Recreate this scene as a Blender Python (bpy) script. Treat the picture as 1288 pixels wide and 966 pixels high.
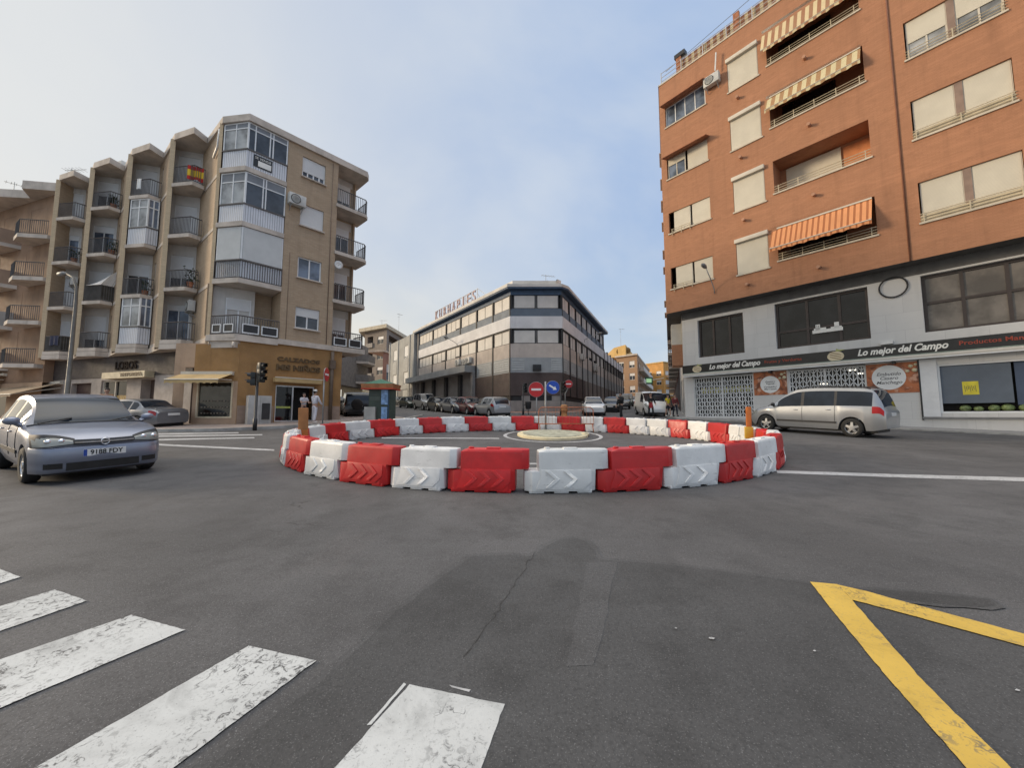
import bpy, bmesh, math, random
from mathutils import Vector, Matrix, Euler
R = math.radians
random.seed(7)
scene = bpy.context.scene
COL = scene.collection
for o in list(bpy.data.objects): bpy.data.objects.remove(o)

# ------------------------------------------------------------------ camera
FPX, PITCH, HC, SL = 480.0, math.atan(40/480), 1.5, 0.0519      # focal length in px of a 1288 px frame, pitch, eye height, road slope
cam = bpy.data.cameras.new('camera'); cam_o = bpy.data.objects.new('camera', cam); COL.objects.link(cam_o)
cam_o.location = (0, 0, HC); cam_o.rotation_euler = (math.pi/2 + PITCH, 0, 0)
cam.sensor_width = 36; cam.lens = 36*FPX/1288; cam.clip_start = .05; cam.clip_end = 2000
scene.camera = cam_o
# ------------------------------------------------------------------ sky, sun, exposure
SUN_AZ, SUN_EL = 83.0, 15.0      # degrees left of straight ahead, elevation
sd = Vector((-math.sin(R(SUN_AZ))*math.cos(R(SUN_EL)), math.cos(R(SUN_AZ))*math.cos(R(SUN_EL)), math.sin(R(SUN_EL))))
world = bpy.data.worlds.new('World'); scene.world = world; world.use_nodes = True
nt = world.node_tree; nt.nodes.clear()
def wn(t, **k):
    n = nt.nodes.new(t)
    for a, b in k.items(): setattr(n, a, b)
    return n
def wl(a, b): nt.links.new(a, b)
def wmath(op, a, b=None, c=None, clamp=False):
    n = wn('ShaderNodeMath', operation=op, use_clamp=clamp)
    for i, v in enumerate((a, b, c)):
        if v is None: continue
        if isinstance(v, (int, float)): n.inputs[i].default_value = v
        else: wl(v, n.inputs[i])
    return n.outputs[0]
def wmix(f, a, b):
    n = wn('ShaderNodeMix', data_type='RGBA')
    for sock, v in ((n.inputs[0], f), (n.inputs[6], a), (n.inputs[7], b)):
        if isinstance(v, (int, float)): sock.default_value = v
        elif isinstance(v, tuple): sock.default_value = (*v, 1)
        else: wl(v, sock)
    return n.outputs[2]
sky = wn('ShaderNodeTexSky', sky_type='NISHITA', sun_disc=False, sun_elevation=R(SUN_EL), sun_rotation=R(-SUN_AZ), altitude=100, air_density=1.2, dust_density=2.0, ozone_density=1.5)
tc = wn('ShaderNodeTexCoord')
sep = wn('ShaderNodeSeparateXYZ'); wl(tc.outputs['Generated'], sep.inputs[0])
zz = wmath('MAXIMUM', sep.outputs[2], 0.0)
den = wmath('ADD', zz, 0.22)
cmb = wn('ShaderNodeCombineXYZ'); wl(wmath('DIVIDE', sep.outputs[0], den), cmb.inputs[0]); wl(wmath('DIVIDE', sep.outputs[1], den), cmb.inputs[1])
nz = wn('ShaderNodeTexNoise'); wl(cmb.outputs[0], nz.inputs['Vector']); nz.inputs['Scale'].default_value = 1.1; nz.inputs['Detail'].default_value = 6; nz.inputs['Roughness'].default_value = .52; nz.inputs['Distortion'].default_value = .35
cf = wn('ShaderNodeMapRange', interpolation_type='SMOOTHSTEP'); wl(nz.outputs[0], cf.inputs[0]); cf.inputs[1].default_value = .36; cf.inputs[2].default_value = .68
dot = wn('ShaderNodeVectorMath', operation='DOT_PRODUCT'); wl(tc.outputs['Generated'], dot.inputs[0]); dot.inputs[1].default_value = sd
glow = wn('ShaderNodeMapRange', interpolation_type='SMOOTHSTEP'); wl(dot.outputs['Value'], glow.inputs[0]); glow.inputs[1].default_value = -.05; glow.inputs[2].default_value = 1.0
hor = wn('ShaderNodeMapRange', interpolation_type='SMOOTHSTEP'); wl(zz, hor.inputs[0]); hor.inputs[1].default_value = .05; hor.inputs[2].default_value = .55; hor.inputs[3].default_value = 1; hor.inputs[4].default_value = 0
blue = wmix(hor.outputs[0], (5.0, 6.9, 10.4), (7.3, 8.8, 10.4))          # thin high cloud: blue-grey, paler towards the horizon
cloud = wmix(hor.outputs[0], (7.9, 9.1, 11.0), (9.2, 9.9, 10.6))
veil = wmix(cf.outputs[0], blue, cloud)
warm = wmix(wmath('MULTIPLY', glow.outputs[0], .75), veil, (11.5, 11.3, 10.6))
sunset = wn('ShaderNodeMapRange', interpolation_type='SMOOTHSTEP'); wl(zz, sunset.inputs[0]); sunset.inputs[1].default_value = .10; sunset.inputs[2].default_value = .42; sunset.inputs[3].default_value = .75; sunset.inputs[4].default_value = 0
lf = wn('ShaderNodeMapRange', interpolation_type='SMOOTHSTEP'); wl(dot.outputs['Value'], lf.inputs[0]); lf.inputs[1].default_value = .1; lf.inputs[2].default_value = .6
warm2 = wmix(wmath('MULTIPLY', sunset.outputs[0], lf.outputs[0]), warm, (11.8, 11.0, 9.2))
skym = wmix(.9, sky.outputs[0], warm2)
zen = wn('ShaderNodeMapRange', interpolation_type='SMOOTHSTEP'); wl(zz, zen.inputs[0]); zen.inputs[1].default_value = .80; zen.inputs[2].default_value = .99; zen.inputs[3].default_value = 1.0; zen.inputs[4].default_value = 4.3  # extra zenith gain, added above the view to brighten the ground
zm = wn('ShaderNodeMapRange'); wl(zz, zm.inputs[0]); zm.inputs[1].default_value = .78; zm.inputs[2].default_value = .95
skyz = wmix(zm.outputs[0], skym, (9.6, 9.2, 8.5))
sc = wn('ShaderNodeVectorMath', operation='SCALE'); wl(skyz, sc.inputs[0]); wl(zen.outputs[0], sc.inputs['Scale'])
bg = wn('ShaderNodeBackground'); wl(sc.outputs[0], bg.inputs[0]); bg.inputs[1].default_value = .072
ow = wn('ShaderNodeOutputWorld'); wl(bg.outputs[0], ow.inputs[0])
sl = bpy.data.lights.new('sun', 'SUN'); sl.energy = 2.5; sl.angle = R(14); sl.color = (1.0, .80, .56)
so = bpy.data.objects.new('sun', sl); COL.objects.link(so); so.location = (-60, 10, 40)
so.rotation_euler = sd.to_track_quat('Z', 'Y').to_euler()
vs = scene.view_settings; vs.view_transform = 'Standard'; vs.look = 'None'; vs.gamma = 1; vs.use_curve_mapping = False; vs.exposure = 0.12

# ------------------------------------------------------------------ geometry of the place (level courses, road rising 5 % ahead)
TH = PITCH
def ray(px, py):
    xc = (px-644)/FPX; yc = -(py-483)/FPX
    return Vector((xc, math.cos(TH)-yc*math.sin(TH), math.sin(TH)+yc*math.cos(TH)))
def gz(y): return SL*y
def G(px, py, h=0):
    d = ray(px, py); t = (HC-h)/(SL*d.y-d.z); return Vector((0, 0, HC))+d*t
def onray(px, Y, z=None):                      # point at depth Y straight under a column of the view, on the road
    d = ray(px, 510); t = Y/d.y
    return Vector((d.x*t, Y, gz(Y) if z is None else z))
class Fr:
    """facade frame: u runs left to right as seen from outside, d outwards, z absolute"""
    def __init__(s, o, e):
        s.o = Vector((o[0], o[1])); s.e = Vector((e[0], e[1])).normalized(); s.n = Vector((s.e.y, -s.e.x))
    def p(s, u, z, d=0):
        q = s.o+s.e*u+s.n*d; return Vector((q.x, q.y, z))
    def off(s, d): return Fr(s.o+s.n*d, s.e)
    def ang(s): return math.atan2(s.e.y, s.e.x)
def fr2(a, b):
    a = Vector(a[:2]); b = Vector(b[:2]); return Fr(a, b-a), (b-a).length

# ------------------------------------------------------------------ materials
MATS = {}
def new_mat(name):
    m = bpy.data.materials.new(name); m.use_nodes = True; MATS[name] = m
    return m, m.node_tree, m.node_tree.nodes['Principled BSDF']
def nd(t, typ, **k):
    n = t.nodes.new(typ)
    for a, b in k.items():
        if a.startswith('i_'): n.inputs[a[2:].replace('_', ' ')].default_value = b
        else: setattr(n, a, b)
    return n
def setc(t, sock, v):
    if isinstance(v, tuple): sock.default_value = (*v, 1)
    elif isinstance(v, (int, float)): sock.default_value = v
    else: t.links.new(v, sock)
def mixc(t, f, a, b, blend='MIX'):
    n = nd(t, 'ShaderNodeMix', data_type='RGBA', blend_type=blend)
    setc(t, n.inputs[0], f); setc(t, n.inputs[6], a); setc(t, n.inputs[7], b); return n.outputs[2]
def ramp(t, fac, a, b, c0=0, c1=1):
    n = nd(t, 'ShaderNodeMapRange', interpolation_type='SMOOTHSTEP'); t.links.new(fac, n.inputs[0])
    n.inputs[1].default_value = a; n.inputs[2].default_value = b; n.inputs[3].default_value = c0; n.inputs[4].default_value = c1
    return n.outputs[0]
def noise(t, scale, detail=4, rough=.55, vec=None, sc=None, dist=0):
    n = nd(t, 'ShaderNodeTexNoise'); n.inputs['Scale'].default_value = scale; n.inputs['Detail'].default_value = detail; n.inputs['Roughness'].default_value = rough; n.inputs['Distortion'].default_value = dist
    if vec is None: vec = nd(t, 'ShaderNodeNewGeometry').outputs['Position']
    if sc:
        mp = nd(t, 'ShaderNodeMapping'); mp.inputs['Scale'].default_value = sc; t.links.new(vec, mp.inputs[0]); vec = mp.outputs[0]
    t.links.new(vec, n.inputs['Vector']); return n.outputs[0]
def mul(c, k): return tuple(max(0, min(1, x*k)) for x in c)
def bump(t, b, h, strength=.3, dist=.02):
    n = nd(t, 'ShaderNodeBump'); n.inputs['Strength'].default_value = strength; n.inputs['Distance'].default_value = dist
    t.links.new(h, n.inputs['Height']); t.links.new(n.outputs[0], b.inputs['Normal'])
def M(name, col, rough=.6, var=.14, scale=2.5, metal=0, spec=.5, coat=0, streak=0, bmp=0, bs=60, spk=0, rand=0, scuff=0):
    if name in MATS: return MATS[name]
    m, t, b = new_mat(name)
    b.inputs['Roughness'].default_value = rough; b.inputs['Metallic'].default_value = metal
    b.inputs['Specular IOR Level'].default_value = spec; b.inputs['Coat Weight'].default_value = coat; b.inputs['Coat Roughness'].default_value = .06
    c = mixc(t, ramp(t, noise(t, scale), .3, .7), mul(col, 1-var), mul(col, 1+var))
    if streak:
        s = ramp(t, noise(t, 1, 5, .6, sc=(2.6, 2.6, .22)), .52, .78)
        mm = nd(t, 'ShaderNodeMath', operation='MULTIPLY'); t.links.new(s, mm.inputs[0]); mm.inputs[1].default_value = streak
        c = mixc(t, mm.outputs[0], c, mul(col, .42))
    if rand:
        oi = nd(t, 'ShaderNodeObjectInfo').outputs['Random']; c = mixc(t, ramp(t, oi, 0, 1, 0, rand), c, mul((col[0]*.95, col[1]+.012, col[2]+.01), .72))
    if scuff:
        c = mixc(t, ramp(t, noise(t, 1, 5, .7, sc=(5, 5, 22), dist=.4), .60, .70, 0, scuff), c, (.16, .15, .14))
        c = mixc(t, ramp(t, noise(t, 4, 5, .7), .56, .75, 0, scuff*.7), c, mul(col, .5))
    if spk:
        c = mixc(t, ramp(t, noise(t, 45, 2), .60, .75, 0, spk), c, mul(col, .55))
    t.links.new(c, b.inputs['Base Color'])
    t.links.new(ramp(t, noise(t, scale*3), .2, .8, max(0, rough-.08), min(1, rough+.08)), b.inputs['Roughness'])
    if bmp: bump(t, b, noise(t, bs, 3), bmp, .01)
    return m
def uvn(t): return nd(t, 'ShaderNodeUVMap').outputs[0]
def car_mat(name, col, metal):
    m, t, b = new_mat(name); b.inputs['Metallic'].default_value = metal; b.inputs['Roughness'].default_value = .34; b.inputs['Coat Weight'].default_value = .5; b.inputs['Coat Roughness'].default_value = .08
    t.links.new(mixc(t, ramp(t, noise(t, 2.2, 3), .3, .7), mul(col, .95), mul(col, 1.05)), b.inputs['Base Color']); return m
def brick_mat(name, c1, c2, mortar, bw=.25, bh=.07, ms=.012, var=.2, streak=.25, rough=.85):
    m, t, b = new_mat(name); b.inputs['Roughness'].default_value = rough
    br = nd(t, 'ShaderNodeTexBrick'); t.links.new(uvn(t), br.inputs['Vector'])
    br.inputs['Color1'].default_value = (*c1, 1); br.inputs['Color2'].default_value = (*c2, 1); br.inputs['Mortar'].default_value = (*mortar, 1)
    br.inputs['Scale'].default_value = 1; br.inputs['Brick Width'].default_value = bw; br.inputs['Row Height'].default_value = bh; br.inputs['Mortar Size'].default_value = ms; br.inputs['Mortar Smooth'].default_value = .3; br.inputs['Bias'].default_value = -.1
    c = mixc(t, ramp(t, noise(t, .7, 5, .6), .3, .75, 0, var), br.outputs['Color'], mul(c1, .72))
    c = mixc(t, ramp(t, noise(t, 2.3, 6, .7), .5, .72, 0, var*1.1), c, mul(c2, .70))
    c = mixc(t, ramp(t, noise(t, 1, 4, .6, sc=(.5, .5, 3.5)), .52, .70, 0, var*.8), c, mul(c1, 1.16))
    c = mixc(t, ramp(t, noise(t, 1, 5, .6, sc=(2.2, 2.2, .16)), .5, .8, 0, streak), c, mul(c2, .5))
    t.links.new(c, b.inputs['Base Color']); bump(t, b, br.outputs['Fac'], -.25, .01); return m
def stripe_mat(name, ca, cb, period=.3, duty=.5, axis='x', rough=.8, third=None):
    m, t, b = new_mat(name); b.inputs['Roughness'].default_value = rough
    s = nd(t, 'ShaderNodeSeparateXYZ'); t.links.new(uvn(t), s.inputs[0])
    mm = nd(t, 'ShaderNodeMath', operation='FRACT'); dv = nd(t, 'ShaderNodeMath', operation='DIVIDE'); t.links.new(s.outputs[0 if axis == 'x' else 1], dv.inputs[0]); dv.inputs[1].default_value = period
    t.links.new(dv.outputs[0], mm.inputs[0])
    gt = nd(t, 'ShaderNodeMath', operation='GREATER_THAN'); t.links.new(mm.outputs[0], gt.inputs[0]); gt.inputs[1].default_value = duty
    c = mixc(t, gt.outputs[0], ca, cb)
    c = mixc(t, ramp(t, noise(t, 1.6), .35, .8, 0, .3), c, mul(ca, .6))
    t.links.new(c, b.inputs['Base Color']); return m
def slat_mat(name, col, period=.05, axis='y', strength=.5, rough=.5, var=.08, dark=.75):
    m, t, b = new_mat(name); b.inputs['Roughness'].default_value = rough
    s = nd(t, 'ShaderNodeSeparateXYZ'); t.links.new(uvn(t), s.inputs[0])
    dv = nd(t, 'ShaderNodeMath', operation='DIVIDE'); t.links.new(s.outputs[0 if axis == 'x' else 1], dv.inputs[0]); dv.inputs[1].default_value = period
    fr = nd(t, 'ShaderNodeMath', operation='FRACT'); t.links.new(dv.outputs[0], fr.inputs[0])
    pp = nd(t, 'ShaderNodeMath', operation='PINGPONG'); t.links.new(fr.outputs[0], pp.inputs[0]); pp.inputs[1].default_value = .5
    h = ramp(t, pp.outputs[0], .02, .2)
    c = mixc(t, ramp(t, noise(t, 1.3), .3, .7), mul(col, 1-var), mul(col, 1+var))
    c = mixc(t, h, mul(col, dark), c)
    t.links.new(c, b.inputs['Base Color']); bump(t, b, h, strength, .01); return m
def glass_mat(name, col=(.02, .024, .03), rough=.06, spec=.6, var=.5):
    m, t, b = new_mat(name); b.inputs['Specular IOR Level'].default_value = spec
    c = mixc(t, ramp(t, noise(t, 1.1, 3), .35, .7), mul(col, 1-var), mul(col, 1+var))
    t.links.new(c, b.inputs['Base Color'])
    t.links.new(ramp(t, noise(t, 1.2, 2), .3, .8, rough*.6, rough*1.6), b.inputs['Roughness'])
    bump(t, b, noise(t, .9, 1), .04, .1); return m
def emit_mat(name, col, k):
    m, t, b = new_mat(name); b.inputs['Base Color'].default_value = (*mul(col, .5), 1); b.inputs['Emission Color'].default_value = (*col, 1); b.inputs['Emission Strength'].default_value = k; return m
def asphalt(name, col, patchy=.25):
    m, t, b = new_mat(name); b.inputs['Specular IOR Level'].default_value = .35
    big = noise(t, .35, 4, .6, sc=(1, 1, .01), dist=.4); mid = noise(t, 2.3, 5, .62); fine = noise(t, 55, 2, .7); spk = noise(t, 130, 1)
    c = mixc(t, ramp(t, big, .3, .72), mul(col, 1-patchy), mul(col, 1+patchy))
    c = mixc(t, ramp(t, mid, .46, .72, 0, .6), c, mul(col, .64))
    c = mixc(t, ramp(t, noise(t, 1.1, 5, .65, sc=(.25, 1.4, 1), dist=.5), .56, .74, 0, .45), c, mul(col, .62))
    c = mixc(t, ramp(t, noise(t, .9, 5, .6, sc=(1.6, .5, 1)), .55, .8, 0, .4), c, mul((col[0]*1.05, col[1]*.97, col[2]*.93), 1.35))
    c = mixc(t, ramp(t, fine, .42, .72, 0, .6), c, mul(col, .5))
    c = mixc(t, ramp(t, noise(t, 7, 4, .7, dist=.3), .60, .74, 0, .38), c, mul(col, .5))
    c = mixc(t, ramp(t, spk, .60, .74, 0, .7), c, mul(col, 2.3))
    vo = nd(t, 'ShaderNodeTexVoronoi', feature='DISTANCE_TO_EDGE'); vo.inputs['Scale'].default_value = .33
    g = nd(t, 'ShaderNodeNewGeometry').outputs['Position']; w = nd(t, 'ShaderNodeVectorMath', operation='ADD'); t.links.new(g, w.inputs[0])
    nn = nd(t, 'ShaderNodeTexNoise'); nn.inputs['Scale'].default_value = 1.7; nn.inputs['Detail'].default_value = 5; t.links.new(g, nn.inputs['Vector']); t.links.new(nn.outputs['Color'], w.inputs[1]); t.links.new(w.outputs[0], vo.inputs['Vector'])
    crack = ramp(t, vo.outputs['Distance'], 0, .006, 1, 0); msk = ramp(t, noise(t, .5, 2), .56, .66)
    mm = nd(t, 'ShaderNodeMath', operation='MULTIPLY'); t.links.new(crack, mm.inputs[0]); t.links.new(msk, mm.inputs[1])
    c = mixc(t, mm.outputs[0], c, mul(col, .3))
    t.links.new(c, b.inputs['Base Color']); b.inputs['Roughness'].default_value = .8
    t.links.new(ramp(t, mid, .3, .7, .72, .9), b.inputs['Roughness'])
    bump(t, b, fine, .35, .006); return m
def paint_mat(name, col, under, wear=.5, crack=1.0):
    m, t, b = new_mat(name); b.inputs['Roughness'].default_value = .7
    c = mixc(t, ramp(t, noise(t, 1.8, 4), .3, .75), mul(col, .82), col)
    c = mixc(t, ramp(t, noise(t, 3.2, 5, .65, dist=.6), .50, .72, 0, .5), c, mul(col, .45))
    c = mixc(t, ramp(t, noise(t, 1, 5, .65, sc=(.5, 2.2, 1), dist=.6), .54, .70, 0, .4), c, mul(col, .5))
    w = ramp(t, noise(t, 22, 5, .68, sc=(1, 1, 1), dist=1.2), .58-.08*wear, .64)
    pat = ramp(t, noise(t, 1.1, 4, .6), .40, .60, .04, wear*1.2)
    mm = nd(t, 'ShaderNodeMath', operation='MULTIPLY', use_clamp=True); t.links.new(w, mm.inputs[0]); t.links.new(pat, mm.inputs[1])
    c = mixc(t, mm.outputs[0], c, under)
    c = mixc(t, ramp(t, noise(t, 70, 3, .7), .58, .70, 0, .55*min(1, wear)), c, mul(under, 1.6))
    vo = nd(t, 'ShaderNodeTexVoronoi', feature='DISTANCE_TO_EDGE'); vo.inputs['Scale'].default_value = 2.6
    g = nd(t, 'ShaderNodeNewGeometry').outputs['Position']; a = nd(t, 'ShaderNodeVectorMath', operation='ADD'); t.links.new(g, a.inputs[0])
    nn = nd(t, 'ShaderNodeTexNoise'); nn.inputs['Scale'].default_value = 4; nn.inputs['Detail'].default_value = 5; t.links.new(g, nn.inputs['Vector'])
    s2 = nd(t, 'ShaderNodeVectorMath', operation='SCALE'); s2.inputs['Scale'].default_value = .5; t.links.new(nn.outputs['Color'], s2.inputs[0]); t.links.new(s2.outputs[0], a.inputs[1]); t.links.new(a.outputs[0], vo.inputs['Vector'])
    ck = ramp(t, vo.outputs['Distance'], .001, .012, 1, 0); mk = ramp(t, noise(t, 1.9, 3), .53, .62, 0, crack*.9)
    m2 = nd(t, 'ShaderNodeMath', operation='MULTIPLY'); t.links.new(ck, m2.inputs[0]); t.links.new(mk, m2.inputs[1])
    c = mixc(t, m2.outputs[0], c, mul(under, .7))
    t.links.new(c, b.inputs['Base Color']); bump(t, b, noise(t, 55, 2, .7), .2, .005); return m

# ------------------------------------------------------------------ mesh builder
class MB:
    def __init__(s): s.v = []; s.f = []; s.sm = []
    def add(s, vs, fs, smooth=False):
        b = len(s.v); s.v += [Vector(v) for v in vs]
        for f in fs: s.f.append([i+b for i in f]); s.sm.append(smooth)
        return s
    def quad(s, a, b, c, d): return s.add([a, b, c, d], [(0, 1, 2, 3)])
    def poly(s, pts): return s.add(pts, [tuple(range(len(pts)))])
    def hexa(s, p):        # p: 4 bottom (ccw from above) + 4 top
        return s.add(p, [(3, 2, 1, 0), (4, 5, 6, 7), (0, 1, 5, 4), (1, 2, 6, 5), (2, 3, 7, 6), (3, 0, 4, 7)])
    def box(s, x0, x1, y0, y1, z0, z1, mat=None):
        p = [Vector(q) for q in ((x0, y0, z0), (x1, y0, z0), (x1, y1, z0), (x0, y1, z0), (x0, y0, z1), (x1, y0, z1), (x1, y1, z1), (x0, y1, z1))]
        if mat: p = [mat @ q for q in p]
        return s.hexa(p)
    def fbox(s, f, u0, u1, z0, z1, d0, d1):     # d0 inner, d1 outer
        return s.hexa([f.p(u0, z0, d1), f.p(u1, z0, d1), f.p(u1, z0, d0), f.p(u0, z0, d0), f.p(u0, z1, d1), f.p(u1, z1, d1), f.p(u1, z1, d0), f.p(u0, z1, d0)])
    def prism(s, poly, z0, z1):                 # poly of xy, extruded
        a = sum(poly[i][0]*poly[(i+1) % len(poly)][1]-poly[(i+1) % len(poly)][0]*poly[i][1] for i in range(len(poly)))
        if a < 0: poly = list(reversed(poly))
        n = len(poly); z0f = z0 if callable(z0) else (lambda p: z0); z1f = z1 if callable(z1) else (lambda p: z1)
        vs = [(p[0], p[1], z0f(p)) for p in poly]+[(p[0], p[1], z1f(p)) for p in poly]
        return s.add(vs, [tuple(reversed(range(n))), tuple(range(n, 2*n))]+[(i, (i+1) % n, n+(i+1) % n, n+i) for i in range(n)])
    def tube(s, pts, r, n=8, cap=True, rs=None):
        pts = [Vector(p) for p in pts]; rings = []; base = len(s.v); up = None
        for i, p in enumerate(pts):
            t = (pts[min(i+1, len(pts)-1)]-pts[max(i-1, 0)]).normalized()
            if up is None:
                up = Vector((0, 0, 1)) if abs(t.z) < .9 else Vector((1, 0, 0))
            a = t.cross(up).normalized(); up = a.cross(t).normalized(); rr = rs[i] if rs else r
            for k in range(n):
                th = 2*math.pi*k/n; s.v.append(p+a*math.cos(th)*rr+up*math.sin(th)*rr)
        for i in range(len(pts)-1):
            for k in range(n):
                s.f.append([base+i*n+k, base+i*n+(k+1) % n, base+(i+1)*n+(k+1) % n, base+(i+1)*n+k]); s.sm.append(n > 4)
        if cap:
            s.f.append([base+k for k in reversed(range(n))]); s.f.append([base+(len(pts)-1)*n+k for k in range(n)]); s.sm += [False, False]
        return s
    def bar(s, a, b, w=.02): return s.tube([a, b], w*.7071, 4)
    def lathe(s, prof, o=(0, 0, 0), axis='z', n=16, mat=None):     # prof: (r, h)
        o = Vector(o); base = len(s.v)
        for r, h in prof:
            for k in range(n):
                c, q = math.cos(2*math.pi*k/n)*r, math.sin(2*math.pi*k/n)*r
                p = Vector((c, q, h)) if axis == 'z' else (Vector((c, h, q)) if axis == 'y' else Vector((h, c, q)))
                p = (mat @ p) if mat else p+o
                s.v.append(p)
        for i in range(len(prof)-1):
            for k in range(n):
                s.f.append([base+i*n+k, base+i*n+(k+1) % n, base+(i+1)*n+(k+1) % n, base+(i+1)*n+k]); s.sm.append(True)
        if prof[0] != prof[-1]: s.f.append([base+k for k in range(n)]); s.f.append([base+(len(prof)-1)*n+k for k in range(n)]); s.sm += [False, False]
        return s
    def ball(s, c, rx, ry=None, rz=None, n=12, m=8):
        ry = ry or rx; rz = rz or rx; c = Vector(c); base = len(s.v)
        for i in range(m+1):
            a = math.pi*i/m
            for k in range(n):
                b = 2*math.pi*k/n; s.v.append(c+Vector((rx*math.sin(a)*math.cos(b), ry*math.sin(a)*math.sin(b), rz*math.cos(a))))
        for i in range(m):
            for k in range(n):
                s.f.append([base+i*n+k, base+(i+1)*n+k, base+(i+1)*n+(k+1) % n, base+i*n+(k+1) % n]); s.sm.append(True)
        return s
    def mesh(s, name, inv=None, bevel=0, recalc=False):
        me = bpy.data.meshes.new(name)
        vs = [inv @ v for v in s.v] if inv is not None else s.v
        me.from_pydata([tuple(v) for v in vs], [], s.f); me.polygons.foreach_set('use_smooth', s.sm)
        if bevel or recalc:
            bm = bmesh.new(); bm.from_mesh(me); bmesh.ops.remove_doubles(bm, verts=bm.verts, dist=1e-5); bmesh.ops.recalc_face_normals(bm, faces=bm.faces)
            if bevel:
                es = [e for e in bm.edges if len(e.link_faces) == 2 and e.calc_face_angle(0) > .35]
                bmesh.ops.bevel(bm, geom=es, offset=bevel, segments=2, profile=.6, affect='EDGES', clamp_overlap=True)
                for f in bm.faces: f.smooth = True
            bm.to_mesh(me); bm.free()
            if bevel: me.set_sharp_from_angle(angle=R(38))
        me.update(); uv_box(me); return me
    def build(s, name, mat, parent=None, bevel=0, recalc=False, loc=None):
        inv = None
        if parent is not None: inv = WM[rootof(parent)].inverted()
        elif loc is not None: inv = Matrix.Translation(loc).inverted()
        me = s.mesh(name, inv, bevel, recalc)
        if mat is not None: me.materials.append(mat)
        o = bpy.data.objects.new(name, me); COL.objects.link(o)
        if parent is not None: o.parent = parent; PAR[o] = rootof(parent)
        if loc is not None: o.location = loc
        return o
    def build_each(s, name, mat, parent):            # every separate piece becomes an object of its own
        up = list(range(len(s.v)))
        def find(i):
            while up[i] != i: up[i] = up[up[i]]; i = up[i]
            return i
        for f in s.f:
            for k in f[1:]: up[find(k)] = find(f[0])
        comp = {}
        for f, q in zip(s.f, s.sm): comp.setdefault(find(f[0]), []).append((f, q))
        out = []
        for fs in comp.values():
            ids = sorted({i for f, _ in fs for i in f}); ix = {v: k for k, v in enumerate(ids)}
            m = MB(); m.v = [s.v[i] for i in ids]; m.f = [[ix[i] for i in f] for f, _ in fs]; m.sm = [q for _, q in fs]; out.append(m.build(name, mat, parent))
        return out
WM = {}; PAR = {}
def rootof(o): return PAR.get(o, o)
def uv_box(me):
    uvl = me.uv_layers.new(name='UVMap'); vs = me.vertices
    for p in me.polygons:
        n = p.normal
        if abs(n.z) > .75: f = lambda c: (c.x, c.y)
        else:
            t = Vector((-n.y, n.x)); t = t.normalized() if t.length > 1e-6 else Vector((1, 0)); f = lambda c, t=t: (c.x*t.x+c.y*t.y, c.z)
        for li in p.loop_indices:
            uvl.data[li].uv = f(vs[me.loops[li].vertex_index].co)
def tag(o, label, cat, group=None, kind=None):
    if label: o['label'] = label
    if cat: o['category'] = cat
    if group: o['group'] = group
    if kind: o['kind'] = kind
    return o
def empty(name, loc, label, cat, rz=0, tilt=False, group=None, scale=1):
    o = bpy.data.objects.new(name, None); COL.objects.link(o); o.empty_display_size = .2
    rot = Matrix.Rotation(rz, 3, 'Z')
    if tilt: rot = Matrix.Rotation(math.atan(SL), 3, 'X') @ rot
    o.location = loc; o.rotation_euler = rot.to_euler(); 
    if scale != 1: o.scale = (scale,)*3 if isinstance(scale, (int, float)) else scale
    WM[o] = Matrix.LocRotScale(Vector(loc), rot.to_quaternion(), o.scale)
    return tag(o, label, cat, group)
def ident(o): WM[o] = Matrix.Identity(4)       # build parts of o directly in its own local coordinates
def struct(o, label=None): o['kind'] = 'structure'; return o
def copy_tree(o, parent=None):
    c = o.copy(); COL.objects.link(c)
    if parent: c.parent = parent; PAR[c] = rootof(parent)
    for ch in [x for x in o.children]: copy_tree(ch, c)
    return c
def wall(m, f, u0, u1, z0, z1, holes=(), depth=.25, d=0):
    us = sorted({u0, u1, *[h[0] for h in holes], *[h[1] for h in holes]}); zs = sorted({z0, z1, *[h[2] for h in holes], *[h[3] for h in holes]})
    us = [u for u in us if u0-1e-6 <= u <= u1+1e-6]; zs = [z for z in zs if z0-1e-6 <= z <= z1+1e-6]
    for i in range(len(us)-1):
        for j in range(len(zs)-1):
            cu, cz = (us[i]+us[i+1])/2, (zs[j]+zs[j+1])/2
            if any(h[0] < cu < h[1] and h[2] < cz < h[3] for h in holes): continue
            m.quad(f.p(us[i], zs[j], d), f.p(us[i+1], zs[j], d), f.p(us[i+1], zs[j+1], d), f.p(us[i], zs[j+1], d))
    for h in holes:
        a, b, c, e = h[:4]; q = h[4] if len(h) > 4 else depth
        m.quad(f.p(a, c, d), f.p(a, c, d-q), f.p(a, e, d-q), f.p(a, e, d)).add([], [])
        m.quad(f.p(b, c, d-q), f.p(b, c, d), f.p(b, e, d), f.p(b, e, d-q))
        m.quad(f.p(a, e, d-q), f.p(b, e, d-q), f.p(b, e, d), f.p(a, e, d))
        m.quad(f.p(a, c, d), f.p(b, c, d), f.p(b, c, d-q), f.p(a, c, d-q))
    return m
def frame(m, f, u0, u1, z0, z1, d, w=.06, t=.05, mull=(), trans=()):
    m.fbox(f, u0, u1, z0, z0+w, d-t, d); m.fbox(f, u0, u1, z1-w, z1, d-t, d)
    m.fbox(f, u0, u0+w, z0+w, z1-w, d-t, d); m.fbox(f, u1-w, u1, z0+w, z1-w, d-t, d)
    for x in mull: m.fbox(f, x-w/2, x+w/2, z0+w, z1-w, d-t, d-.004)
    for y in trans: m.fbox(f, u0+w, u1-w, y-w/2, y+w/2, d-t, d-.008)
    return m
_fc = {}
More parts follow.
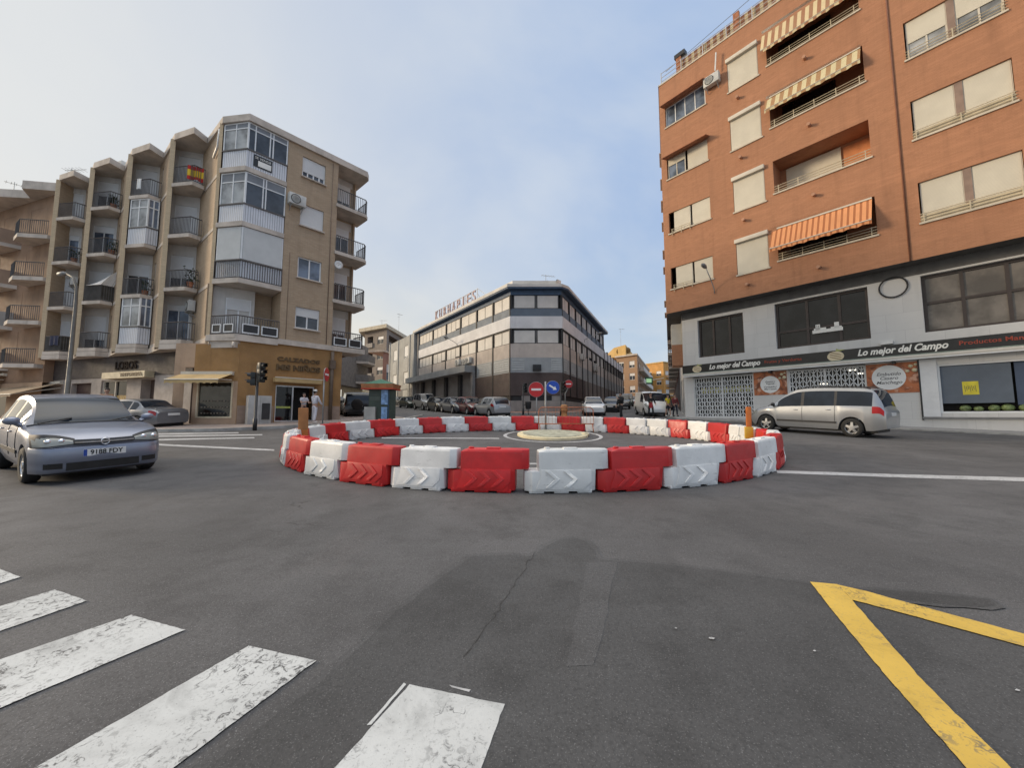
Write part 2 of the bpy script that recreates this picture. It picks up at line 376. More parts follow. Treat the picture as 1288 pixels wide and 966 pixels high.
def text_mb(s, size, depth=.01, f=None, u=0, z=0, d=0, align='CENTER', shear=0, width=None, mat4=None, space=1.0, bold=0):
    """letters as solid geometry; on frame f at (u,z,d)"""
    cu = bpy.data.curves.new('lettering', 'FONT'); cu.body = s; cu.size = size; cu.extrude = depth/2; cu.align_x = align; cu.align_y = 'CENTER'; cu.shear = shear; cu.space_character = space; cu.offset = bold; cu.resolution_u = 3
    ob = bpy.data.objects.new('lettering', cu); COL.objects.link(ob); bpy.context.view_layer.update()
    me = bpy.data.meshes.new_from_object(ob.evaluated_get(bpy.context.evaluated_depsgraph_get()))
    bpy.data.objects.remove(ob); bpy.data.curves.remove(cu)
    m = MB(); vs = [v.co.copy() for v in me.vertices]
    if width and vs:
        w0 = max(v.x for v in vs)-min(v.x for v in vs); k = width/w0
        for v in vs: v.x *= k
    if f is not None: vs = [f.p(u+v.x, z+v.y, d+v.z) for v in vs]
    elif mat4 is not None: vs = [mat4 @ v for v in vs]
    m.add(vs, [tuple(p.vertices) for p in me.polygons]); bpy.data.meshes.remove(me); return m

# ------------------------------------------------------------------ palette
ASPH = asphalt('asphalt', (.098, .096, .097)); ASPHM = asphalt('mid_asphalt', (.086, .085, .086), .2); ASPHD = asphalt('dark_asphalt', (.070, .0695, .070), .2); ASPHL = asphalt('pale_asphalt', (.082, .081, .082), .15)
ASPHX = asphalt('tar_dark_asphalt', (.058, .057, .057), .2); ASPHN = asphalt('seam_asphalt', (.075, .0745, .075), .15)
ZEBRA = paint_mat('zebra_paint', (.56, .57, .56), (.10, .10, .10), 1.0); YELL = paint_mat('yellow_paint', (.64, .42, .075), (.12, .11, .09), .8, .6); LINE = paint_mat('line_paint', (.50, .50, .50), (.11, .11, .11), .8)
PAVE = brick_mat('paving', (.30, .24, .21), (.34, .28, .25), (.2, .17, .15), .4, .4, .015, .3, 0); PAVEG = brick_mat('grey_paving', (.30, .29, .28), (.33, .32, .31), (.2, .2, .2), .4, .4, .015, .3, 0); KERB = M('kerb_stone', (.34, .33, .31), .85, .2)
REDPAVE = brick_mat('red_paving', (.27, .15, .11), (.3, .17, .13), (.18, .12, .1), .3, .3, .015, .3, 0)
ORANGE = brick_mat('orange_brick', (.45, .215, .118), (.39, .182, .096), (.37, .18, .095), .25, .065, .010, .42, .3)
TAN = brick_mat('tan_brick', (.48, .36, .245), (.41, .295, .19), (.36, .28, .20), .25, .065, .012, .3, .3)
CONC = M('weathered_concrete', (.54, .475, .41), .85, .16, 1.4, streak=.45); PLAST = M('off_white_plaster', (.56, .535, .50), .8, .1, 1.2, streak=.3)
GREYPL = M('grey_render', (.36, .34, .32), .85, .12, 1.0, streak=.35); MARBLE = brick_mat('white_marble_cladding', (.64, .63, .61), (.58, .575, .56), (.50, .49, .48), 1.25, .85, .008, .12, .22, .4)
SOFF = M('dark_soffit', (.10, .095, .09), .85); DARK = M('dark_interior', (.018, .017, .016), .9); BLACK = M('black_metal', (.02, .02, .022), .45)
MUST = M('mustard_wall', (.32, .178, .068), .8, .14, 1.2, streak=.35, spk=.1); MUSTD = M('shop_dado', (.30, .215, .165), .8, .15, 2); BEIGEW = M('beige_shop_wall', (.44, .30, .20), .8, .12, 1.2, streak=.25)
WHITEF = M('white_window_frame', (.74, .75, .75), .4, .06); CREAMF = M('cream_frame', (.60, .55, .46), .5, .06); ALU = M('aluminium', (.55, .56, .57), .35, .08, metal=.6)
SHUT = slat_mat('cream_roller_shutter', (.62, .57, .46), .055, 'y', .35, .55, .06, .8); SHUTW = slat_mat('white_roller_shutter', (.66, .66, .65), .055, 'y', .3, .5, .06, .82); SHUTG = slat_mat('grey_shutter', (.27, .255, .24), .09, 'y', .4, .6, .1, .7)
CORR = slat_mat('white_corrugated_panel', (.66, .68, .72), .11, 'x', .9, .5, .06, .5)
GLASS = glass_mat('window_glass', (.05, .058, .07)); GLASSD = glass_mat('dark_glass', (.014, .014, .015), .05, .4); GLASSB = glass_mat('bluish_glass', (.12, .15, .20), .08); GLASSP = glass_mat('curtained_glass', (.30, .31, .31), .12)
RAIL = M('railing_iron', (.10, .092, .088), .55, .2); RAILC = M('cream_railing', (.55, .47, .33), .5, .08); GALV = M('galvanised_steel', (.34, .35, .35), .45, .12, metal=.5)
AWN = stripe_mat('striped_awning_cream', (.62, .50, .29), (.30, .13, .06), .36, .5); AWN2 = stripe_mat('striped_awning_tan', (.60, .52, .31), (.36, .20, .09), .42, .5); AWN3 = stripe_mat('striped_awning_orange', (.72, .31, .13), (.36, .12, .04), .24, .62)
LETD = M('matt_dark_letters', (.03, .022, .018), .9, .1, spec=.1)
YAWN = M('yellow_awning_cloth', (.48, .34, .16), .8, .12, 2); BAWN = M('brown_awning_cloth', (.32, .24, .16), .85, .15, 2)
WHITEM = M('white_enamel', (.72, .72, .70), .4, .08, 3, spk=.15); ACG = M('ac_casing', (.55, .55, .52), .5, .1, 3)
REDP = M('red_polyethylene', (.56, .016, .018), .40, .14, 3, spk=.15, rand=.6, scuff=.28); WHTP = M('white_polyethylene', (.74, .735, .725), .44, .08, 3, spk=.25, streak=.2, rand=.35, scuff=.42)
RUBBER = M('tyre_rubber', (.018, .018, .018), .8, .2); RIM = M('alloy_rim', (.50, .51, .52), .3, .1, metal=.8); CHROME = M('chrome', (.8, .8, .82), .12, .02, metal=1); BPLAST = M('black_plastic', (.022, .022, .024), .5, .2)
CARGL = glass_mat('car_glass', (.016, .022, .032), .03, .42, .4); LAMP = glass_mat('headlamp_lens', (.27, .28, .26), .07, .6, .35); TAIL = glass_mat('tail_lamp_lens', (.36, .012, .015), .1, .6, .3)
PLATE = M('number_plate_white', (.68, .68, .66), .5, .04); INK = M('black_ink', (.012, .012, .012), .6, .1); PLBLUE = M('plate_blue', (.02, .06, .3), .5, .1)
WHITEL = M('white_lettering', (.82, .80, .74), .5, .04); REDL = M('red_lettering', (.32, .05, .025), .5, .1); BLUEP = M('sign_blue', (.015, .07, .42), .45, .08); REDS = M('sign_red', (.50, .02, .022), .45, .1)
SIGNW = M('sign_white', (.78, .78, .76), .45, .05); BLACKS = M('black_sign_board', (.014, .014, .015), .35, .2)
TERRA = M('terracotta_tile', (.36, .15, .08), .85, .25, 6); GREEN = M('foliage_green', (.055, .085, .03), .8, .3, 6)
# ================================================================== ground
def sheet(name, px, mat, lift, label=None):          # flat marking on the road, outlined by ground points
    m = MB(); pts = [G(*p) if len(p) == 2 else Vector((p[0], p[1], gz(p[1]))) for p in px]
    a = sum(pts[i].x*pts[(i+1) % len(pts)].y-pts[(i+1) % len(pts)].x*pts[i].y for i in range(len(pts)))
    if a < 0: pts.reverse()
    if mat in (ZEBRA, YELL, LINE):                   # hand-worn edges: chipped by a few millimetres
        rnd = random.Random(len(name)+int(pts[0].x*100)); out = []
        for i in range(len(pts)):
            a_, b_ = pts[i], pts[(i+1) % len(pts)]; L_ = (b_-a_).length; k = max(1, min(120, int(L_/(.035 if a_.y < 6 else .25)))); t = (b_-a_)/max(L_, 1e-6); nn = Vector((-t.y, t.x, 0))
            for j in range(k): out.append(a_.lerp(b_, j/k)+nn*(rnd.random()**3*.006 if j and a_.y < 6 else 0))
        pts = out; lift = min(lift, .0075) if mat is ZEBRA else lift
    m.poly([p+Vector((0, 0, lift)) for p in pts])
    return struct(m.build(name, mat))
def slab(name, pts, mat, h=.13, kerb=None, kw=.15):        # raised pavement from xy points; a step of h above the road
    m = MB().prism(pts, lambda p: gz(p[1])-.3, lambda p: gz(p[1])+h)
    struct(m.build(name, mat))
    if kerb:
        k = MB()
        for a, b in zip(kerb, kerb[1:]):
            a, b = Vector(a), Vector(b); f = Fr(a, b-a); L = (b-a).length
            q = [(0, .004), (L, .004), (L, -kw), (0, -kw)]
            w = [f.p(u, 0, d) for u, d in q]
            k.hexa([Vector((p.x, p.y, gz(p.y)-.25)) for p in w]+[Vector((p.x, p.y, gz(p.y)+h+.004)) for p in w])
        struct(k.build('kerb', KERB))
m = MB()
for i in range(-8, 8):
    for j in range(-2, 12):
        x, y = i*50, j*50
        m.quad((x, y, gz(y)), (x+50, y, gz(y)), (x+50, y+50, gz(y+50)), (x, y+50, gz(y+50)))
struct(m.build('road', ASPH))
def soft_patch(px, layers):                         # a mended area: two feathered, ragged margins and the fresh core
    pts = [G(*p) for p in px]; n = len(pts); rnd = random.Random(9)
    cen = sum(pts, Vector())/n
    fine_ = []
    for i in range(n):
        a_, b_ = pts[i], pts[(i+1) % n]; k = max(1, int((b_-a_).length/.12))
        for j in range(k): fine_.append(a_.lerp(b_, j/k))
    area = sum(fine_[i].x*fine_[(i+1) % len(fine_)].y-fine_[(i+1) % len(fine_)].x*fine_[i].y for i in range(len(fine_)))
    if area < 0: fine_.reverse()
    N_ = len(fine_)
    for off, lift, mat in layers:
        out = []
        for i in range(N_):
            t = (fine_[(i+2) % N_]-fine_[i-2]).normalized(); nn = Vector((t.y, -t.x, 0)); o_ = off+rnd.uniform(-.012, .012)
            q = fine_[i]+nn*o_; out.append(Vector((q.x, q.y, gz(q.y)+lift)))
        struct(MB().poly(out).build('asphalt_patch', mat))
soft_patch([(230, 990), (420, 846), (500, 770), (560, 724), (592, 701), (640, 699), (668, 700), (686, 688), (704, 680), (722, 677), (738, 682), (748, 694), (752, 704), (800, 708), (880, 716), (1020, 735), (1100, 760), (1288, 800), (1500, 990)], [(.055, .004, ASPHM), (0, .0055, ASPHD)])
soft_patch([(1060, 741), (1150, 745), (1246, 755), (1254, 763), (1240, 766), (1150, 759), (1085, 752)], [(.03, .007, ASPHN), (-.01, .0078, ASPHX)])
soft_patch([(738, 709), (776, 708), (764, 770), (748, 840), (712, 840), (728, 760)], [(.0, .007, ASPHL)])
m = MB()
random.seed(3)
def crackline(px, w):
    pts = [G(*p) for p in px]; out = []
    for a, b in zip(pts, pts[1:]):
        for k in range(8): out.append(a.lerp(b, k/8)+Vector((random.uniform(-.02, .02), random.uniform(-.02, .02), 0)))
    for a, b in zip(out, out[1:]):
        t = (b-a).normalized(); n = Vector((-t.y, t.x, 0))*w*random.uniform(.4, 1); z = Vector((0, 0, .011))
        m.quad(a-n+z, b-n+z, b+n+z, a+n+z)
crackline([(674, 696), (650, 730), (632, 760), (608, 795), (575, 835)], .0035)
struct(m.build('road_crack', M('crack_tar', (.03, .03, .03), .8)))
# zebra crossing in the foreground
for px in ([(515, 863), (635, 888), (598, 990), (400, 992)], [(313, 814), (398, 833), (190, 990), (-4, 996)], [(165, 775), (233, 794), (-40, 910), (-130, 872), (-60, 852)],
           [(69, 743), (110, 757), (-30, 806), (-120, 800), (-60, 782)], [(0, 717), (26, 727), (-40, 748), (-120, 745), (-60, 728)]):
    sheet('crosswalk_stripe', px, ZEBRA, .0085)
sheet('crosswalk_stripe', [(508, 861), (511, 863), (467, 914), (461, 915)], ZEBRA, .0085)
sheet('crosswalk_stripe', [(565, 864), (592, 870), (590, 873), (568, 867)], LINE, .0085)
# yellow box marking
sheet('yellow_marking', [(1019, 734), (1053, 737), (1072, 757), (1160, 858), (1268, 966), (1300, 1000), (1236, 1000), (1212, 966), (1110, 848), (1045, 768)], YELL, .0125)
sheet('yellow_marking', [(1053, 737.5), (1090, 746), (1140, 760), (1288, 800), (1400, 832), (1400, 848), (1288, 816), (1140, 775), (1072, 757)], YELL, .013)
# thin lane lines
sheet('lane_line', [(976, 592), (1130, 597), (1288, 601), (1500, 606), (1500, 612), (1288, 606), (1130, 601), (978, 595.5)], LINE, .005)
sheet('lane_line', [(190, 558), (345, 565.6), (345, 567.4), (190, 560.2)], LINE, .005)
for a, b, c, d in ((196, 548, 330, 546.4), (196, 552.5, 320, 550.2), (196, 545.2, 300, 544)):
    sheet('lane_line', [(a, b), (c, d), (c, d+1.2), (a, b+1.9)], LINE, .005)
sheet('lane_line', [(480, 550.5), (628, 551.2), (628, 552.2), (480, 551.7)], LINE, .005)
sheet('lane_line', [(655, 583), (760, 581.6), (760, 583), (655, 584.6)], LINE, .005)
# little scraps of old paint
m = MB()
for (x, y) in ((895, 806), (1025, 822), (1280, 872), (850, 793)):
    c = G(x, y); r = random.uniform(.008, .016)
    m.poly([c+Vector((math.cos(a)*r*random.uniform(.5, 1.5), math.sin(a)*r*random.uniform(.4, 1), .0145)) for a in [k*1.05 for k in range(6)]])
struct(m.build('paint_scrap', LINE))
LF0 = (-13.485, 18.708)
# pavements
slab('pavement', [(-60, 40), (-60, 17.2), (-24, 16.55), (-17, 16.2), (-14.2, 15.9), (-12.4, 16.2), (-10.6, 17.7), (-8.6, 20.6), (-6.6, 24), (-30, 60)], PAVE, .12, [(-60, 17.2), (-24, 16.55), (-17, 16.2), (-14.2, 15.9), (-12.4, 16.2), (-10.6, 17.7), (-8.6, 20.6), (-6.6, 24), (-6.5, 28)])
Rf = Fr((12.06, 26.19), (394, -480)); RD = 1.9
q = [Rf.p(-.4, 0, 0), Rf.p(-.55, 0, 1.0), Rf.p(.2, 0, RD), Rf.p(26, 0, RD), Rf.p(26, 0, -3), Rf.p(4, 0, -6), Vector((42, 94, 0)), Vector((39.5, 94, 0)), Vector((11.2, 27.2, 0))]
slab('pavement', [(p.x, p.y) for p in q], PAVEG, .06, [(p.x, p.y) for p in (Vector((39.5, 94, 0)), Vector((11.0, 27.2, 0)), q[1], q[2], q[3])])
KA, KB = (-.142, 34.0), (4.533, 34.0)
Kl, Kc, Kr = Fr(KA, (.696, -1)), Fr(KA, (1, 0)), Fr(KB, (.44, 1))
q = [Kl.p(-40, 0, 1.6), Kl.p(-2, 0, 1.7), Kl.p(1.4, 0, 2.6), Kc.p(3.9, 0, 2.9), Kr.p(.5, 0, 1.8), Kr.p(70, 0, 1.6), Kr.p(70, 0, -6), Kl.p(-40, 0, -6)]
slab('pavement', [(p.x, p.y) for p in q], REDPAVE, .12, [(p.x, p.y) for p in q[:6]])

# traffic island: oval with a cream kerb, worn grass-and-grit top, painted ring round it
ic = G(694.5, 547.8); m = MB(); N = 48
def oval(a, b, k=N): return [(ic.x+a*math.cos(2*math.pi*i/k), ic.y+b*math.sin(2*math.pi*i/k)) for i in range(k)]
CRK = M('cream_kerb', (.60, .53, .35), .8, .14, 4, spk=.2)
isl = empty('traffic_island', (ic.x, ic.y, gz(ic.y)), 'low oval traffic island with worn cream kerb inside the ring of barriers', 'traffic island')
m = MB().prism(oval(1.32, 1.66), lambda p: gz(p[1])-.1, lambda p: gz(p[1])+.085); m.build('kerb_ring', CRK, isl, bevel=.03)
MB().prism(oval(1.12, 1.45), lambda p: gz(p[1])+.03, lambda p: gz(p[1])+.10).build('island_top', M('gritty_island_top', (.35, .35, .27), .9, .35, 4, spk=.5), isl)
k = G(736, 549); MB().ball((k.x, k.y, gz(k.y)+.07), .16, .13, .09).build('loose_kerb_block', CRK, isl)
m = MB(); o1, o2 = oval(1.85, 2.25), oval(1.72, 2.11)
for i in range(N):
    j = (i+1) % N; Z = lambda p: (p[0], p[1], gz(p[1])+.005)
    m.quad(Z(o2[i]), Z(o2[j]), Z(o1[j]), Z(o1[i])) if False else m.quad(Z(o1[i]), Z(o1[j]), Z(o2[j]), Z(o2[i]))
o = m.build('painted_ring', LINE, recalc=False); o.data.flip_normals(); struct(o)

# ================================================================== building helpers
def window(b, f, u0, u1, z0, z1, d, shutter=.0, mull=2, fm=None, gl=None, sm=None, sill=True, w=.06, name='window', rail=None, box=False):
    fm = fm or WHITEF; gl = gl or GLASS; sm = sm or SHUTW
    us = [u0+(u1-u0)*i/mull for i in range(1, mull)]
    o = frame(MB(), f, u0, u1, z0, z1, d, w, .06, us).build(name, fm, b)
    MB().fbox(f, u0+w*.5, u1-w*.5, z0+w*.5, z1-w*.5, d-.05, d-.035).build('pane', gl, o)
    if shutter > 0:
        zs = z1-(z1-z0)*shutter
        MB().fbox(f, u0+.03, u1-.03, zs, z1-.02, d-.03, d+.012).build('roller_shutter', sm, o)
    if sill: MB().fbox(f, u0-.06, u1+.06, z0-.06, z0-.003, d-.08, d+.2).build('sill', CONC if fm is WHITEF else fm, o)
    if box: MB().fbox(f, u0-.06, u1+.06, z1-.02, z1+.22, d-.02, d+.2).build('shutter_box', CREAMF, o, bevel=.02)
    return o
def railing(parent, pts, z0, h=.95, mat=None, step=.11, name='railing', r=.012):
    m = MB(); mat = mat or RAIL
    for a, b in zip(pts, pts[1:]):
        a, b = Vector((a[0], a[1], z0)), Vector((b[0], b[1], z0)); up = Vector((0, 0, h)); lo = Vector((0, 0, .07)); n = max(1, int((b-a).length/step))
        m.bar(a+up, b+up, .045).bar(a+lo, b+lo, .03)
        for i in range(n+1): m.bar(a.lerp(b, i/n)+lo, a.lerp(b, i/n)+up, r*2)
    return m.build(name, mat, parent)
def xy(v): return (v.x, v.y)
def ac_unit(f, u, z, d, label, w=.85, h=.6, dd=.32, group='outdoor air-conditioning units'):
    c = f.p(u, z, d); o = empty('air_conditioner', c, label, 'air conditioner', group=group)
    MB().fbox(f, u-w/2, u+w/2, z, z+h, d+.06, d+.06+dd).build('casing', ACG, o, bevel=.02)
    e3 = Matrix((( f.e.x, 0, f.n.x, 0), (f.e.y, 0, f.n.y, 0), (0, 1, 0, 0), (0, 0, 0, 1)))
    T = Matrix.Translation(f.p(u-.1, z+h/2, d+.062+dd)) @ e3
    g = MB().lathe([(h*.42, 0), (h*.42, .02), (h*.36, .02), (h*.36, .004), (.0, .004)], mat=T, n=20).build('fan_grille', BPLAST, o)
    m = MB()
    for k in range(4): m.lathe([(h*(.1+.085*k), .012), (h*(.1+.085*k), .024), (h*(.1+.085*k)-.012, .024), (h*(.1+.085*k)-.012, .012)], mat=T, n=20)
    m.build('guard_ring', ACG, g)
    b = MB()
    for s in (-1, 1): b.bar(f.p(u+s*w*.35, z-.03, d), f.p(u+s*w*.35, z-.03, d+dd+.1), .04).bar(f.p(u+s*w*.35, z-.03, d+dd), f.p(u+s*w*.35, z-.3, d), .03)
    b.build('bracket', GALV, o); return o
def antenna(p, h, label, n=6, az=0):
    o = empty('television_antenna', p, label, 'antenna', group='antennas on the roofs'); p = Vector(p)
    MB().tube([p, p+Vector((0, 0, h))], .025, 6).build('mast', GALV, o)
    dx = Vector((math.cos(az), math.sin(az), .05)); dy = Vector((-dx.y, dx.x, 0)); m = MB(); a = p+Vector((0, 0, h*.95))
    m.bar(a-dx*.5, a+dx*1.1, .03)
    for k in range(n): m.bar(a+dx*(-.4+1.5*k/n)-dy*.3, a+dx*(-.4+1.5*k/n)+dy*.3, .018)
    m.bar(a-Vector((0, 0, .6))-dy*.4, a-Vector((0, 0, .6))+dy*.4, .025)
    m.build('aerial', GALV, o); return o

# ================================================================== corner block of flats on the left
Lf = Fr(LF0, (.6711, .7414))
L = empty('apartment_block', (*LF0, gz(LF0[1])), 'tan brick corner block of flats with stepped balconies and a mustard shop below', 'apartment block')
F0 = Vector((-15.1, 18.78)); DU = Vector((-3.56, 1.215)); PK = Vector(xy(Lf.p(-.19, 0)))
LEV = [5.5, 8.35, 11.3, 14.23]; RT = 16.72
fin = [F0+DU*i for i in range(5)]
DEEPS = [(F0+DU*(i+1)).normalized()*.95 for i in range(5)]
inn = [F0+DU*i+Vector((-2.25, 1.6))+DEEPS[i] for i in range(4)]           # inner corner of each bay
sw = [F0+DU*(i+1)+Vector((.10, -.02))+DEEPS[i] for i in range(4)]         # back of next fin
pk = [F0+DU*i+Vector((-2.28, .98)) for i in range(4)]; rpk = [F0+DU*i+Vector((-2.06, .62)) for i in range(4)]
sr = [F0+DU*i+Vector((-2.02, 1.44)) for i in range(4)]
# brick of the right-hand facade
hA = [(2.42, 3.68, 6.3, 7.5), (2.42, 3.68, 9.15, 10.35), (2.42, 3.68, 12.15, 13.42), (2.42, 3.68, 15.02, 16.22)]
m = MB(); wall(m, Lf, 1.68, 4.42, 5.3, RT, hA, .18)
m.quad(Lf.p(4.42, 5.3, 0), Lf.p(4.42, 5.3, -1.35), Lf.p(4.42, RT, -1.35), Lf.p(4.42, RT, 0))
m.quad(Lf.p(1.68, 5.3, -1.6), Lf.p(1.68, 5.3, 0), Lf.p(1.68, RT, 0), Lf.p(1.68, RT, -1.6))
m.quad(Lf.p(4.42, 5.3, -1.35), Lf.p(6.1, 5.3, -1.35), Lf.p(6.1, RT, -1.35), Lf.p(4.42, RT, -1.35))
m.quad(Lf.p(6.1, 5.3, -1.35), Lf.p(6.1, 5.3, -12), Lf.p(6.1, RT, -12), Lf.p(6.1, RT, -1.35))
# stepped brick walls of the left-hand facade, each ending in a fin
SM = []; FE = []
for i in range(5):
    a = fin[i]
    if i < 4:
        f, w = fr2(inn[i], a); SM.append((f, w))
        hs = [(.62, 1.05, z+1.15, z+2.1, .12) for z in LEV] if i > 0 else []
        wall(m, f, 0, w, 5.1, RT+.1, hs)
    b = a+Vector((-.25, -.05)) if i else a+Vector((-.2, .02))
    f2, w2 = fr2(b, a); FE.append(wall(MB(), f2, 0, w2, 5.1, RT+.1))
    if i:
        q_ = b+DEEPS[i-1]*1.1; m.quad((*xy(b), 5.1), (*xy(q_), 5.1), (*xy(q_), RT), (*xy(b), RT)); q2 = a+DEEPS[i-1]*.95; m.quad((*xy(q2), 5.1), (*xy(a), 5.1), (*xy(a), RT), (*xy(q2), RT))
# back and end walls close the volume
bk = [Lf.p(6.1, 0, -12), Vector((-30, 36, 0)), Vector((*fin[4], 0))]
for a, b in zip(bk, bk[1:]): m.quad((a.x, a.y, 5.1), (b.x, b.y, 5.1), (b.x, b.y, RT), (a.x, a.y, RT))
m.build('brick_wall', TAN, L)
FINM = brick_mat('sunlit_fin_brick', (.62, .48, .31), (.54, .41, .26), (.45, .36, .25), .25, .065, .012, .3, .3)  # fin ends in lighter brick: glow of the low sun put into colour
for q in FE: q.build('fin_edge', FINM, L)
for (a, b, c, d), sh in zip(hA, (.42, 0, .93, .72)): window(L, Lf, a, b, c, d, -.08, sh, 2 if sh != .72 else 4, gl=GLASS if sh else GLASSB, w=.07)
for i in range(1, 4):
    f, w = SM[i]
    for z in LEV: window(L, f, .62, 1.05, z+1.15, z+2.1, -.06, .45 if (i+int(z)) % 2 else .8, 1, sill=False, w=.04)
# white recess walls with balcony doors, slabs and railings
for i in range(4):
    f, w = fr2(sw[i], inn[i]); wall(MB(), f, -.15, w, 5.1, RT, [(.12, w-.12, z+.05, z+2.15, .1) for z in LEV]).build('recess_wall', PLAST, L)
sh = {0: (.15, .62, 1, .95), 1: (1, .35, 1, .9), 2: (.7, 1, .2, .45), 3: (.6, .95, .15, 1)}
for i in range(4):
    f, w = fr2(sw[i], inn[i])
    for k, z in enumerate(LEV):
        s = sh[i][k]; window(L, f, .12, w-.12, z+.05, z+2.15, -.04, s if s > .05 else 0, 2, sill=False, w=.05, gl=GLASSB if s < .3 else GLASS, name='balcony_door')
        gal = (i == 1 and k in (0, 2))
        poly = [xy(fin[i+1]+Vector((.0, -.06))), xy(pk[i]), xy(sr[i]), xy(inn[i]), xy(sw[i]+Vector((-.2, .25))), xy(fin[i+1]+Vector((-.1, .1)))]
        bo = MB().prism(poly, z-.2, z).build('balcony_slab', CONC, L)
        a, p, b = fin[i+1]+Vector((.1, -.02)), pk[i]+Vector((0, .06)), sr[i]+Vector((.02, .02))
        if not gal:
            railing(bo, [a, p, b], z, .95, step=.085)
            if i == 2 and k == 1 or i == 3 and k == 0:
                mm = MB()
                for q, r in ((a, p), (p, b)): mm.prism([xy(q), xy(r), xy(r+Vector((0, .02))), xy(q+Vector((0, .02)))], z+.08, z+.93)
                mm.build('privacy_screen', M('dark_screen_cloth', (.05, .045, .035), .9, .3), bo)
        else:
            ga = empty('glazed_gallery', (0, 0, 0), None, None); ga.parent = L; PAR[ga] = L; ga.location = -L.location
            bpy.data.objects.remove(ga)
            go = MB()
            for (q, r) in ((a, p), (p, b)):
                f2, w2 = fr2(q, r); frame(go, f2, 0, w2, z+1.0, z+2.72, 0, .06, .06, [w2/2], [z+2.2])
            go = go.build('glazed_gallery', WHITEF, L)
            for (q, r), mt in (((a, p), GLASSP), ((p, b), GLASSB)):
                f2, w2 = fr2(q, r); MB().fbox(f2, .03, w2-.03, z+1.03, z+2.7, -.045, -.03).build('pane', mt, go)
                MB().fbox(f2, 0, w2, z+.03, z+.97, -.03, 0).build('corrugated_panel', CORR, go)
                MB().fbox(f2, -.02, w2+.02, z+.95, z+1.03, -.05, .03).build('handrail', RAIL, go)
# concrete string courses on the brick
m = MB()
for z in LEV:
    for f, w in SM: m.fbox(f, .1, w+.02, z-.2, z-.02, -.05, .025)
m.build_each('string_course', CONC, L)
# roof slab following the bays
rp = [Lf.p(6.2, 0, -12), Lf.p(6.44, 0, -1.6), Lf.p(6.44, 0, -.2), Lf.p(6.2, 0, .12), Lf.p(-.2, 0, .12)]; poly = [(p.x, p.y) for p in rp]
poly += [xy(F0+Vector((.02, -.1)))]
for i in range(4): poly += [xy(sr[i]+Vector((.05, -.02))), xy(rpk[i]), xy(fin[i+1]+Vector((0, -.1)))]
poly += [(-31, 35.5)]
MB().prism(poly, RT, RT+.36).build('roof_slab', CONC, L)
# cornice over the shops
m = MB()
def cant(fr_, u0, u1, z0, z1, d0, d1): m.fbox(fr_, u0, u1, z0, z1, d0, d1)
cant(Lf, 1.62, 6.4, 5.28, 5.56, -1.5, .1)
pl = [Lf.p(1.62, 0, .1), Lf.p(-.2, 0, .12), Vector((*(F0+Vector((-.1, -.12))), 0)), Vector((-16.6, 20.6, 0)), Lf.p(1.62, 0, -1.5)]
m.prism([xy(p) for p in pl], 5.2, 5.5); m.prism([(-15.0, 18.72), (-13.66, 18.6), (-13.3, 19.2), (-15.2, 19.9)], 4.86, 5.2)
for i in range(4): m.prism([xy(fin[i]+Vector((.05, -.08))), xy(sr[i]), xy(pk[i]), xy(fin[i+1]+Vector((0, -.08))), xy(fin[i+1]+Vector((.9, 1.4))), xy(fin[i]+Vector((.6, 1.3)))], 5.0, 5.28)
m.build('cornice', CONC, L)
# corner galleries: four storeys
f2, w2 = fr2(F0+Vector((.06, 0)), PK); U1 = 1.66
for k, z in enumerate(LEV):
    if k:
        sides = [(f2, 0, w2), (Lf, -.19, U1)]
        so_ = MB()
        pp = [xy(F0+Vector((0, -.08))), xy(PK+Vector((0, -.09))), xy(Lf.p(U1, 0, .08)), xy(Lf.p(U1, 0, -1.5)), xy(F0+Vector((.3, 1.4)))]
        bo = MB().prism(pp, z-.22, z+.02).build('gallery_slab', CONC, L)
        top = (LEV+[RT+.22])[k+1]-.24; rail_z = z+.98
        g = MB()
        for si, (f, a, b) in enumerate(sides):
            if k == 1: frame(g, f, a, b, rail_z, top, 0, .05, .06)
            else:
                mm = [a+(b-a)*.5] if si == 0 else ([a+(b-a)*q for q in ((.18, .54, .62) if k == 3 else (.02, .43, .5))])
                frame(g, f, a, b, rail_z, top, 0, .055, .06, mm, [top-(.32 if k == 3 else .5)])
        g = g.build('glazed_gallery', WHITEF, L)
        for si, (f, a, b) in enumerate(sides):
            gm = (GLASSP if si == 0 else GLASS)
            MB().fbox(f, a+.02, b-.02, rail_z+.02, top-.02, -.05, -.035).build('pane', gm, g)
            if k > 1: MB().fbox(f, a+.03, b-.03, top-(.32 if k == 3 else .5), top-.02, -.03, -.02).build('fascia_board', M('grey_fascia', (.20, .215, .235), .6, .1), g)
            else: MB().fbox(f, a+.06, b-.06, rail_z-.05, top-.04, -.02, .02).build('lowered_blind', M('pale_blind', (.56, .57, .56), .7, .04), g)
            MB().fbox(f, a+.01, b-.01, z+.05, rail_z-.02, -.04, -.01).build('corrugated_panel', CORR, g)
            MB().fbox(f, a-.02, b+.02, rail_z-.03, rail_z+.04, -.05, .035).build('handrail', RAIL, g)
        if k == 1: railing(g, [F0+Vector((.04, -.05)), PK+Vector((0, -.05)), Lf.p(U1, 0, .05)], z, .95)
        if k == 3:
            s = MB().fbox(Lf, .1, .95, z+.22, z+.85, .0, .02).build('for_sale_board', BLACKS, g)
            text_mb('SE VENDE', .17, .006, Lf, .52, z+.7, .022, width=.72).build('lettering', WHITEL, s)
            MB().fbox(Lf, .3, .9, z+.28, z+.58, .02, .026).build('phone_panel', WHITEL, s)
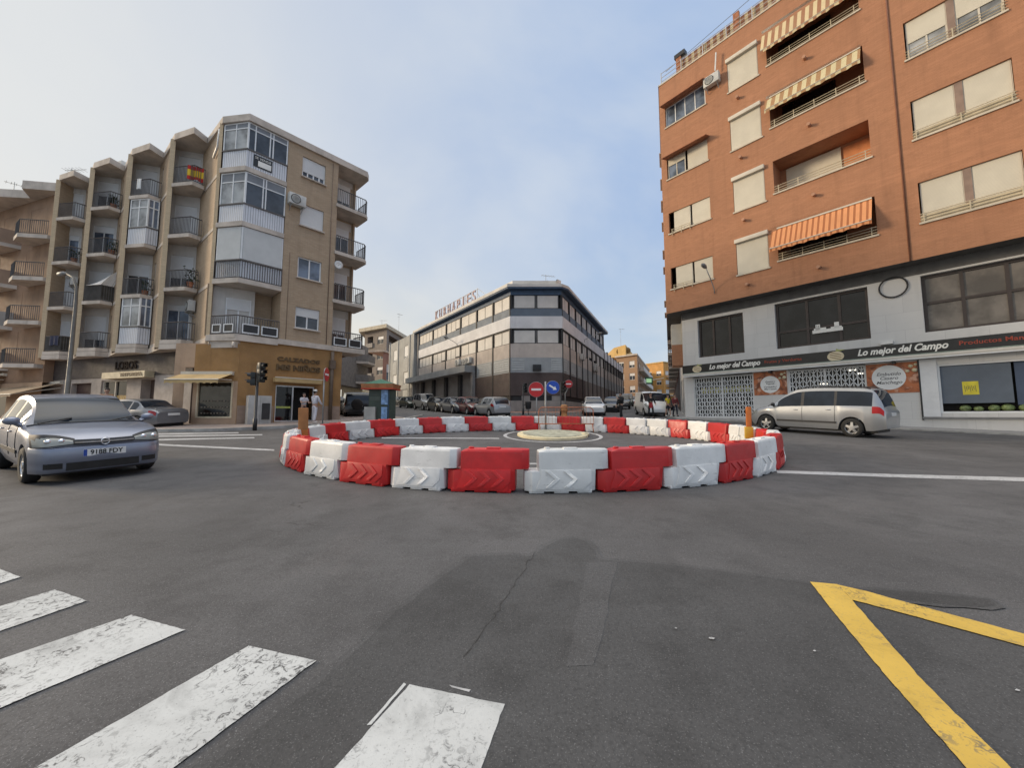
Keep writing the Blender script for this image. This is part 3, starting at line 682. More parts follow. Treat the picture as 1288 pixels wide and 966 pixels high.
# open balcony on the first storey of the corner
z = LEV[0]; bo = MB().prism([xy(F0+Vector((.0, -.1))), xy(PK+Vector((0, -.11))), xy(Lf.p(U1+.05, 0, .1)), xy(Lf.p(U1, 0, -1.5)), xy(F0+Vector((.3, 1.4)))], z-.16, z+.02).build('balcony_slab', CONC, L)
railing(bo, [F0+Vector((.04, -.02)), PK+Vector((0, -.03)), Lf.p(U1, 0, .03)], z, .98)
for f_, a, b, t_ in ((Lf, .02, .75, .6), (Lf, .85, 1.6, .6), (f2, .1, .6, .55), (f2, .75, 1.3, .55)): frame(MB(), f_, a, b, z+.12, z+t_, .06, .05, .02).build('planter_frame', WHITEF, bo)
m = MB()
for f, a, b in ((Lf, .06, .71), (Lf, .89, 1.56), (f2, .1, .6), (f2, .75, 1.3)): m.fbox(f, a, b, z+.14, z+.56, .042, .052)
m.build_each('screen', BLACK, bo)
wf = Lf.off(-1.5); m = MB(); wall(m, wf, -1.2, U1, z, 8.2); m.build('recess_back_wall', TAN, L)
df, dw = fr2(F0+Vector((.28, .5)), F0+Vector((1.25, 1.15)))
MB().fbox(df, -.5, dw+.1, z, 8.15, -.2, 0).build('recess_side_wall', PLAST, L); window(L, df, .05, dw-.05, z+.05, z+2.1, .03, .3, 2, sill=False, name='balcony_door', gl=GLASSB)
# right-hand end balconies
for k, z in enumerate(LEV):
    bo = MB().prism([xy(Lf.p(4.35, 0, .1)), xy(Lf.p(6.2, 0, .1)), xy(Lf.p(6.42, 0, -.15)), xy(Lf.p(6.42, 0, -1.6)), xy(Lf.p(4.35, 0, -1.6))], z-.2, z).build('balcony_slab', CONC, L)
    railing(bo, [Lf.p(4.44, 0, .04), Lf.p(6.17, 0, .04), Lf.p(6.36, 0, -.18), Lf.p(6.36, 0, -1.4)], z, .97)
    window(L, Lf, 4.75, 5.75, z+.04, z+2.1, -1.3, (.5, .35, .3, .55)[k], 2, sill=False, name='balcony_door')
    MB().fbox(Lf, 4.6, 5.9, z+2.1, z+2.6, -1.34, -1.31).build('lintel_panel', PLAST, L)
    if k == 0:
        m2 = MB()
        for a, b in ((4.5, 5.25), (5.4, 6.15)): frame(MB(), Lf, a, b, z+.12, z+.6, .09, .05, .02).build('planter_frame', WHITEF, bo); m2.fbox(Lf, a+.04, b-.04, z+.15, z+.57, .065, .08)
        m2.build_each('screen', BLACK, bo)
MB().fbox(Lf, 6.0, 6.1, 5.3, RT, -1.5, -1.2).build('end_pier', TAN, L)
dish = Lf.p(4.5, 10.35, .3); T = Matrix.Translation(dish) @ Matrix(((Lf.e.x, 0, Lf.n.x, 0), (Lf.e.y, 0, Lf.n.y, 0), (0, 1, 0, 0), (0, 0, 0, 1)))
o = empty('satellite_dish', dish, 'small white satellite dish beside the right-hand balconies of the tan block', 'satellite dish')
MB().lathe([(.01, 0), (.14, .02), (.25, .07), (.26, .075), (.14, .03), (.0, .012)], mat=T, n=20).build('reflector', WHITEM, o); MB().bar(dish, Lf.p(4.45, 10.1, 0), .04).bar(dish, dish+Lf.p(0, 0, .3)-Lf.p(0, 0, 0), .02).build('arm', GALV, o)
MB().tube([Lf.p(4.1, 16.6, .03), Lf.p(4.1, 5.6, .03)], .02, 6).tube([Lf.p(2.0, 10.4, .02), Lf.p(2.0, 5.6, .02)], .012, 5).build('cable_run', M('weathered_cable', (.2, .14, .1), .7), L)
MB().tube([F0.to_3d()+Vector((-.35, .2, 16.6)), F0.to_3d()+Vector((-.35, .15, 15.6)), F0.to_3d()+Vector((-.9, .6, 15.3))], .06, 8).build('rainwater_pipe', WHITEM, L)
# ---- shop front
zb = gz(18.5)
LB = (-16.7, 18.75); Bf, bw = fr2(LB, LF0)
m = MB(); wall(m, Lf, 0, 5.05, zb-.3, 5.28, [(1.66, 3.62, gz(20)+.14, 3.12, .3)])
m.quad(Lf.p(5.05, zb-.3, 0), Lf.p(5.05, zb-.3, -8), Lf.p(5.05, 5.28, -8), Lf.p(5.05, 5.28, 0))
m.build('shop_wall', MUST, L)
uw0, uw1 = bw-2.0, bw-.22
m = MB(); wall(m, Bf, 1.0, bw, zb-.3, 5.1, [(uw0, uw1, 1.39, 3.2, .25)]); m.build('shop_side_wall', BEIGEW, L)
m = MB(); wall(m, Bf, 0, .55, zb-.3, 3.9); m.fbox(Bf, -.0, 1.0, 3.9, 5.1, -.3, -.0); m.build('side_pillar', BEIGEW, L)
MB().fbox(Bf, .55, 1.0, zb-.2, 3.9, -.5, -.42).build('side_door', M('brown_door', (.10, .07, .055), .6), L)
MB().fbox(Bf, 1.0, bw+.0, 3.2, 5.05, .004, .012).build('mustard_panel', MUST, L)
m = MB(); m.fbox(Lf, .02, 1.6, zb-.25, 2.0, .004, .02); m.fbox(Lf, 3.68, 5.03, zb-.25, 2.05, .004, .02); m.build_each('dado', MUSTD, L)
m = MB(); frame(m, Bf, uw0, uw1, 1.39, 3.2, .03, .07, .1); sw_ = m.build('shop_window', M('cream_shop_frame', (.62, .52, .36), .5), L)
MB().fbox(Bf, uw0+.03, uw1-.03, 1.42, 3.17, -.06, -.045).build('pane', glass_mat('shop_glass', (.035, .032, .026), .05, .6, .6), sw_)
m = MB()
for r in range(3):
    for c_ in range(9): m.ball(Bf.p(uw0+.25+c_*.16, 1.62+r*.3, -.028), .055, .02, .035, 8, 5)
m.build('shoe_display', M('shoe_leather', (.16, .13, .1), .5, .6, 9), sw_)
# awning over the side window
def awning(b, f, u0, u1, z1, d1, z0, d0, mat, val=.22, name='awning', box=True, arms=True):
    o = MB(); n = 24
    o.hexa([f.p(u0, z0, d1), f.p(u1, z0, d1), f.p(u1, z1, d0), f.p(u0, z1, d0), f.p(u0, z0+.012, d1), f.p(u1, z0+.012, d1), f.p(u1, z1+.012, d0), f.p(u0, z1+.012, d0)])
    for i in range(n):
        a, c_ = u0+(u1-u0)*i/n, u0+(u1-u0)*(i+1)/n
        zz_ = val*(.85+.15*math.cos(i*2.1))
        o.add([f.p(a, z0, d1), f.p(c_, z0, d1), f.p(c_, z0-val*(.85+.15*math.cos((i+1)*2.1)), d1+.012), f.p(a, z0-zz_, d1+.012)], [(0, 1, 2, 3)])
    o = o.build(name, mat, b)
    a = MB().bar(f.p(u0, z0, d1), f.p(u1, z0, d1), .05)
    if arms: a.bar(f.p(u0+.05, z1-.3, d0), f.p(u0+.05, z0, d1), .035).bar(f.p(u1-.05, z1-.3, d0), f.p(u1-.05, z0, d1), .035)
    a.build('awning_bar', CREAMF, o)
    if box: MB().fbox(f, u0, u1, z1-.06, z1+.12, d0-.1, d0+.08).build('awning_roller', CREAMF, o)
    return o
awning(L, Bf, uw0-.75, uw1+.02, 3.55, 1.0, 3.2, .08, YAWN, .2)
o = MB().fbox(Lf, 1.5, 3.85, 3.24, 3.5, 0, .38).build('rolled_awning', YAWN, L, bevel=.05); MB().fbox(Lf, 1.5, 3.85, 3.47, 3.52, .36, .4).build('awning_bar', CREAMF, o)
m = MB(); frame(m, Lf, 1.66, 3.62, gz(20)+.14, 3.12, -.12, .07, .08, [2.52]); d_ = m.build('shop_door', ALU, L)
MB().fbox(Lf, 1.7, 2.5, gz(20)+.2, 3.05, -.19, -.175).build('pane', GLASSD, d_)
MB().fbox(Lf, 2.55, 3.6, gz(20)+.1, 3.1, -.9, -.85).build('dark_entrance', DARK, d_)
MB().fbox(Lf, 1.75, 2.45, 1.9, 2.0, -.172, -.165).build('display_shelf', M('yellow_green', (.45, .5, .12), .5), d_)
text_mb('CALZADOS', .30, .05, Lf, 2.72, 4.50, .03, width=2.15, bold=.012).build('sign_letters', M('dark_brown_letters', (.11, .065, .025), .6), L)
text_mb('MIS NIÑOS', .40, .06, Lf, 2.72, 4.05, .04, width=2.2, bold=.018).build('sign_letters', M('dark_brown_letters', (.11, .065, .025), .6), L)
m = MB().tube([Lf.p(4.45, 5.2, .12), Lf.p(4.45, zb+.3, .12)], .1, 8); m.fbox(Lf, 4.3, 4.6, 4.2, 4.7, .02, .25); m.build('drainpipe', M('brown_pipe', (.12, .085, .06), .6), L)
MB().tube([Lf.p(-.3, 5.1, .05), Lf.p(-.33, 4.85, .2)], .05, 6).build('spout', CONC, L)
# ---- ground floor under the stepped facade
Gf = Fr(fin[4]+Vector((.3, .7)), -DU); GL_ = DU.length*4
m = MB(); wall(m, Gf, -12, GL_-2.0, .6, 5.1, [(1.5, 3.6, 1.0, 3.5, .3), (4.6, 7.1, 1.2, 3.6, .3), (8.4, 9.6, 1.0, 3.55, .5)]); m.build('ground_floor_wall', M('grimy_white_tile', (.38, .33, .29), .7, .15, 2, streak=.4), L)
MB().fbox(Gf, -12, GL_-2.3, 3.78, 5.05, .0, .05).build('sign_fascia', M('taupe_fascia', (.058, .046, .042), .7, .2), L)
text_mb('LOBOS', .62, .04, Gf, 7.0, 4.4, .075, width=2.0, bold=.02).build('sign_letters', LETD, L)
MB().fbox(Gf, 5.7, 9.6, 3.62, 3.98, .05, .5).build('shop_sign', M('cream_sign', (.55, .46, .30), .6), L)
text_mb('TINTORERIA', .26, .02, Gf, 8.4, 3.8, .51, width=2.0, bold=.01).build('sign_letters', M('dark_brown_letters', (.11, .065, .025), .6), L)
MB().fbox(Gf, 1.5, 3.6, 1.0, 3.5, -.28, -.25).build('garage_door', M('dark_red_door', (.05, .022, .018), .6), L)
o = MB(); frame(o, Gf, 4.6, 7.1, 1.2, 3.6, -.1, .08, .08, [5.8]); o = o.build('shop_window', CREAMF, L); MB().fbox(Gf, 4.62, 7.08, 1.22, 3.58, -.2, -.18).build('pane', GLASSD, o)
MB().fbox(Gf, 5.9, 7.0, 1.3, 2.7, -.175, -.16).build('window_poster', M('ochre_poster', (.38, .24, .06), .6, .5, 7), o)
MB().fbox(Gf, 8.4, 9.6, 1.0, 3.55, -.5, -.46).build('door', M('brown_door', (.10, .07, .055), .6), L)
awning(L, Gf, -7.2, .6, 3.55, 2.1, 2.75, .1, BAWN, .15)

# ================================================================== older brown block further left
L2 = empty('apartment_block', (*(fin[4]+Vector((-1, .5))), gz(24)), 'older brown plastered block with deep concrete balconies at the left edge', 'apartment block')
Of = Fr(fin[4]+Vector((-28, 9.5)), Vector((28, -9.2))); OW = 29.1
m = MB(); BR = M('brown_plaster', (.29, .185, .12), .85, .16, .9, streak=.4)
wall(m, Of, 0, OW, 3.6, 16.2, [(OW-6.9+3.4*j, OW-5.3+3.4*j, z+.2, z+2.2, .2) for z in (4.9, 7.65, 10.5, 13.3) for j in range(-5, 2)])
m.prism([xy(Of.p(0, 0, -.01)), xy(Of.p(OW, 0, -.01)), xy(Of.p(OW, 0, -10)), xy(Of.p(0, 0, -10))], 3.6, 16.1)
m.build('wall', BR, L2)
for z in (4.9, 7.65, 10.5, 13.3):
    for j in range(-5, 2): window(L2, Of, OW-6.9+3.4*j, OW-5.3+3.4*j, z+.2, z+2.2, -.1, random.choice((.3, .6, .9)), 2, sill=False, name='balcony_door', fm=CREAMF, sm=SHUT)
PINK = M('pinkish_render', (.32, .22, .155), .85, .15, 1, streak=.4)
for k, z in enumerate((4.75, 7.5, 10.35, 13.15)):
    u = OW-2.9
    bo = MB().prism([xy(Of.p(u, 0, 0)), xy(Of.p(u+.15, 0, .9)), xy(Of.p(u+1.3, 0, 1.15)), xy(Of.p(u+2.75, 0, .4)), xy(Of.p(u+2.75, 0, 0))], z-.25, z).build('balcony_slab', CONC, L2)
    railing(bo, [Of.p(u+.17, 0, .86), Of.p(u+1.3, 0, 1.1), Of.p(u+2.7, 0, .38)], z, .95)
    MB().prism([xy(Of.p(u+.2, 0, .84)), xy(Of.p(u+1.2, 0, 1.06)), xy(Of.p(u+1.2, 0, 1.04)), xy(Of.p(u+.2, 0, .82))], z+.05, z+.9).build('privacy_screen', M('cream_screen', (.42, .33, .24), .8, .2), bo)
    u = OW-7.6
    bo = MB().prism([xy(Of.p(u, 0, 0)), xy(Of.p(u+.1, 0, 1.3)), xy(Of.p(u+2.9, 0, 1.3)), xy(Of.p(u+3.3, 0, 0))], z-.25, z+.0).build('balcony_slab', CONC, L2)
    mm = MB().fbox(Of, u+.1, u+2.95, z, z+.95, 1.16, 1.28); mm.hexa([Of.p(u+2.92, z, 1.28), Of.p(u+3.3, z, 0), Of.p(u+3.18, z, 0), Of.p(u+2.8, z, 1.2), Of.p(u+2.92, z+.95, 1.28), Of.p(u+3.3, z+.95, 0), Of.p(u+3.18, z+.95, 0), Of.p(u+2.8, z+.95, 1.2)])
    mm.build('parapet', PINK if k != 1 else GREYPL, bo)
MB().prism([xy(Of.p(0, 0, 1.0)), xy(Of.p(OW-5, 0, 1.2)), xy(Of.p(OW-3, 0, .3)), xy(Of.p(OW-1.8, 0, 1.1)), xy(Of.p(OW-.05, 0, .2)), xy(Of.p(OW, 0, -10)), xy(Of.p(0, 0, -10))], 16.2, 16.75).build('roof_slab', CONC, L2)
MB().fbox(Of, 0, OW-1, 16.75, 17.3, -5, -1.2).build('roof_parapet', CONC, L2)
m = MB(); wall(m, Of.off(.1), 0, OW+.2, .8, 3.62, [(OW-6.5, OW-3.8, 1.2, 3.2, .3)]); m.build('shop_wall', BEIGEW, L2); MB().fbox(Of, OW-6.5, OW-3.8, 1.2, 3.2, -.2, -.15).build('shop_window', GLASSD, L2)
awning(L2, Of, OW-8.5, OW-4.3, 4.2, 1.9, 3.6, .1, BAWN, .2)
# ================================================================== long warehouse-office with the chamfered corner (middle)
K = empty('warehouse_building', (2.2, 34, gz(34)), 'three storey white, blue and brown industrial building with chamfered corner in the middle', 'warehouse')
NAVY = M('navy_soffit', (.050, .095, .17), .6, .15); BLUEG = M('blue_grey_panel', (.12, .155, .20), .6, .1, 1); KWHITE = M('white_band', (.68, .68, .69), .7, .08, .8, streak=.2)
KBEI = M('beige_panel', (.52, .46, .41), .75, .1, .9, streak=.2); KGREY = M('grey_metal_cladding', (.32, .34, .35), .6, .1, 1); KBR = M('brown_cladding', (.072, .050, .045), .65, .15, .9); KPL = M('grey_plinth', (.27, .255, .24), .85, .15, 1.2, streak=.3)
MUL = M('black_mullion', (.020, .018, .018), .6)
ROWS = [(2.84, 1.2, KPL), ]
ul = [0, -2.98, -6.21, -9.87, -13.62, -17.59, -22.3]; uc = [.0, 2.33, 4.675]; ur = [0] + [2.55*i for i in range(1, 9)]
URN = 40.0; UTOP = 20.6
def band(z0, z1, mat, name, d=0, l=-22.3, r=URN, faces='lcr', th=.3):
    m = MB()
    if 'l' in faces: m.fbox(Kl, l, .0, z0, z1, d-th, d)
    if 'c' in faces: m.fbox(Kc, -.0, 4.675, z0, z1, d-th, d-.002)
    if 'r' in faces: m.fbox(Kr, 0, r, z0, z1, d-th, d)
    return m.build(name, mat, K)
band(1.0, 2.84, KPL, 'plinth', .05, l=-6.4)
band(3.30, 5.36, KBR, 'brown_cladding', 0, l=-6.4, r=9.0)
band(5.36, 6.72, KGREY, 'grey_cladding', .0, l=-6.4, r=URN)
band(6.72, 8.0, KBEI, 'beige_panels', 0); band(9.28, 9.39, MUL, 'shadow_gap', -.05); band(9.39, 10.5, KWHITE, 'white_band', .06)
band(10.5, 11.22, BLUEG, 'blue_grey_panels', 0, r=UTOP); band(12.5, 12.95, NAVY, 'navy_frieze', -.02, r=UTOP)
band(2.84, 3.3, MUL, 'basement_window_strip', -.12, l=-6.4)
m = MB()
for a, b, f in ((-5.6, -4.2, Kl), (-2.6, -1.9, Kl), (1.0, 1.75, Kc), (3.7, 4.5, Kc)): m.fbox(f, a, b, 2.86, 3.28, -.1, -.03)
m.build_each('basement_pier', KPL, K)
m = MB(); m.fbox(Kr, 9.0, URN, 1.5, 5.36, -.3, 0); m.build('side_cladding', M('taupe_cladding', (.19, .165, .15), .7, .15, .8), K)
# window strips: frame, pane and shutters in every bay
def bay(f, u0, u1, z0, z1, n, shutters):
    o = frame(MB(), f, u0, u1, z0, z1, -.06, .07, .06, [u0+(u1-u0)*i/n for i in range(1, n)]).build('window', MUL, K)
    MB().fbox(f, u0+.03, u1-.03, z0+.03, z1-.03, -.16, -.14).build('pane', GLASS, o)
    mm = MB()
    for i in range(n):
        a, b = u0+(u1-u0)*i/n+.05, u0+(u1-u0)*(i+1)/n-.05
        s = shutters[i % len(shutters)]
        if s: mm.fbox(f, a, b, z1-(z1-z0)*s, z1-.05, -.13, -.07)
    mm.build_each('roller_shutter', KSH, o)
KSH = slat_mat('office_roller_shutter', (.66, .635, .59), .06, 'y', .25, .55, .08, .88)
random.seed(5)
for z0, z1 in ((11.22, 12.5), (8.0, 9.28)):
    for i in range(6):
        n = 2 if i < 3 else (3 if i < 5 else 4); bay(Kl, ul[i+1]+.12, ul[i]-.12, z0, z1, n, [1, 1, random.choice((1, .85)), 1])
    for a, b in ((.22, 2.33), (2.33, 4.45)): bay(Kc, a+.06, b-.06, z0, z1, 1, [1])
    for i in range(8):
        if ur[i+1] > (UTOP if z0 > 11 else 99): break
        bay(Kr, ur[i]+.14, ur[i+1]-.14, z0, z1, 2, [1, random.choice((1, 1, .7))])
for i in range(7): bay(Kr, 20.6+2.75*i+.2, 20.6+2.75*(i+1)-.2, 8.0, 9.28, 2, [1, random.choice((1, .6))])
m = MB()
for u in ul[:-1]: m.fbox(Kl, u-.1 if u else -.13, u+.1 if u else .0, 10.55, 12.5, -.1, .05); m.fbox(Kl, u-.1 if u else -.13, u+.1 if u else .0, 5.4 if u > -7 else 6.75, 9.3, -.1, .05)
for u in (-.0, 4.675-.13):
    m.fbox(Kc, u, u+.13, 11.2, 12.5, -.1, .045); m.fbox(Kc, u, u+.13, 8.0, 9.3, -.1, .045); 
m.fbox(Kl, -.1, 0, 1.8, 5.4, -.1, .04); m.fbox(Kl, -3.06, -2.92, 1.8, 5.4, -.1, .04)
for u in ur:
    if u <= UTOP: m.fbox(Kr, u-.11 if u else 0, u+.11, 10.55, 12.5, -.1, .05)
    m.fbox(Kr, u-.13 if u else 0, u+.13, 3.3 if u < 8 else 1.9, 9.3, -.1, .06)
for i in range(8): m.fbox(Kr, 20.6+2.75*i-.16, 20.6+2.75*i+.16, 2.0, 10.75, -.1, .10)
for i in range(7): m.fbox(Kr, 22+2.75*i-.06, 22+2.75*i+.06, 2.0, 9.3, -.1, .04)
m.build_each('mullion', MUL, K)
for f, a, b in ((Kc, .12, 1.25), (Kc, 3.65, 4.55), (Kl, -2.8, -.2), (Kl, -6.0, -3.2), (Kr, .3, 1.6), (Kr, 2.9, 4.4), (Kr, 5.6, 7.2)):
    m = MB(); frame(m, f, a, b, 5.5, 6.62, .03, .06, .03, [(a+b)/2] if b-a > 2 else [])
    for k in range(5): m.hexa([f.p(a+.06, 5.6+k*.2, .03), f.p(b-.06, 5.6+k*.2, .03), f.p(b-.06, 5.62+k*.2, .005), f.p(a+.06, 5.62+k*.2, .005), f.p(a+.06, 5.64+k*.2, .03), f.p(b-.06, 5.64+k*.2, .03), f.p(b-.06, 5.74+k*.2, .005), f.p(a+.06, 5.74+k*.2, .005)])
    m.build('louvre', M('pale_louvre', (.40, .42, .42), .5, .08), K)
# eaves: overhanging roof slab with a navy soffit
def eave_poly(o, uend): return [xy(Kl.p(-23.4, 0, o)), xy(Kl.p(o*.52, 0, o)), xy(Kc.p(4.675+o*.0, 0, o)), xy(Kr.p(o*.6, 0, o)), xy(Kr.p(uend, 0, o)), xy(Kr.p(uend, 0, -14)), xy(Kl.p(-23.4, 0, -12))]
MB().prism(eave_poly(.5, UTOP+.6), 12.95, 13.08).build('eaves_soffit', NAVY, K)
MB().prism(eave_poly(.55, UTOP+.65), 13.08, 13.34).build('eaves_fascia', M('pale_fascia', (.60, .58, .54), .7, .12, 1), K)
MB().prism(eave_poly(-.35, UTOP-1.2), 13.32, 13.95).build('roof_parapet', M('pale_fascia', (.52, .50, .46), .7, .12, 1), K)
MB().prism([xy(Kl.p(-22.2, 0, -.32)), xy(Kl.p(0, 0, -.32)), xy(Kr.p(0, 0, -.32)), xy(Kr.p(UTOP-.1, 0, -.32)), xy(Kr.p(UTOP-.1, 0, -14)), xy(Kl.p(-22.2, 0, -12))], 1.0, 12.95).build('wall_core', KPL, K)
MB().prism([xy(Kr.p(UTOP-.1, 0, -.32)), xy(Kr.p(URN, 0, -.32)), xy(Kr.p(URN, 0, -14)), xy(Kr.p(UTOP-.1, 0, -14))], 1.2, 10.52).build('wall_core', KPL, K)
MB().fbox(Kr, UTOP, UTOP+.35, 10.5, 12.95, -.4, 0).build('end_wall', KWHITE, K)
# canopy over the garage doors on the left side
MB().fbox(Kl, -24.2, -6.5, 5.98, 6.68, -.2, 1.2).build('canopy', M('canopy_metal', (.30, .31, .31), .6, .12, 1, streak=.3), K)
m = MB(); g = MB()
for i in range(5):
    a = -24.0+i*3.6; g.fbox(Kl, a+.35, a+3.3, 2.0, 5.98, -.1, -.02); m.fbox(Kl, a-.3, a+.3, 1.8, 5.98, -.1, .25)
g.build_each('garage_door', SHUTG, K); m.build_each('pier', M('dark_pier', (.045, .042, .04), .8), K)
MB().fbox(Kl, -6.75, -6.4, 1.8, 5.98, -.2, .35).build('pier', KPL, K)
MB().fbox(Kl, -22.9, -22.3, 1.8, 12.95, -.3, .12).build('end_pier', KPL, K)
# rooftop letters on their steel frame
Sf = Kl.off(-.9); s = MB()
SU0, SU1, SZ = -18.9, -7.7, 13.9
for z in (13.75, 15.35): s.bar(Sf.p(SU0, z, 0), Sf.p(SU1, z, 0), .06)
for i in range(9):
    u = SU0+(SU1-SU0)*i/8; s.bar(Sf.p(u, 13.2, 0), Sf.p(u, 15.45, 0), .06).bar(Sf.p(u, 13.3, -1.3), Sf.p(u, 14.9, 0), .05)
s.bar(Sf.p(SU1, 15.45, 0), Sf.p(SU1+2.6, 13.5, -.6), .05).bar(Sf.p(SU1, 13.8, 0), Sf.p(SU1+2.4, 13.8, -.2), .05)
rs_ = empty('rooftop_sign', Sf.p(-12, 13.3, 0), 'row of tall red edged letters on a steel frame on the warehouse roof', 'sign')
s.build('steel_frame', M('white_painted_steel', (.55, .55, .55), .5), rs_)
lt = 'KURHAPIES'
for i, c in enumerate(lt):
    u = SU0+.55+(SU1-SU0-1.1)*i/(len(lt)-1)
    lo = text_mb(c, 1.75, .12, Sf, u, 14.62, .1, width=.24 if c == 'I' else .74, bold=.0).build('sign_letter', M('sign_letter_red', (.30, .20, .20), .5, .2, 4), rs_)
antenna(Kc.p(3.6, 13.8, -4), 2.1, 'thin aerial on the roof above the chamfered corner of the warehouse', 5, .4)
for i, (u, z) in enumerate(((-9.3, 7.1), (-7.6, 7.0), (-6.9, 7.05))): ac_unit(Kl, u-.6, z, .02, ['left air conditioner of three on the beige panels above the canopy', 'middle air conditioner of three on the beige panels above the canopy', 'right air conditioner of three on the beige panels above the canopy'][i], .95, .6)
ac_unit(Kr, 6.6, 7.4, .05, 'dark air conditioner hung high on the right side of the warehouse'); ac_unit(Kr, 13.5, 6.9, .05, 'larger air conditioner further along the right side of the warehouse', 1.1, .9)
o = empty('air_conditioner', Kc.p(2.4, 5.4, 0), 'black box air conditioner in the grey cladding of the chamfered corner', 'air conditioner', group='outdoor air-conditioning units')
MB().fbox(Kc, 2.0, 2.75, 5.5, 6.05, 0, .35).build('casing', BLACK, o, bevel=.02); m = MB()
for k in range(6): m.fbox(Kc, 2.05, 2.7, 5.56+k*.08, 5.59+k*.08, .35, .37)
m.build('grille', BPLAST, o)
def wall_lamp(f, u, z, label, L_=1.3, group='lamps on the walls', up=.5):
    o = empty('wall_lamp', f.p(u, z, 0), label, 'street lamp', group=group)
    MB().tube([f.p(u, z-.3, .06), f.p(u, z, .1), f.p(u, z+up*.5, L_*.5), f.p(u, z+up, L_)], .03, 8).build('arm', GALV, o)
    a = f.p(u, z+up, L_-.05); b = f.p(u, z+up+.12, L_+.55)
    h = MB().tube([a, a.lerp(b, .3), a.lerp(b, .7), b], .1, 10, rs=[.05, .12, .13, .04]).build('lamp_head', M('lamp_grey', (.20, .20, .20), .5), o)
    return o
wall_lamp(Kl, -10.5, 9.6, 'street lamp on an arm from the left side of the warehouse', 1.2); wall_lamp(Kr, 8.5, 9.9, 'street lamp on an arm from the right side of the warehouse', 1.5)

# grey three storey wing joined to the left of the warehouse
Wg = empty('office_building', Kl.p(-28, gz(55), 0), 'plain grey three storey building between the warehouse and the kiosk roof', 'office building')
GW = M('grey_concrete_wall', (.36, .36, .34), .85, .1, .9, streak=.3)
Wf = Kl.off(.4); hs = [(u, u+1.7, z, z+1.75, .12) for u in (-32.2, -27.2) for z in (6.1, 10.0)]
m = MB(); wall(m, Wf, -34.2, -22.95, 2, 13.1, hs); m.quad(Wf.p(-22.95, 2, 0), Wf.p(-22.95, 2, -.5), Wf.p(-22.95, 13.1, -.5), Wf.p(-22.95, 13.1, 0))
m.prism([xy(Wf.p(-34.2, 0, -.01)), xy(Wf.p(-22.95, 0, -.01)), xy(Wf.p(-22.95, 0, -9)), xy(Wf.p(-34.2, 0, -9))], 13.05, 13.12)
m.quad(Wf.p(-34.2, 2, -9), Wf.p(-34.2, 2, 0), Wf.p(-34.2, 13.1, 0), Wf.p(-34.2, 13.1, -9)); m.build('wall', GW, Wg)
for h in hs: window(Wg, Wf, h[0], h[1], h[2], h[3], -.06, .9, 2, sill=False)
m = MB()
for u in (-34.2, -30, -25, -23.3): m.fbox(Wf, u, u+.35, 2, 13.1, 0, .12)
for u in (-32.3, -27.3): 
    for z in (3.3, 7.9): m.fbox(Wf, u, u+1.9, z, z+1.9, .0, .05)
m.build_each('pilaster', M('grey_pilaster', (.42, .42, .40), .85, .1), Wg)
MB().fbox(Wf, -34.2, -22.95, 2.4, 5.4, 0, .03).build('ground_floor', M('dark_ground_floor', (.17, .165, .16), .8, .15), Wg)

# far apartment block, pink house and white railing down the left-hand street
FA = empty('apartment_block', onray(470, 74), 'distant grey brown apartment block with a pale flat roof down the left street', 'apartment block')
FB = brick_mat('far_brown_brick', (.27, .225, .19), (.24, .20, .17), (.2, .18, .16), .5, .14, .02, .3, .2)
a, b = onray(456, 76), onray(484, 72); f, w = fr2(a, b); top = 18.2
hs = [(w*.14, w*.40, z+.2, z+2.4, 1.2) for z in (5.8, 8.8, 11.8, 14.8)]+[(w*.60, w*.86, z+.6, z+2.1, .2) for z in (5.8, 8.8, 11.8, 14.8)]
m = MB(); wall(m, f, 0, w, 2, top, hs)
c = onray(522, 92); f2_, w2_ = fr2(b, c); hs2 = [(w2_*.06, w2_*.36, z+.1, z+2.4, 1.4) for z in (8.8, 11.8, 14.8)]+[(w2_*.5, w2_*.85, z+.1, z+2.4, 1.4) for z in (8.8, 11.8, 14.8)]
wall(m, f2_, 0, w2_, 2, top, hs2); m.quad((a.x, a.y, 2), (a.x, a.y, top), (a.x-3, a.y+16, top), (a.x-3, a.y+16, 2)); m.build('wall', FB, FA)
for h in hs[4:]: window(FA, f, h[0], h[1], h[2], h[3], -.1, .4, 2, sill=False, fm=CREAMF)
m = MB()
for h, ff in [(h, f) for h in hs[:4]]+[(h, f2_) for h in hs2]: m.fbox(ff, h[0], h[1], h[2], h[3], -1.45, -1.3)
m.build_each('loggia_wall', M('dark_loggia_wall', (.16, .13, .11), .8), FA)  # loggia back walls in a darker brown than the brick
m = MB()
for h, ff in [(h, f) for h in hs[:4]]+[(h, f2_) for h in hs2]: m.fbox(ff, h[0]-.1, h[1]+.1, h[2]-.1, h[2]+.8, -.05, .25)
m.build_each('balcony_front', M('balcony_grey', (.30, .27, .24), .8, .15), FA)
MB().prism([xy(a+Vector((-1, -.6, 0))), xy(b+Vector((.2, -.9, 0))), xy(c+Vector((1, -.5, 0))), (c.x, c.y+8), (a.x-4, a.y+16)], top, top+.7).build('roof_slab', M('pale_roof_edge', (.55, .48, .36), .8), FA)
antenna((a.x+2.0, a.y+4, top+.7), 3.0, 'left of two aerials on the distant grey brown block', 5, .2); antenna((a.x+5, a.y+6, top+.7), 5, 'right, taller aerial on the distant grey brown block', 6, 1.1)
PH = empty('house', onray(488, 70), 'small salmon pink house just above the green kiosk roof', 'house')
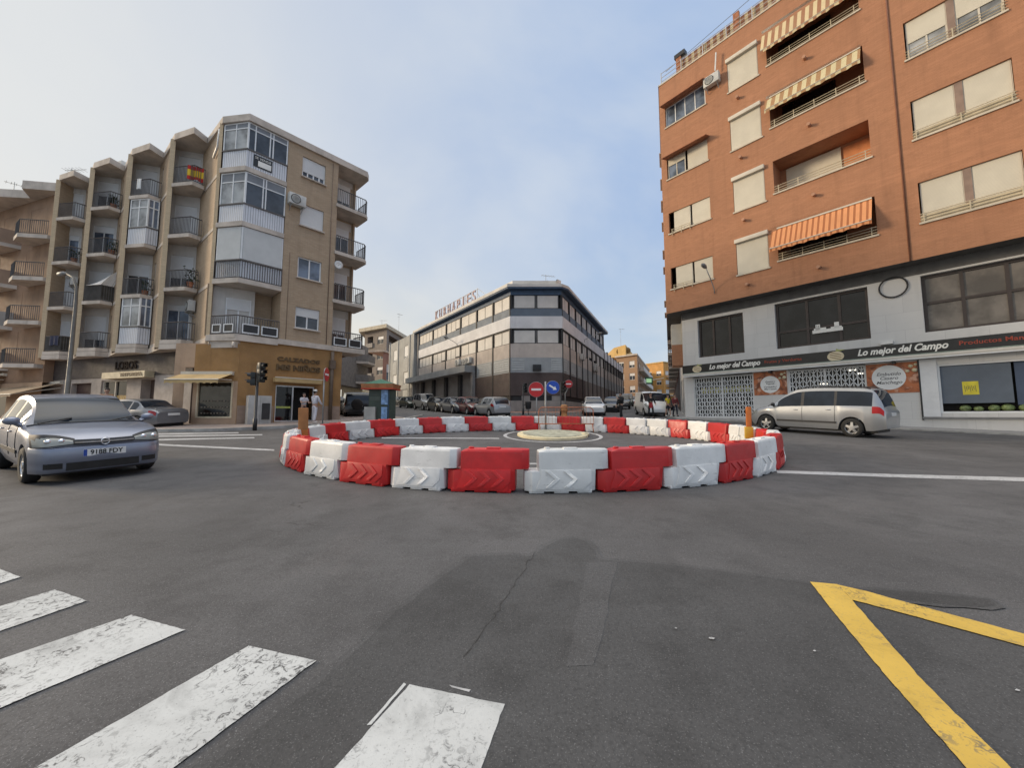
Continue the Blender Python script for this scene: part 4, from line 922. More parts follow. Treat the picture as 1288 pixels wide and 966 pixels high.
a, b = onray(480, 64), onray(503, 70); f, w = fr2(a, b); m = MB(); wall(m, f, 0, w, 2, 12.3, [(w*.2, w*.55, 7.6, 10.4, .2), (w*.2, w*.55, 4.2, 6.4, .2)]); m.quad((a.x, a.y, 2), (a.x, a.y, 12.3), (a.x, a.y+8, 12.3), (a.x, a.y+8, 2))
m.build('wall', M('salmon_render', (.36, .185, .135), .85, .12, .8), PH)
m = MB(); m.fbox(f, -.2, w+.2, 12.3, 12.6, -3, .25).fbox(f, -.1, w+.1, 6.6, 6.95, -.1, .2); m.build_each('cornice', M('pale_cornice', (.55, .45, .36), .8), PH)
for z0, z1 in ((7.6, 10.4), (4.2, 6.4)): window(PH, f, w*.2, w*.55, z0, z1, -.08, .5, 2, fm=CREAMF)
WR = empty('white_railing', onray(455, 58), 'white painted metal fence behind the parked dark cars on the left street', 'fence')
a, b = onray(436, 52), onray(468, 60); a.z += .0; f, w = fr2(a, b); m = MB(); zg = gz(56)
m.fbox(f, 0, w, zg+.2, zg+.45, -.05, .05).fbox(f, 0, w, zg+2.15, zg+2.35, -.05, .05)
for i in range(int(w/.34)): m.fbox(f, i*.34, i*.34+.14, zg+.45, zg+2.15, -.03, .03)
m.build('fence_panel', M('cream_white_paint', (.68, .62, .46), .6), WR); m = MB()
for i in range(4): m.fbox(f, w*i/3-.15, w*i/3+.15, zg-.3, zg+2.5, -.15, .15)
m.build_each('post', M('cream_white_paint', (.68, .62, .46), .6), WR)
SB = empty('apartment_block', onray(448, 48), 'dark grey block with curved balconies behind the end of the tan block', 'apartment block')
a, b = onray(400, 40), onray(461, 54); f, w = fr2(a, b); m = MB(); wall(m, f, 0, w, 5.2, 11.2, [(w*.76, w*.92, z, z+2.0, .5) for z in (6.2, 8.9)]); m.prism([xy(f.p(0, 0, -.01)), xy(f.p(w, 0, -.01)), xy(f.p(w, 0, -4)), xy(f.p(0, 0, -6))], 5.2, 11.2); m.build('wall', M('dark_grey_render', (.20, .18, .165), .85, .15), SB)  # render in an even dark grey
for z in (6.0, 8.7):
    bo = MB().prism([xy(f.p(w*.7, 0, 0)), xy(f.p(w*.74, 0, 1.4)), xy(f.p(w*.9, 0, 1.5)), xy(f.p(w*.99, 0, .9)), xy(f.p(w, 0, 0))], z-.3, z+.0).build('balcony_slab', CONC, SB)
    MB().prism([xy(f.p(w*.7, 0, .02)), xy(f.p(w*.74, 0, 1.42)), xy(f.p(w*.9, 0, 1.52)), xy(f.p(w*.99, 0, .92)), xy(f.p(w*.98, 0, .8)), xy(f.p(w*.89, 0, 1.4)), xy(f.p(w*.75, 0, 1.3)), xy(f.p(w*.715, 0, .0))], z, z+.9).build('parapet', M('dark_grey_render', (.20, .18, .165), .85, .15), bo)
m = MB(); wall(m, f, w*.5, w, gz(46)-.5, 5.2, [], d=-.6); m.build('shop_wall', M('cream_render', (.55, .47, .33), .8), SB)

# ================================================================== far end of the right-hand street
def far_block(label, p1, p2, p3, top, z0, wallm, mats2, rows, roof=None, name='apartment_block', bal=True, up=None):
    a, b, c = onray(*p1), onray(*p2), onray(*p3); o = empty(name, (b.x, b.y, gz(b.y)), label, 'apartment block')
    m = MB(); wins = []
    for (p, q, hole) in ((a, b, True), (b, c, True)):
        f, w = fr2(p, q); n = max(2, int(w/3.2)); hs = []
        for r in rows:
            for i in range(n): hs.append((w*(i+.25)/n, w*(i+.75)/n, r+.5, r+2.0, .2))
        wall(m, f, 0, w, z0, top, hs); wins += [(f, h) for h in hs]
    m.quad((a.x, a.y, z0), (a.x, a.y, top), (c.x, c.y, top), (c.x, c.y, z0)); m.build('wall', wallm, o)
    for k, (f, h) in enumerate(wins):
        window(o, f, h[0], h[1], h[2], h[3], -.1, (.2, .6, .9, .4)[k % 4], 2, sill=False, fm=WHITEF)
    if bal:
        f, w = fr2(b, c)
        for r in rows:
            q = MB().fbox(f, w*.08, w*.92, r-.1, r+.12, 0, 1.1).build('balcony_slab', CONC, o); MB().fbox(f, w*.08, w*.92, r+.12, r+.95, 1.0, 1.1).build('balcony_front', mats2, q)
    f, w = fr2(a, b); mid = (a+b+c)/3
    MB().prism([xy(mid+(v-mid)*1.05) for v in (a, b, c)]+[xy(mid+((a+c)/2-mid)*1.3)], top, top+.35).build('roof_slab', roof or CONC, o)
    return o, a, b, c
YR = M('yellow_render', (.55, .36, .13), .8, .1, .8); OR_ = M('orange_render', (.58, .30, .09), .8, .12, .8); TB = brick_mat('far_tan_brick', (.40, .25, .15), (.36, .22, .13), (.33, .23, .15), .4, .12, .02, .25, .15)
o, a, b, c = far_block('tan brick block with white balconies beyond the warehouse on the right street', (776, 86), (803, 82), (818, 110), 14.6, 3, TB, M('white_balcony', (.6, .58, .55), .7), (6.0, 8.8, 11.5))
m = MB().prism([xy(a+Vector((0, 1.5, 0))), xy(b+Vector((-2, 1.5, 0))), xy(c+Vector((-3, 0, 0))), xy(a+Vector((2, 26, 0)))], 14.9, 17.2); m.build('attic_storey', YR, o)
for k in range(2):
    q = a.lerp(b, .25+.4*k); MB().lathe([(.0, 0), (.7, 0), (.7, .05), (0, .05)], axis='y', o=(q.x, q.y+1.15, 16.1), n=16).build('round_vent', M('dark_vent', (.2, .12, .04), .7), o)
antenna((b.x-2, b.y+5, 17.2), 4.5, 'aerial on the yellow attic of the tan brick block', 6, .3)
far_block('bright orange block closing the view at the end of the right street', (812, 128), (836, 122), (872, 130), 18.6, 5, OR_, M('orange_balcony', (.50, .30, .12), .7), (8.0, 11.0, 14.0), YR)
far_block('narrow beige block with open balconies on the far right street', (798, 112), (812, 108), (820, 150), 15.5, 4, M('beige_render', (.46, .40, .34), .8), M('white_balcony', (.6, .58, .55), .7), (7.0, 9.8, 12.4))
ps = onray(817, 88, 9.6); o = empty('pharmacy_sign', ps, 'small green lit sign board hanging above the far right street', 'sign')
MB().box(ps.x-.9, ps.x+.9, ps.y-.1, ps.y+.1, ps.z-.8, ps.z+.8).build('sign_case', M('dark_green_case', (.03, .10, .05), .5), o, bevel=.03); MB().box(ps.x-.6, ps.x+.6, ps.y-.13, ps.y-.105, ps.z-.45, ps.z+.45).build('sign_face', emit_mat('green_sign_face', (.45, .75, .40), .5), o); MB().bar(ps, ps+Vector((3.5, 0, .6)), .08).build('bracket', GALV, o)

# ================================================================== orange brick block of flats on the right
RB = empty('apartment_block', (12.06, 26.19, gz(26)), 'tall orange brick block of flats with striped awnings above white marble shops', 'apartment block')
Ru = Rf.off(.9); UE = 21.0; ZB, ZT = 8.62, 25.7
S0 = Vector(xy(Ru.p(-.82, 0))); Sd = Vector((.41, 1)).normalized(); Rs = Fr(S0+Sd*10, -Sd)      # side wall runs back up the street
SILL = [10.28, 14.28, 18.28, 22.22]
hA, hB, hC, hD, hE = [], [], [], [], []
for z in SILL:
    hA.append((-.42, 2.4, z+.0 if z < 20 else z+.0, z+1.5, .16)); hB.append((3.8, 5.5, z-.22, z+1.75, .10)); hC.append((5.95, 10.05, z, z+1.95, 1.4)); hD.append((11.5, 14.4, z, z+1.9, .22)); hE.append((15.2, 19.5, z, z+1.95, 1.4))
m = MB(); wall(m, Ru, -.82, UE, ZB, ZT, hA+hB+hC+hD+hE)
wall(m, Rs, 0, 10, ZB, ZT, [(2.2+3.6*j, 3.9+3.6*j, z, z+1.6, .12) for z in SILL for j in range(2)])
for h in hC+hE: m.quad(Ru.p(h[0], h[2], -1.4), Ru.p(h[1], h[2], -1.4), Ru.p(h[1], h[3], -1.4), Ru.p(h[0], h[3], -1.4))
m.quad(Ru.p(UE, ZB, 0), Ru.p(UE, ZB, -12), Ru.p(UE, ZT, -12), Ru.p(UE, ZT, 0))
e1 = Rs.p(0, 0, 0); e2 = Ru.p(UE, 0, -12); m.quad((e2.x, e2.y, ZB), (e1.x, e1.y, ZB), (e1.x, e1.y, ZT), (e2.x, e2.y, ZT))
m.build('brick_wall', ORANGE, RB)
core = [xy(Rs.p(10, 0, -.01)), xy(Ru.p(UE, 0, -.01)), xy(Ru.p(UE, 0, -11.9)), xy(Rs.p(0, 0, -.01))]
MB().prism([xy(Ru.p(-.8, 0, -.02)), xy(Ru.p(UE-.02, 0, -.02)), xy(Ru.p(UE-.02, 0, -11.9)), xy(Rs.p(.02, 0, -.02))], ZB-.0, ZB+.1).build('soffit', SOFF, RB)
MB().prism([xy(Ru.p(-.8, 0, -.3)), xy(Ru.p(UE-.02, 0, -.3)), xy(Ru.p(UE-.02, 0, -11.9)), xy(Rs.p(.02, 0, -.3))], ZT-.5, ZT-.4).build('flat_roof', GREYPL, RB)
m = MB(); m.fbox(Ru, -.86, UE, ZT, ZT+.1, -.3, .05); m.fbox(Rs, 0, 10.05, ZT, ZT+.1, -.3, .05)
for h in hA+hB+hC+hD+hE: m.fbox(Ru, h[0]-.06, h[1]+.06, h[2]-.085, h[2]-.004, -.1, .07)
m.build_each('sill', M('pale_stone_sill', (.56, .50, .40), .7, .12, 2), RB)
MB().tube([Ru.p(11.02, ZT, .03), Ru.p(11.06, ZB, .03)], .035, 6).build('downpipe', M('brown_joint', (.20, .085, .05), .7), RB)
for k, h in enumerate(hA):
    u0, z0, z1 = h[0], h[2], h[3]
    if k < 2:
        window(RB, Ru, u0+.35, u0+1.5, z0+.02, z1, -.08, 1, 1, sm=SHUT, fm=CREAMF, sill=False, name='window'); window(RB, Ru, u0+1.62, h[1], z0+.02, z1, -.08, .96, 1, sm=SHUT, fm=CREAMF, sill=False)
        rl = MB()
        for q in (.12, .27, .42): rl.bar(Ru.p(u0+.2, z0-.2+q, .08), Ru.p(u0+1.55, z0-.2+q, .08), .025)
        for q in (.25, .9, 1.5): rl.bar(Ru.p(u0+q, z0-.25, .08), Ru.p(u0+q, z0+.25, .08), .03)
        rl.build('railing', RAILC, RB)
    elif k == 2: window(RB, Ru, u0+.05, u0+1.3, z0+.02, z1, -.08, .35, 2, sm=SHUT, fm=CREAMF, sill=False, gl=GLASSB); window(RB, Ru, u0+1.45, h[1], z0+.02, z1, -.08, .95, 1, sm=SHUT, fm=CREAMF, sill=False)
    else: window(RB, Ru, u0+.02, h[1]-.02, z0+.02, z1, -.08, 0, 4, fm=WHITEF, sill=False, gl=GLASSB)
    if k >= 2:
        o = MB().hexa([Ru.p(u0-.1, z1+.05, .02), Ru.p(h[1]+.15, z1+.05, .02), Ru.p(h[1]+.15, z1+.12, .02), Ru.p(u0-.1, z1+.12, .02), Ru.p(u0-.1, z1-.12, .6), Ru.p(h[1]+.15, z1-.12, .6), Ru.p(h[1]+.15, z1-.08, .6), Ru.p(u0-.1, z1-.08, .6)]).build('tile_canopy', TERRA, RB)
for k, h in enumerate(hB): window(RB, Ru, h[0]+.02, h[1]-.02, h[2]+.02, h[3], -.02, 1, 1, sm=SHUT, fm=CREAMF, sill=False, box=True)
for k, h in enumerate(hC+hE):
    u0, u1, z0, z1 = h[:4]
    MB().fbox(Ru, u0+.3, u1-1.3, z0+.02, z1-.1, -1.38, -1.3).build('balcony_door', GLASSD if k != 1 else SHUT, RB); 
    if k == 1: MB().fbox(Ru, u1-1.2, u1-.1, z0+.1, z1-.2, -1.38, -1.33).build('warm_wall_panel', M('orange_plaster', (.55, .22, .09), .8), RB)
    rl = MB()
    for q in (.12, .26, .40): rl.bar(Ru.p(u0, z0+q, -.02), Ru.p(u1, z0+q, -.02), .032)
    for q in range(5): u = u0+.2+(u1-u0-.4)*q/4; rl.bar(Ru.p(u, z0, -.02), Ru.p(u, z0+.44, -.02), .035)
    rl.build('railing', RAILC, RB)
def rawning(h, mat, zt, zo, out, u0=None, u1=None): awning(RB, Ru, (u0 or h[0]+.05), (u1 or h[1]-.08), h[3]-zt, out, h[3]-zo, -.08, mat, .22, box=True)
rawning(hC[0], AWN3, .02, 1.35, .62, 5.7, 9.95); rawning(hC[2], AWN2, .0, .95, .42, 5.8, 9.98); rawning(hC[3], AWN, -.3, 1.15, .45, 5.78, 9.9); rawning(hE[1], AWN2, .02, .9, .4)
for k, h in enumerate(hD):
    mid = (h[0]+h[1])/2
    s = (1, .98, .58, .6)[k]
    window(RB, Ru, h[0]+.05, mid-.12, h[2]+.02, h[3], -.1, s, 2 if s < .9 else 1, sm=SHUT, fm=CREAMF, sill=False, gl=GLASSP); window(RB, Ru, mid+.12, h[1]-.02, h[2]+.02, h[3], -.1, s, 2 if s < .9 else 1, sm=SHUT, fm=CREAMF, sill=False, gl=GLASSP)
    MB().fbox(Ru, mid-.12, mid+.12, h[2], h[3], -.2, -.06).build('window_pier', M('taupe_pier', (.26, .18, .14), .7), RB)
    rl = MB()
    for q in (.1, .24, .38): rl.bar(Ru.p(h[0]-.02, h[2]+q, .04), Ru.p(h[1]+.02, h[2]+q, .04), .03)
    for q in range(3): u = h[0]+.1+(h[1]-h[0]-.2)*q/2; rl.bar(Ru.p(u, h[2]-.05, .04), Ru.p(u, h[2]+.4, .04), .035)
    rl.build('railing', RAILC, RB)
    if k < 2: MB().fbox(Ru, h[0], h[1], h[2]+.02, h[2]+.34, -.03, -.015).build('railing_screen', M('cream_mesh_screen', (.52, .45, .32), .7), RB)
for z in SILL:
    for u in (4.35, 7.75):
        MB().tube([Ru.p(u, z-.95, -.02), Ru.p(u, z-.98, .30)], .085, 10).build('drain_spout', M('pale_terracotta', (.50, .27, .17), .8, .15), RB)
for z in SILL:
    for j in range(2): window(RB, Rs, 2.2+3.6*j, 3.9+3.6*j, z, z+1.6, -.06, .8, 2, sm=SHUT, fm=CREAMF)
# roof terrace: railing, striped screen and a dark planter
rl = MB(); T0 = ZT+.1
for q in (.3, .6, .95): rl.bar(Ru.p(-.7, T0+q, -.15), Ru.p(UE, T0+q, -.15), .04)
for i in range(15): u = -.7+i*1.5; rl.bar(Ru.p(u, T0, -.15), Ru.p(u, T0+1.0, -.15), .045)
rl.build('roof_railing', M('pale_grey_railing', (.5, .5, .5), .5), RB)
SCR = stripe_mat('striped_roof_screen', (.24, .11, .06), (.52, .42, .26), .42, .55)
MB().fbox(Ru, .4, 15, T0+.12, T0+1.0, -.32, -.28).build('roof_screen', SCR, RB)
m = MB()
for u in (.4, 4.2): m.fbox(Ru, u, u+.35, T0, T0+1.5, -.42, -.24)
m.build_each('screen_post', TERRA, RB); MB().fbox(Ru, .3, 1.05, T0+1.35, T0+1.65, -.6, -.2).build('roof_planter', BLACK, RB)
MB().bar(Ru.p(-.4, T0+1.0, -.3), Ru.p(12, T0+2.6, -.3), .03).build('roof_wire', GALV, RB)
# ---- white marble shop floors
W1, W2, W3, W4 = (.87, 3.67, 5.40, 7.95, .45), (5.37, 9.42, 5.38, 8.05, .45), (11.27, 16.5, 5.36, 8.06, .45), (17.6, 20.6, 5.36, 8.06, .45)
gt1, gt2, sw1, sw2 = (.45, 4.05, 1.42, 4.02, .3), (5.85, 9.12, 1.1, 4.05, .3), (11.53, 15.6, 1.62, 3.82, .5), (16.4, 20.4, 1.2, 3.82, .5)
m = MB(); wall(m, Rf, -.2, UE, -.5, ZB, [W1, W2, W3, W4, gt1, gt2, sw1, sw2]); s1 = Rf.p(-.2, 0); sfr = Fr(Vector(xy(s1))+Sd*9.8, -Sd); wall(m, sfr, 0, 9.8, 0, ZB, [(6.5, 8.6, 1.6, 4.2, .3), (2.0, 5.0, 1.8, 4.4, .3)])
m.build('marble_wall', MARBLE, RB)
MB().prism([xy(Rf.p(-.15, 0, -.7)), xy(Rf.p(UE, 0, -.7)), xy(Rf.p(UE, 0, -9)), xy(sfr.p(.1, 0, -.6))], .2, 8.6).build('shop_core', DARK, RB)
MB().fbox(Rf, -.2, UE, 8.15, ZB-.01, -.02, .02).build('shop_frieze', M('dark_frieze', (.13, .125, .12), .8), RB)  # dark band between the marble and the brick overhang
m = MB()
for h in (gt1, gt2): m.fbox(Rf, h[0], h[1], h[3], h[3]+.3, -.3, .0)
m.build_each('gate_lintel', M('gate_housing', (.4, .4, .4), .5), RB)
for h, mu, tr, mt in ((W1, [1.8, 2.8], [], GLASSD), (W2, [6.85, 8.25], [6.35], GLASSD), (W3, [12.5, 13.75, 15.1], [6.75], glass_mat('frosted_shop_glass', (.17, .15, .13), .25, .4, .35)), (W4, [19], [6.7], GLASSD)):
    o = frame(MB(), Rf, h[0], h[1], h[2], h[3], -.2, .12, .1, mu, tr).build('window', M('dark_brown_frame', (.055, .040, .034), .5), RB); MB().fbox(Rf, h[0]+.05, h[1]-.05, h[2]+.05, h[3]-.05, -.3, -.27).build('pane', mt, o)
bd = MB().fbox(Rf, 7.05, 8.35, 6.02, 6.2, -.18, -.15).build('letting_board', WHITEL, RB)
m = MB(); m.fbox(Rf, 7.2, 7.4, 6.2, 6.5, -.18, -.15); m.fbox(Rf, 8.0, 8.2, 6.2, 6.5, -.18, -.15); m.fbox(Rf, 7.12, 7.65, 6.2, 6.3, -.18, -.15); m.fbox(Rf, 7.85, 8.3, 6.2, 6.27, -.18, -.15); m.build('house_emblem', WHITEL, bd)
m = MB()
for k in range(4): m.fbox(Rf, 7.24+.08*(k % 2), 7.28+.08*(k % 2), 6.32+.08*(k//2), 6.36+.08*(k//2), -.15, -.146)
m.build('emblem_windows', BLACK, bd)
# fascia board and lettering
fb = MB().fbox(Rf, -.22, UE, 4.40, 4.93, 0, .14).build('sign_fascia', BLACKS, RB)
MB().fbox(Rf, -.2, UE, 4.33, 4.39, 0, .2).build('fascia_trim', M('green_grey_trim', (.16, .20, .17), .5), fb)
for k, u in enumerate((.78, 8.02)):
    mk = MB(); s = 1 if k == 0 else 1.15
    T = lambda x, z, d=.15, u=u, s=s: Rf.p(u+x*s, 4.62+z*s, d)
    pts = [(math.cos(a)*.30, math.sin(a)*.23) for a in [i*math.pi/12 for i in range(24)]]
    mk.add([T(x, z, .16) for x, z in pts]+[T(x, z, .14) for x, z in pts], [tuple(range(24))]+[(i, i+24, (i+1) % 24+24, (i+1) % 24) for i in range(24)])
    e_ = mk.build('fruit_emblem', M('cream_emblem', (.62, .53, .36), .5, .05), fb); st = MB()
    for q in (-.12, .0, .12):
        st.add([T(-.2, .08+q*.9, .164), T(.2, -.08+q*.9, .164), T(.2, -.05+q*.9, .164), T(-.2, .11+q*.9, .164)], [(0, 1, 2, 3)])
    st.build('emblem_stripe', M('brown_emblem_stripe', (.22, .14, .07), .5), e_)
    lf = MB(); lf.add([T(0, .22, .16), T(.12, .30, .16), T(.36, .27, .16), T(.14, .22, .16), T(.05, .36, .16)], [(0, 3, 2, 1), (0, 1, 4)]); lf.build('emblem_leaf', M('olive_leaf', (.36, .38, .14), .5), e_)
text_mb('Lo mejor del Campo', .44, .03, Rf, 3.04, 4.67, .15, shear=.3, width=2.95, bold=.014).build('shop_lettering', WHITEL, fb)
text_mb('Frutas y Verduras', .24, .02, Rf, 5.65, 4.66, .15, width=1.8, bold=.004).build('shop_lettering', REDL, fb)
text_mb('Lo mejor del Campo', .44, .03, Rf, 10.4, 4.67, .15, shear=.3, width=3.05, bold=.014).build('shop_lettering', WHITEL, fb)
text_mb('Productos Manchegos', .26, .02, Rf, 13.5, 4.68, .15, width=2.5, bold=.004).build('shop_lettering', REDL, fb)
m = MB(); m.fbox(Rf, -.05, UE, 4.17, 4.32, 0, .42); o = m.build('awning_cassette', M('cream_cassette', (.58, .55, .49), .5, .06), RB, bevel=.03); MB().fbox(Rf, -.05, UE, 4.12, 4.168, .3, .42).build('awning_bar', WHITEF, o)
MB().fbox(Rf, 9.75, 10.2, 4.98, 5.12, 0, .2).build('floodlight', ALU, RB)
for u in (4.95, 10.1): MB().fbox(Rf, u, u+.12, 4.0, 4.2, .0, .3).build('awning_bracket', BPLAST, RB)
MB().add([], []).lathe([(.5, 0), (.53, .02), (.5, .05), (.46, .02), (.5, 0)], mat=Matrix.Translation(Rf.p(10.35, 7.75, .05)) @ Matrix(((Rf.e.x, 0, Rf.n.x, 0), (Rf.e.y, 0, Rf.n.y, 0), (0, 1, 0, 0), (0, 0, 0, 1))), n=24).build('cable_coil', BPLAST, RB)
# folding lattice gates
def lattice(h, d=.0):
    u0, u1, z0, z1 = h[:4]; m = MB(); n = int((u1-u0)/.16)
    for i in range(n+1): u = u0+(u1-u0)*i/n; m.fbox(Rf, u-.022, u+.022, z0+.05, z1-.05, d-.03, d)
    for k in range(int((z1-z0)/.26)):
        zz0 = z0+.08+k*.26
        for i in range(n):
            a, b = u0+(u1-u0)*i/n, u0+(u1-u0)*(i+1)/n
            if (i+k) % 2: m.bar(Rf.p(a, zz0, d+.012), Rf.p(b, zz0+.24, d+.012), .034)
            else: m.bar(Rf.p(b, zz0, d+.012), Rf.p(a, zz0+.24, d+.012), .034)
    m.fbox(Rf, u0, u1, z0, z0+.06, d-.06, d+.02); m.fbox(Rf, u0, u1, z1-.06, z1, d-.06, d+.02); m.fbox(Rf, (u0+u1)/2-.05, (u0+u1)/2+.05, z0, z1, d-.05, d+.03)
    m.fbox(Rf, u0, u0+.07, z0, z1, d-.05, d+.025); m.fbox(Rf, u1-.07, u1, z0, z1, d-.05, d+.025)
    return m.build('folding_gate', M('white_gate_paint', (.66, .67, .67), .5, .08), RB)
lattice(gt1, -.06); lattice(gt2, -.06)
for h in (gt1, gt2): MB().fbox(Rf, h[0], h[1], h[2], h[3], -.5, -.42).build('shop_glazing', GLASSD, RB)
o = MB()
for i in range(7): o.fbox(Rf, .75+.45*i, 1.1+.45*i, 3.0, 3.35, -.41, -.40)
o.build_each('price_notice', M('yellow_notice', (.60, .56, .14), .6), RB)
m = MB()
for u, z in ((8.4, 3.85), (8.75, 3.65), (7.2, 3.2)): m.fbox(Rf, u, u+.3, z, z+.06, -.40, -.3)
m.build_each('ceiling_lamp', emit_mat('shop_lamp', (1, .93, .78), 3.0), RB)
# picture posters with white roundels
def poster(u0, u1, z0, z1, cu, cz, r, lines, size):
    p = MB().fbox(Rf, u0, u1, z0, z1, 0, .02).build('shop_poster', POST, RB)
    T = Matrix.Translation(Rf.p(cu, cz, .022)) @ Matrix(((Rf.e.x, 0, Rf.n.x, 0), (Rf.e.y, 0, Rf.n.y, 0), (0, 1, 0, 0), (0, 0, 0, 1)))
    d = MB().lathe([(r, 0), (r, .008)], mat=T, n=36).build('roundel', SIGNW, p)
    for i, (s, z) in enumerate(lines): text_mb(s, size, .004, Rf, cu, cz+z, .033, shear=.3, bold=.002).build('poster_lettering', M('dark_grey_ink', (.10, .10, .10), .6), d)
    f_ = MB()
    for (x, z, s) in ((.86, .86, .07), (.93, .72, .08), (.80, .70, .06), (.95, .9, .05)): f_.ball(Rf.p(u0+(u1-u0)*x, z0+(z1-z0)*z, .02), s*1.3, s*1.3, s*1.2, 8, 5)
    f_.build('poster_mushrooms', M('mushroom_cream', (.66, .60, .40), .6, .2, 6), p)
pm, t, b = new_mat('ham_poster'); b.inputs['Roughness'].default_value = .5
c = mixc(t, ramp(t, noise(t, 2.2, 4, .6, dist=.8), .36, .62), (.16, .045, .02), (.50, .16, .06)); c = mixc(t, ramp(t, noise(t, 3.1, 3, .5), .55, .68), c, (.60, .33, .22)); t.links.new(c, b.inputs['Base Color']); POST = pm
poster(4.09, 5.77, 2.72, 4.08, 4.93, 3.33, .50, [('Quesos y', .17), ('Yogures', .05), ('Carnicería y', -.14), ('Miel Casera', -.27)], .13)
poster(9.14, 10.95, 2.60, 4.05, 9.93, 3.36, .60, [('Embutido', .16), ('Casero', -.04), ('Manchego', -.25)], .22)
m = MB(); m.fbox(Rf, 10.96, 11.52, 1.45, 4.1, 0, .05); m.build('white_pier', M('glossy_white_panel', (.68, .69, .70), .35, .05), RB); MB().fbox(Rf, 10.95, 15.8, 1.36, 1.44, 0, .09).build('sill_trim', M('grey_metal_sill', (.2, .2, .2), .5), RB); MB().fbox(Rf, 10.93, 10.99, 1.3, 4.1, .0, .055).build('edge_trim', BPLAST, RB)
o = frame(MB(), Rf, sw1[0], sw1[1], sw1[2], sw1[3], -.04, .07, .08).build('shop_window', WHITEF, RB)
MB().fbox(Rf, sw1[0], 13.58, 2.05, 3.78, -.16, -.13).build('window_blind', M('blue_grey_blind', (.115, .14, .175), .55, .12, .9), o); MB().fbox(Rf, 13.66, sw1[1], 1.95, 3.78, -.22, -.19).build('window_blind', M('blue_blind', (.06, .085, .14), .55, .12, .9), o)
MB().fbox(Rf, sw1[0], sw1[1], 1.6, 1.68, -.5, -.05).build('display_shelf', M('brown_shelf', (.09, .05, .035), .7), o); MB().fbox(Rf, sw1[0], sw1[1], 1.66, 3.8, -.5, -.45).build('display_back', DARK, o)
yn = MB().fbox(Rf, 12.22, 12.68, 2.42, 3.0, -.128, -.12).build('yellow_notice', M('yellow_paper', (.70, .60, .05), .6), o)
mm = MB()
for k in range(7): mm.bar(Rf.p(12.28+.05*k, 2.82-.03*(k % 2), -.117), Rf.p(12.30+.05*k, 2.55+.05*(k % 3), -.117), .012)
mm.build('scrawl', M('dark_grey_ink', (.10, .10, .10), .6), yn)
MELON = M('melon_rind', (.17, .22, .08), .5, .45, 9)
for i, (u, r) in enumerate(((12.25, .17), (12.62, .14), (13.05, .17), (13.4, .18), (13.85, .18), (14.3, .16))):
    p = Rf.p(u, 1.68+r*.85, -.28); w_ = ('leftmost dark green melon', 'smaller green melon, second from the left', 'pale green melon, third from the left', 'pale green melon, fourth from the left', 'green melon under the dark gap, fifth from the left', 'green melon at the right end')[i]
    mm = MB().ball((0, 0, 0), r*1.15, r*1.0, r*.85, 16, 10); oo = mm.build('melon', MELON); oo.location = p; tag(oo, w_+' on the shop window shelf', 'melon', 'melons in the shop window')
wall_lamp(Ru, 2.45, 9.55, 'grey street lamp on a curved arm at the corner of the orange block', 1.15, up=1.1)
ac_unit(Ru, 2.95, 23.0, .05, 'air conditioner high on the orange block beside the top left windows', .95, .65)
MB().bar(Ru.p(3.2, 23.8, .3), Ru.p(3.3, 25.0, .3), .07).build('vent_pipe', WHITEM, RB)

# bay window and neighbours along the side street on the right
m = MB(); sb0 = sfr
ww = MB().fbox(sfr, 7.6, 9.1, 6.6, 8.1, 0, .7).build('bay_window', CREAMF, RB); MB().fbox(sfr, 7.7, 9.0, 6.7, 8.0, .7, .72).build('pane', SHUT, ww); MB().fbox(sfr, 7.6, 9.1, 5.1, 6.6, 0, .7).build('bay_base', ORANGE, RB)
NB = empty('apartment_block', (14.5, 36, gz(36)), 'dark red brick block with crowded balconies along the narrow right street', 'apartment block')
nf = Fr(Vector(xy(s1))+Sd*58, -Sd); nw = 48.0; hs = []
for r, z in enumerate((6.2, 9.3, 12.4, 15.5)):
    for i in range(12): hs.append((i*4+1.0, i*4+2.6, z, z+2.1, .2))
m = MB(); wall(m, nf, 0, nw, .5, 15.0, [h for h in hs if h[3] < 15]); p_ = [xy(nf.p(0, 0, -.01)), xy(nf.p(nw, 0, -.01)), xy(nf.p(nw, 0, -8)), xy(nf.p(0, 0, -8))]; m.prism(p_, 14.9, 15.0); m.quad(nf.p(nw, .5, 0), nf.p(nw, .5, -8), nf.p(nw, 15, -8), nf.p(nw, 15, 0))
m.build('brick_wall', brick_mat('dark_red_brick', (.17, .075, .05), (.14, .06, .042), (.12, .07, .05), .3, .08, .012, .3, .3), NB)
random.seed(11)
for h in [h for h in hs if h[3] < 15]:
    window(NB, nf, h[0], h[1], h[2], h[3], -.08, random.choice((.2, .5, .9)), 2, sill=False, fm=CREAMF, sm=SHUT)
    if random.random() < .75:
        o = MB().fbox(nf, h[0]-.5, h[1]+.9, h[2]-.2, h[2], 0, .9).build('balcony_slab', CONC, NB); railing(o, [nf.p(h[0]-.45, 0, 0), nf.p(h[0]-.45, 0, .86), nf.p(h[1]+.85, 0, .86), nf.p(h[1]+.85, 0, 0)], h[2], .95, step=.2)
MB().fbox(nf, 0, nw, .5, 5.2, 0, .04).build('shop_floor', M('dark_shop_floor', (.12, .095, .085), .7, .3, .5), NB)
for i, (u, z) in enumerate(((46.8, 9.6), (43.5, 7.2), (45.6, 12.2), (39.5, 8.4))): ac_unit(nf, u, z, .5 if z > 9 else .1, ['pale air conditioner near the street corner of the dark red block', 'lower air conditioner above the shops of the dark red block', 'highest air conditioner on the dark red block', 'air conditioner further down the dark red block'][i], 1.0, .7)
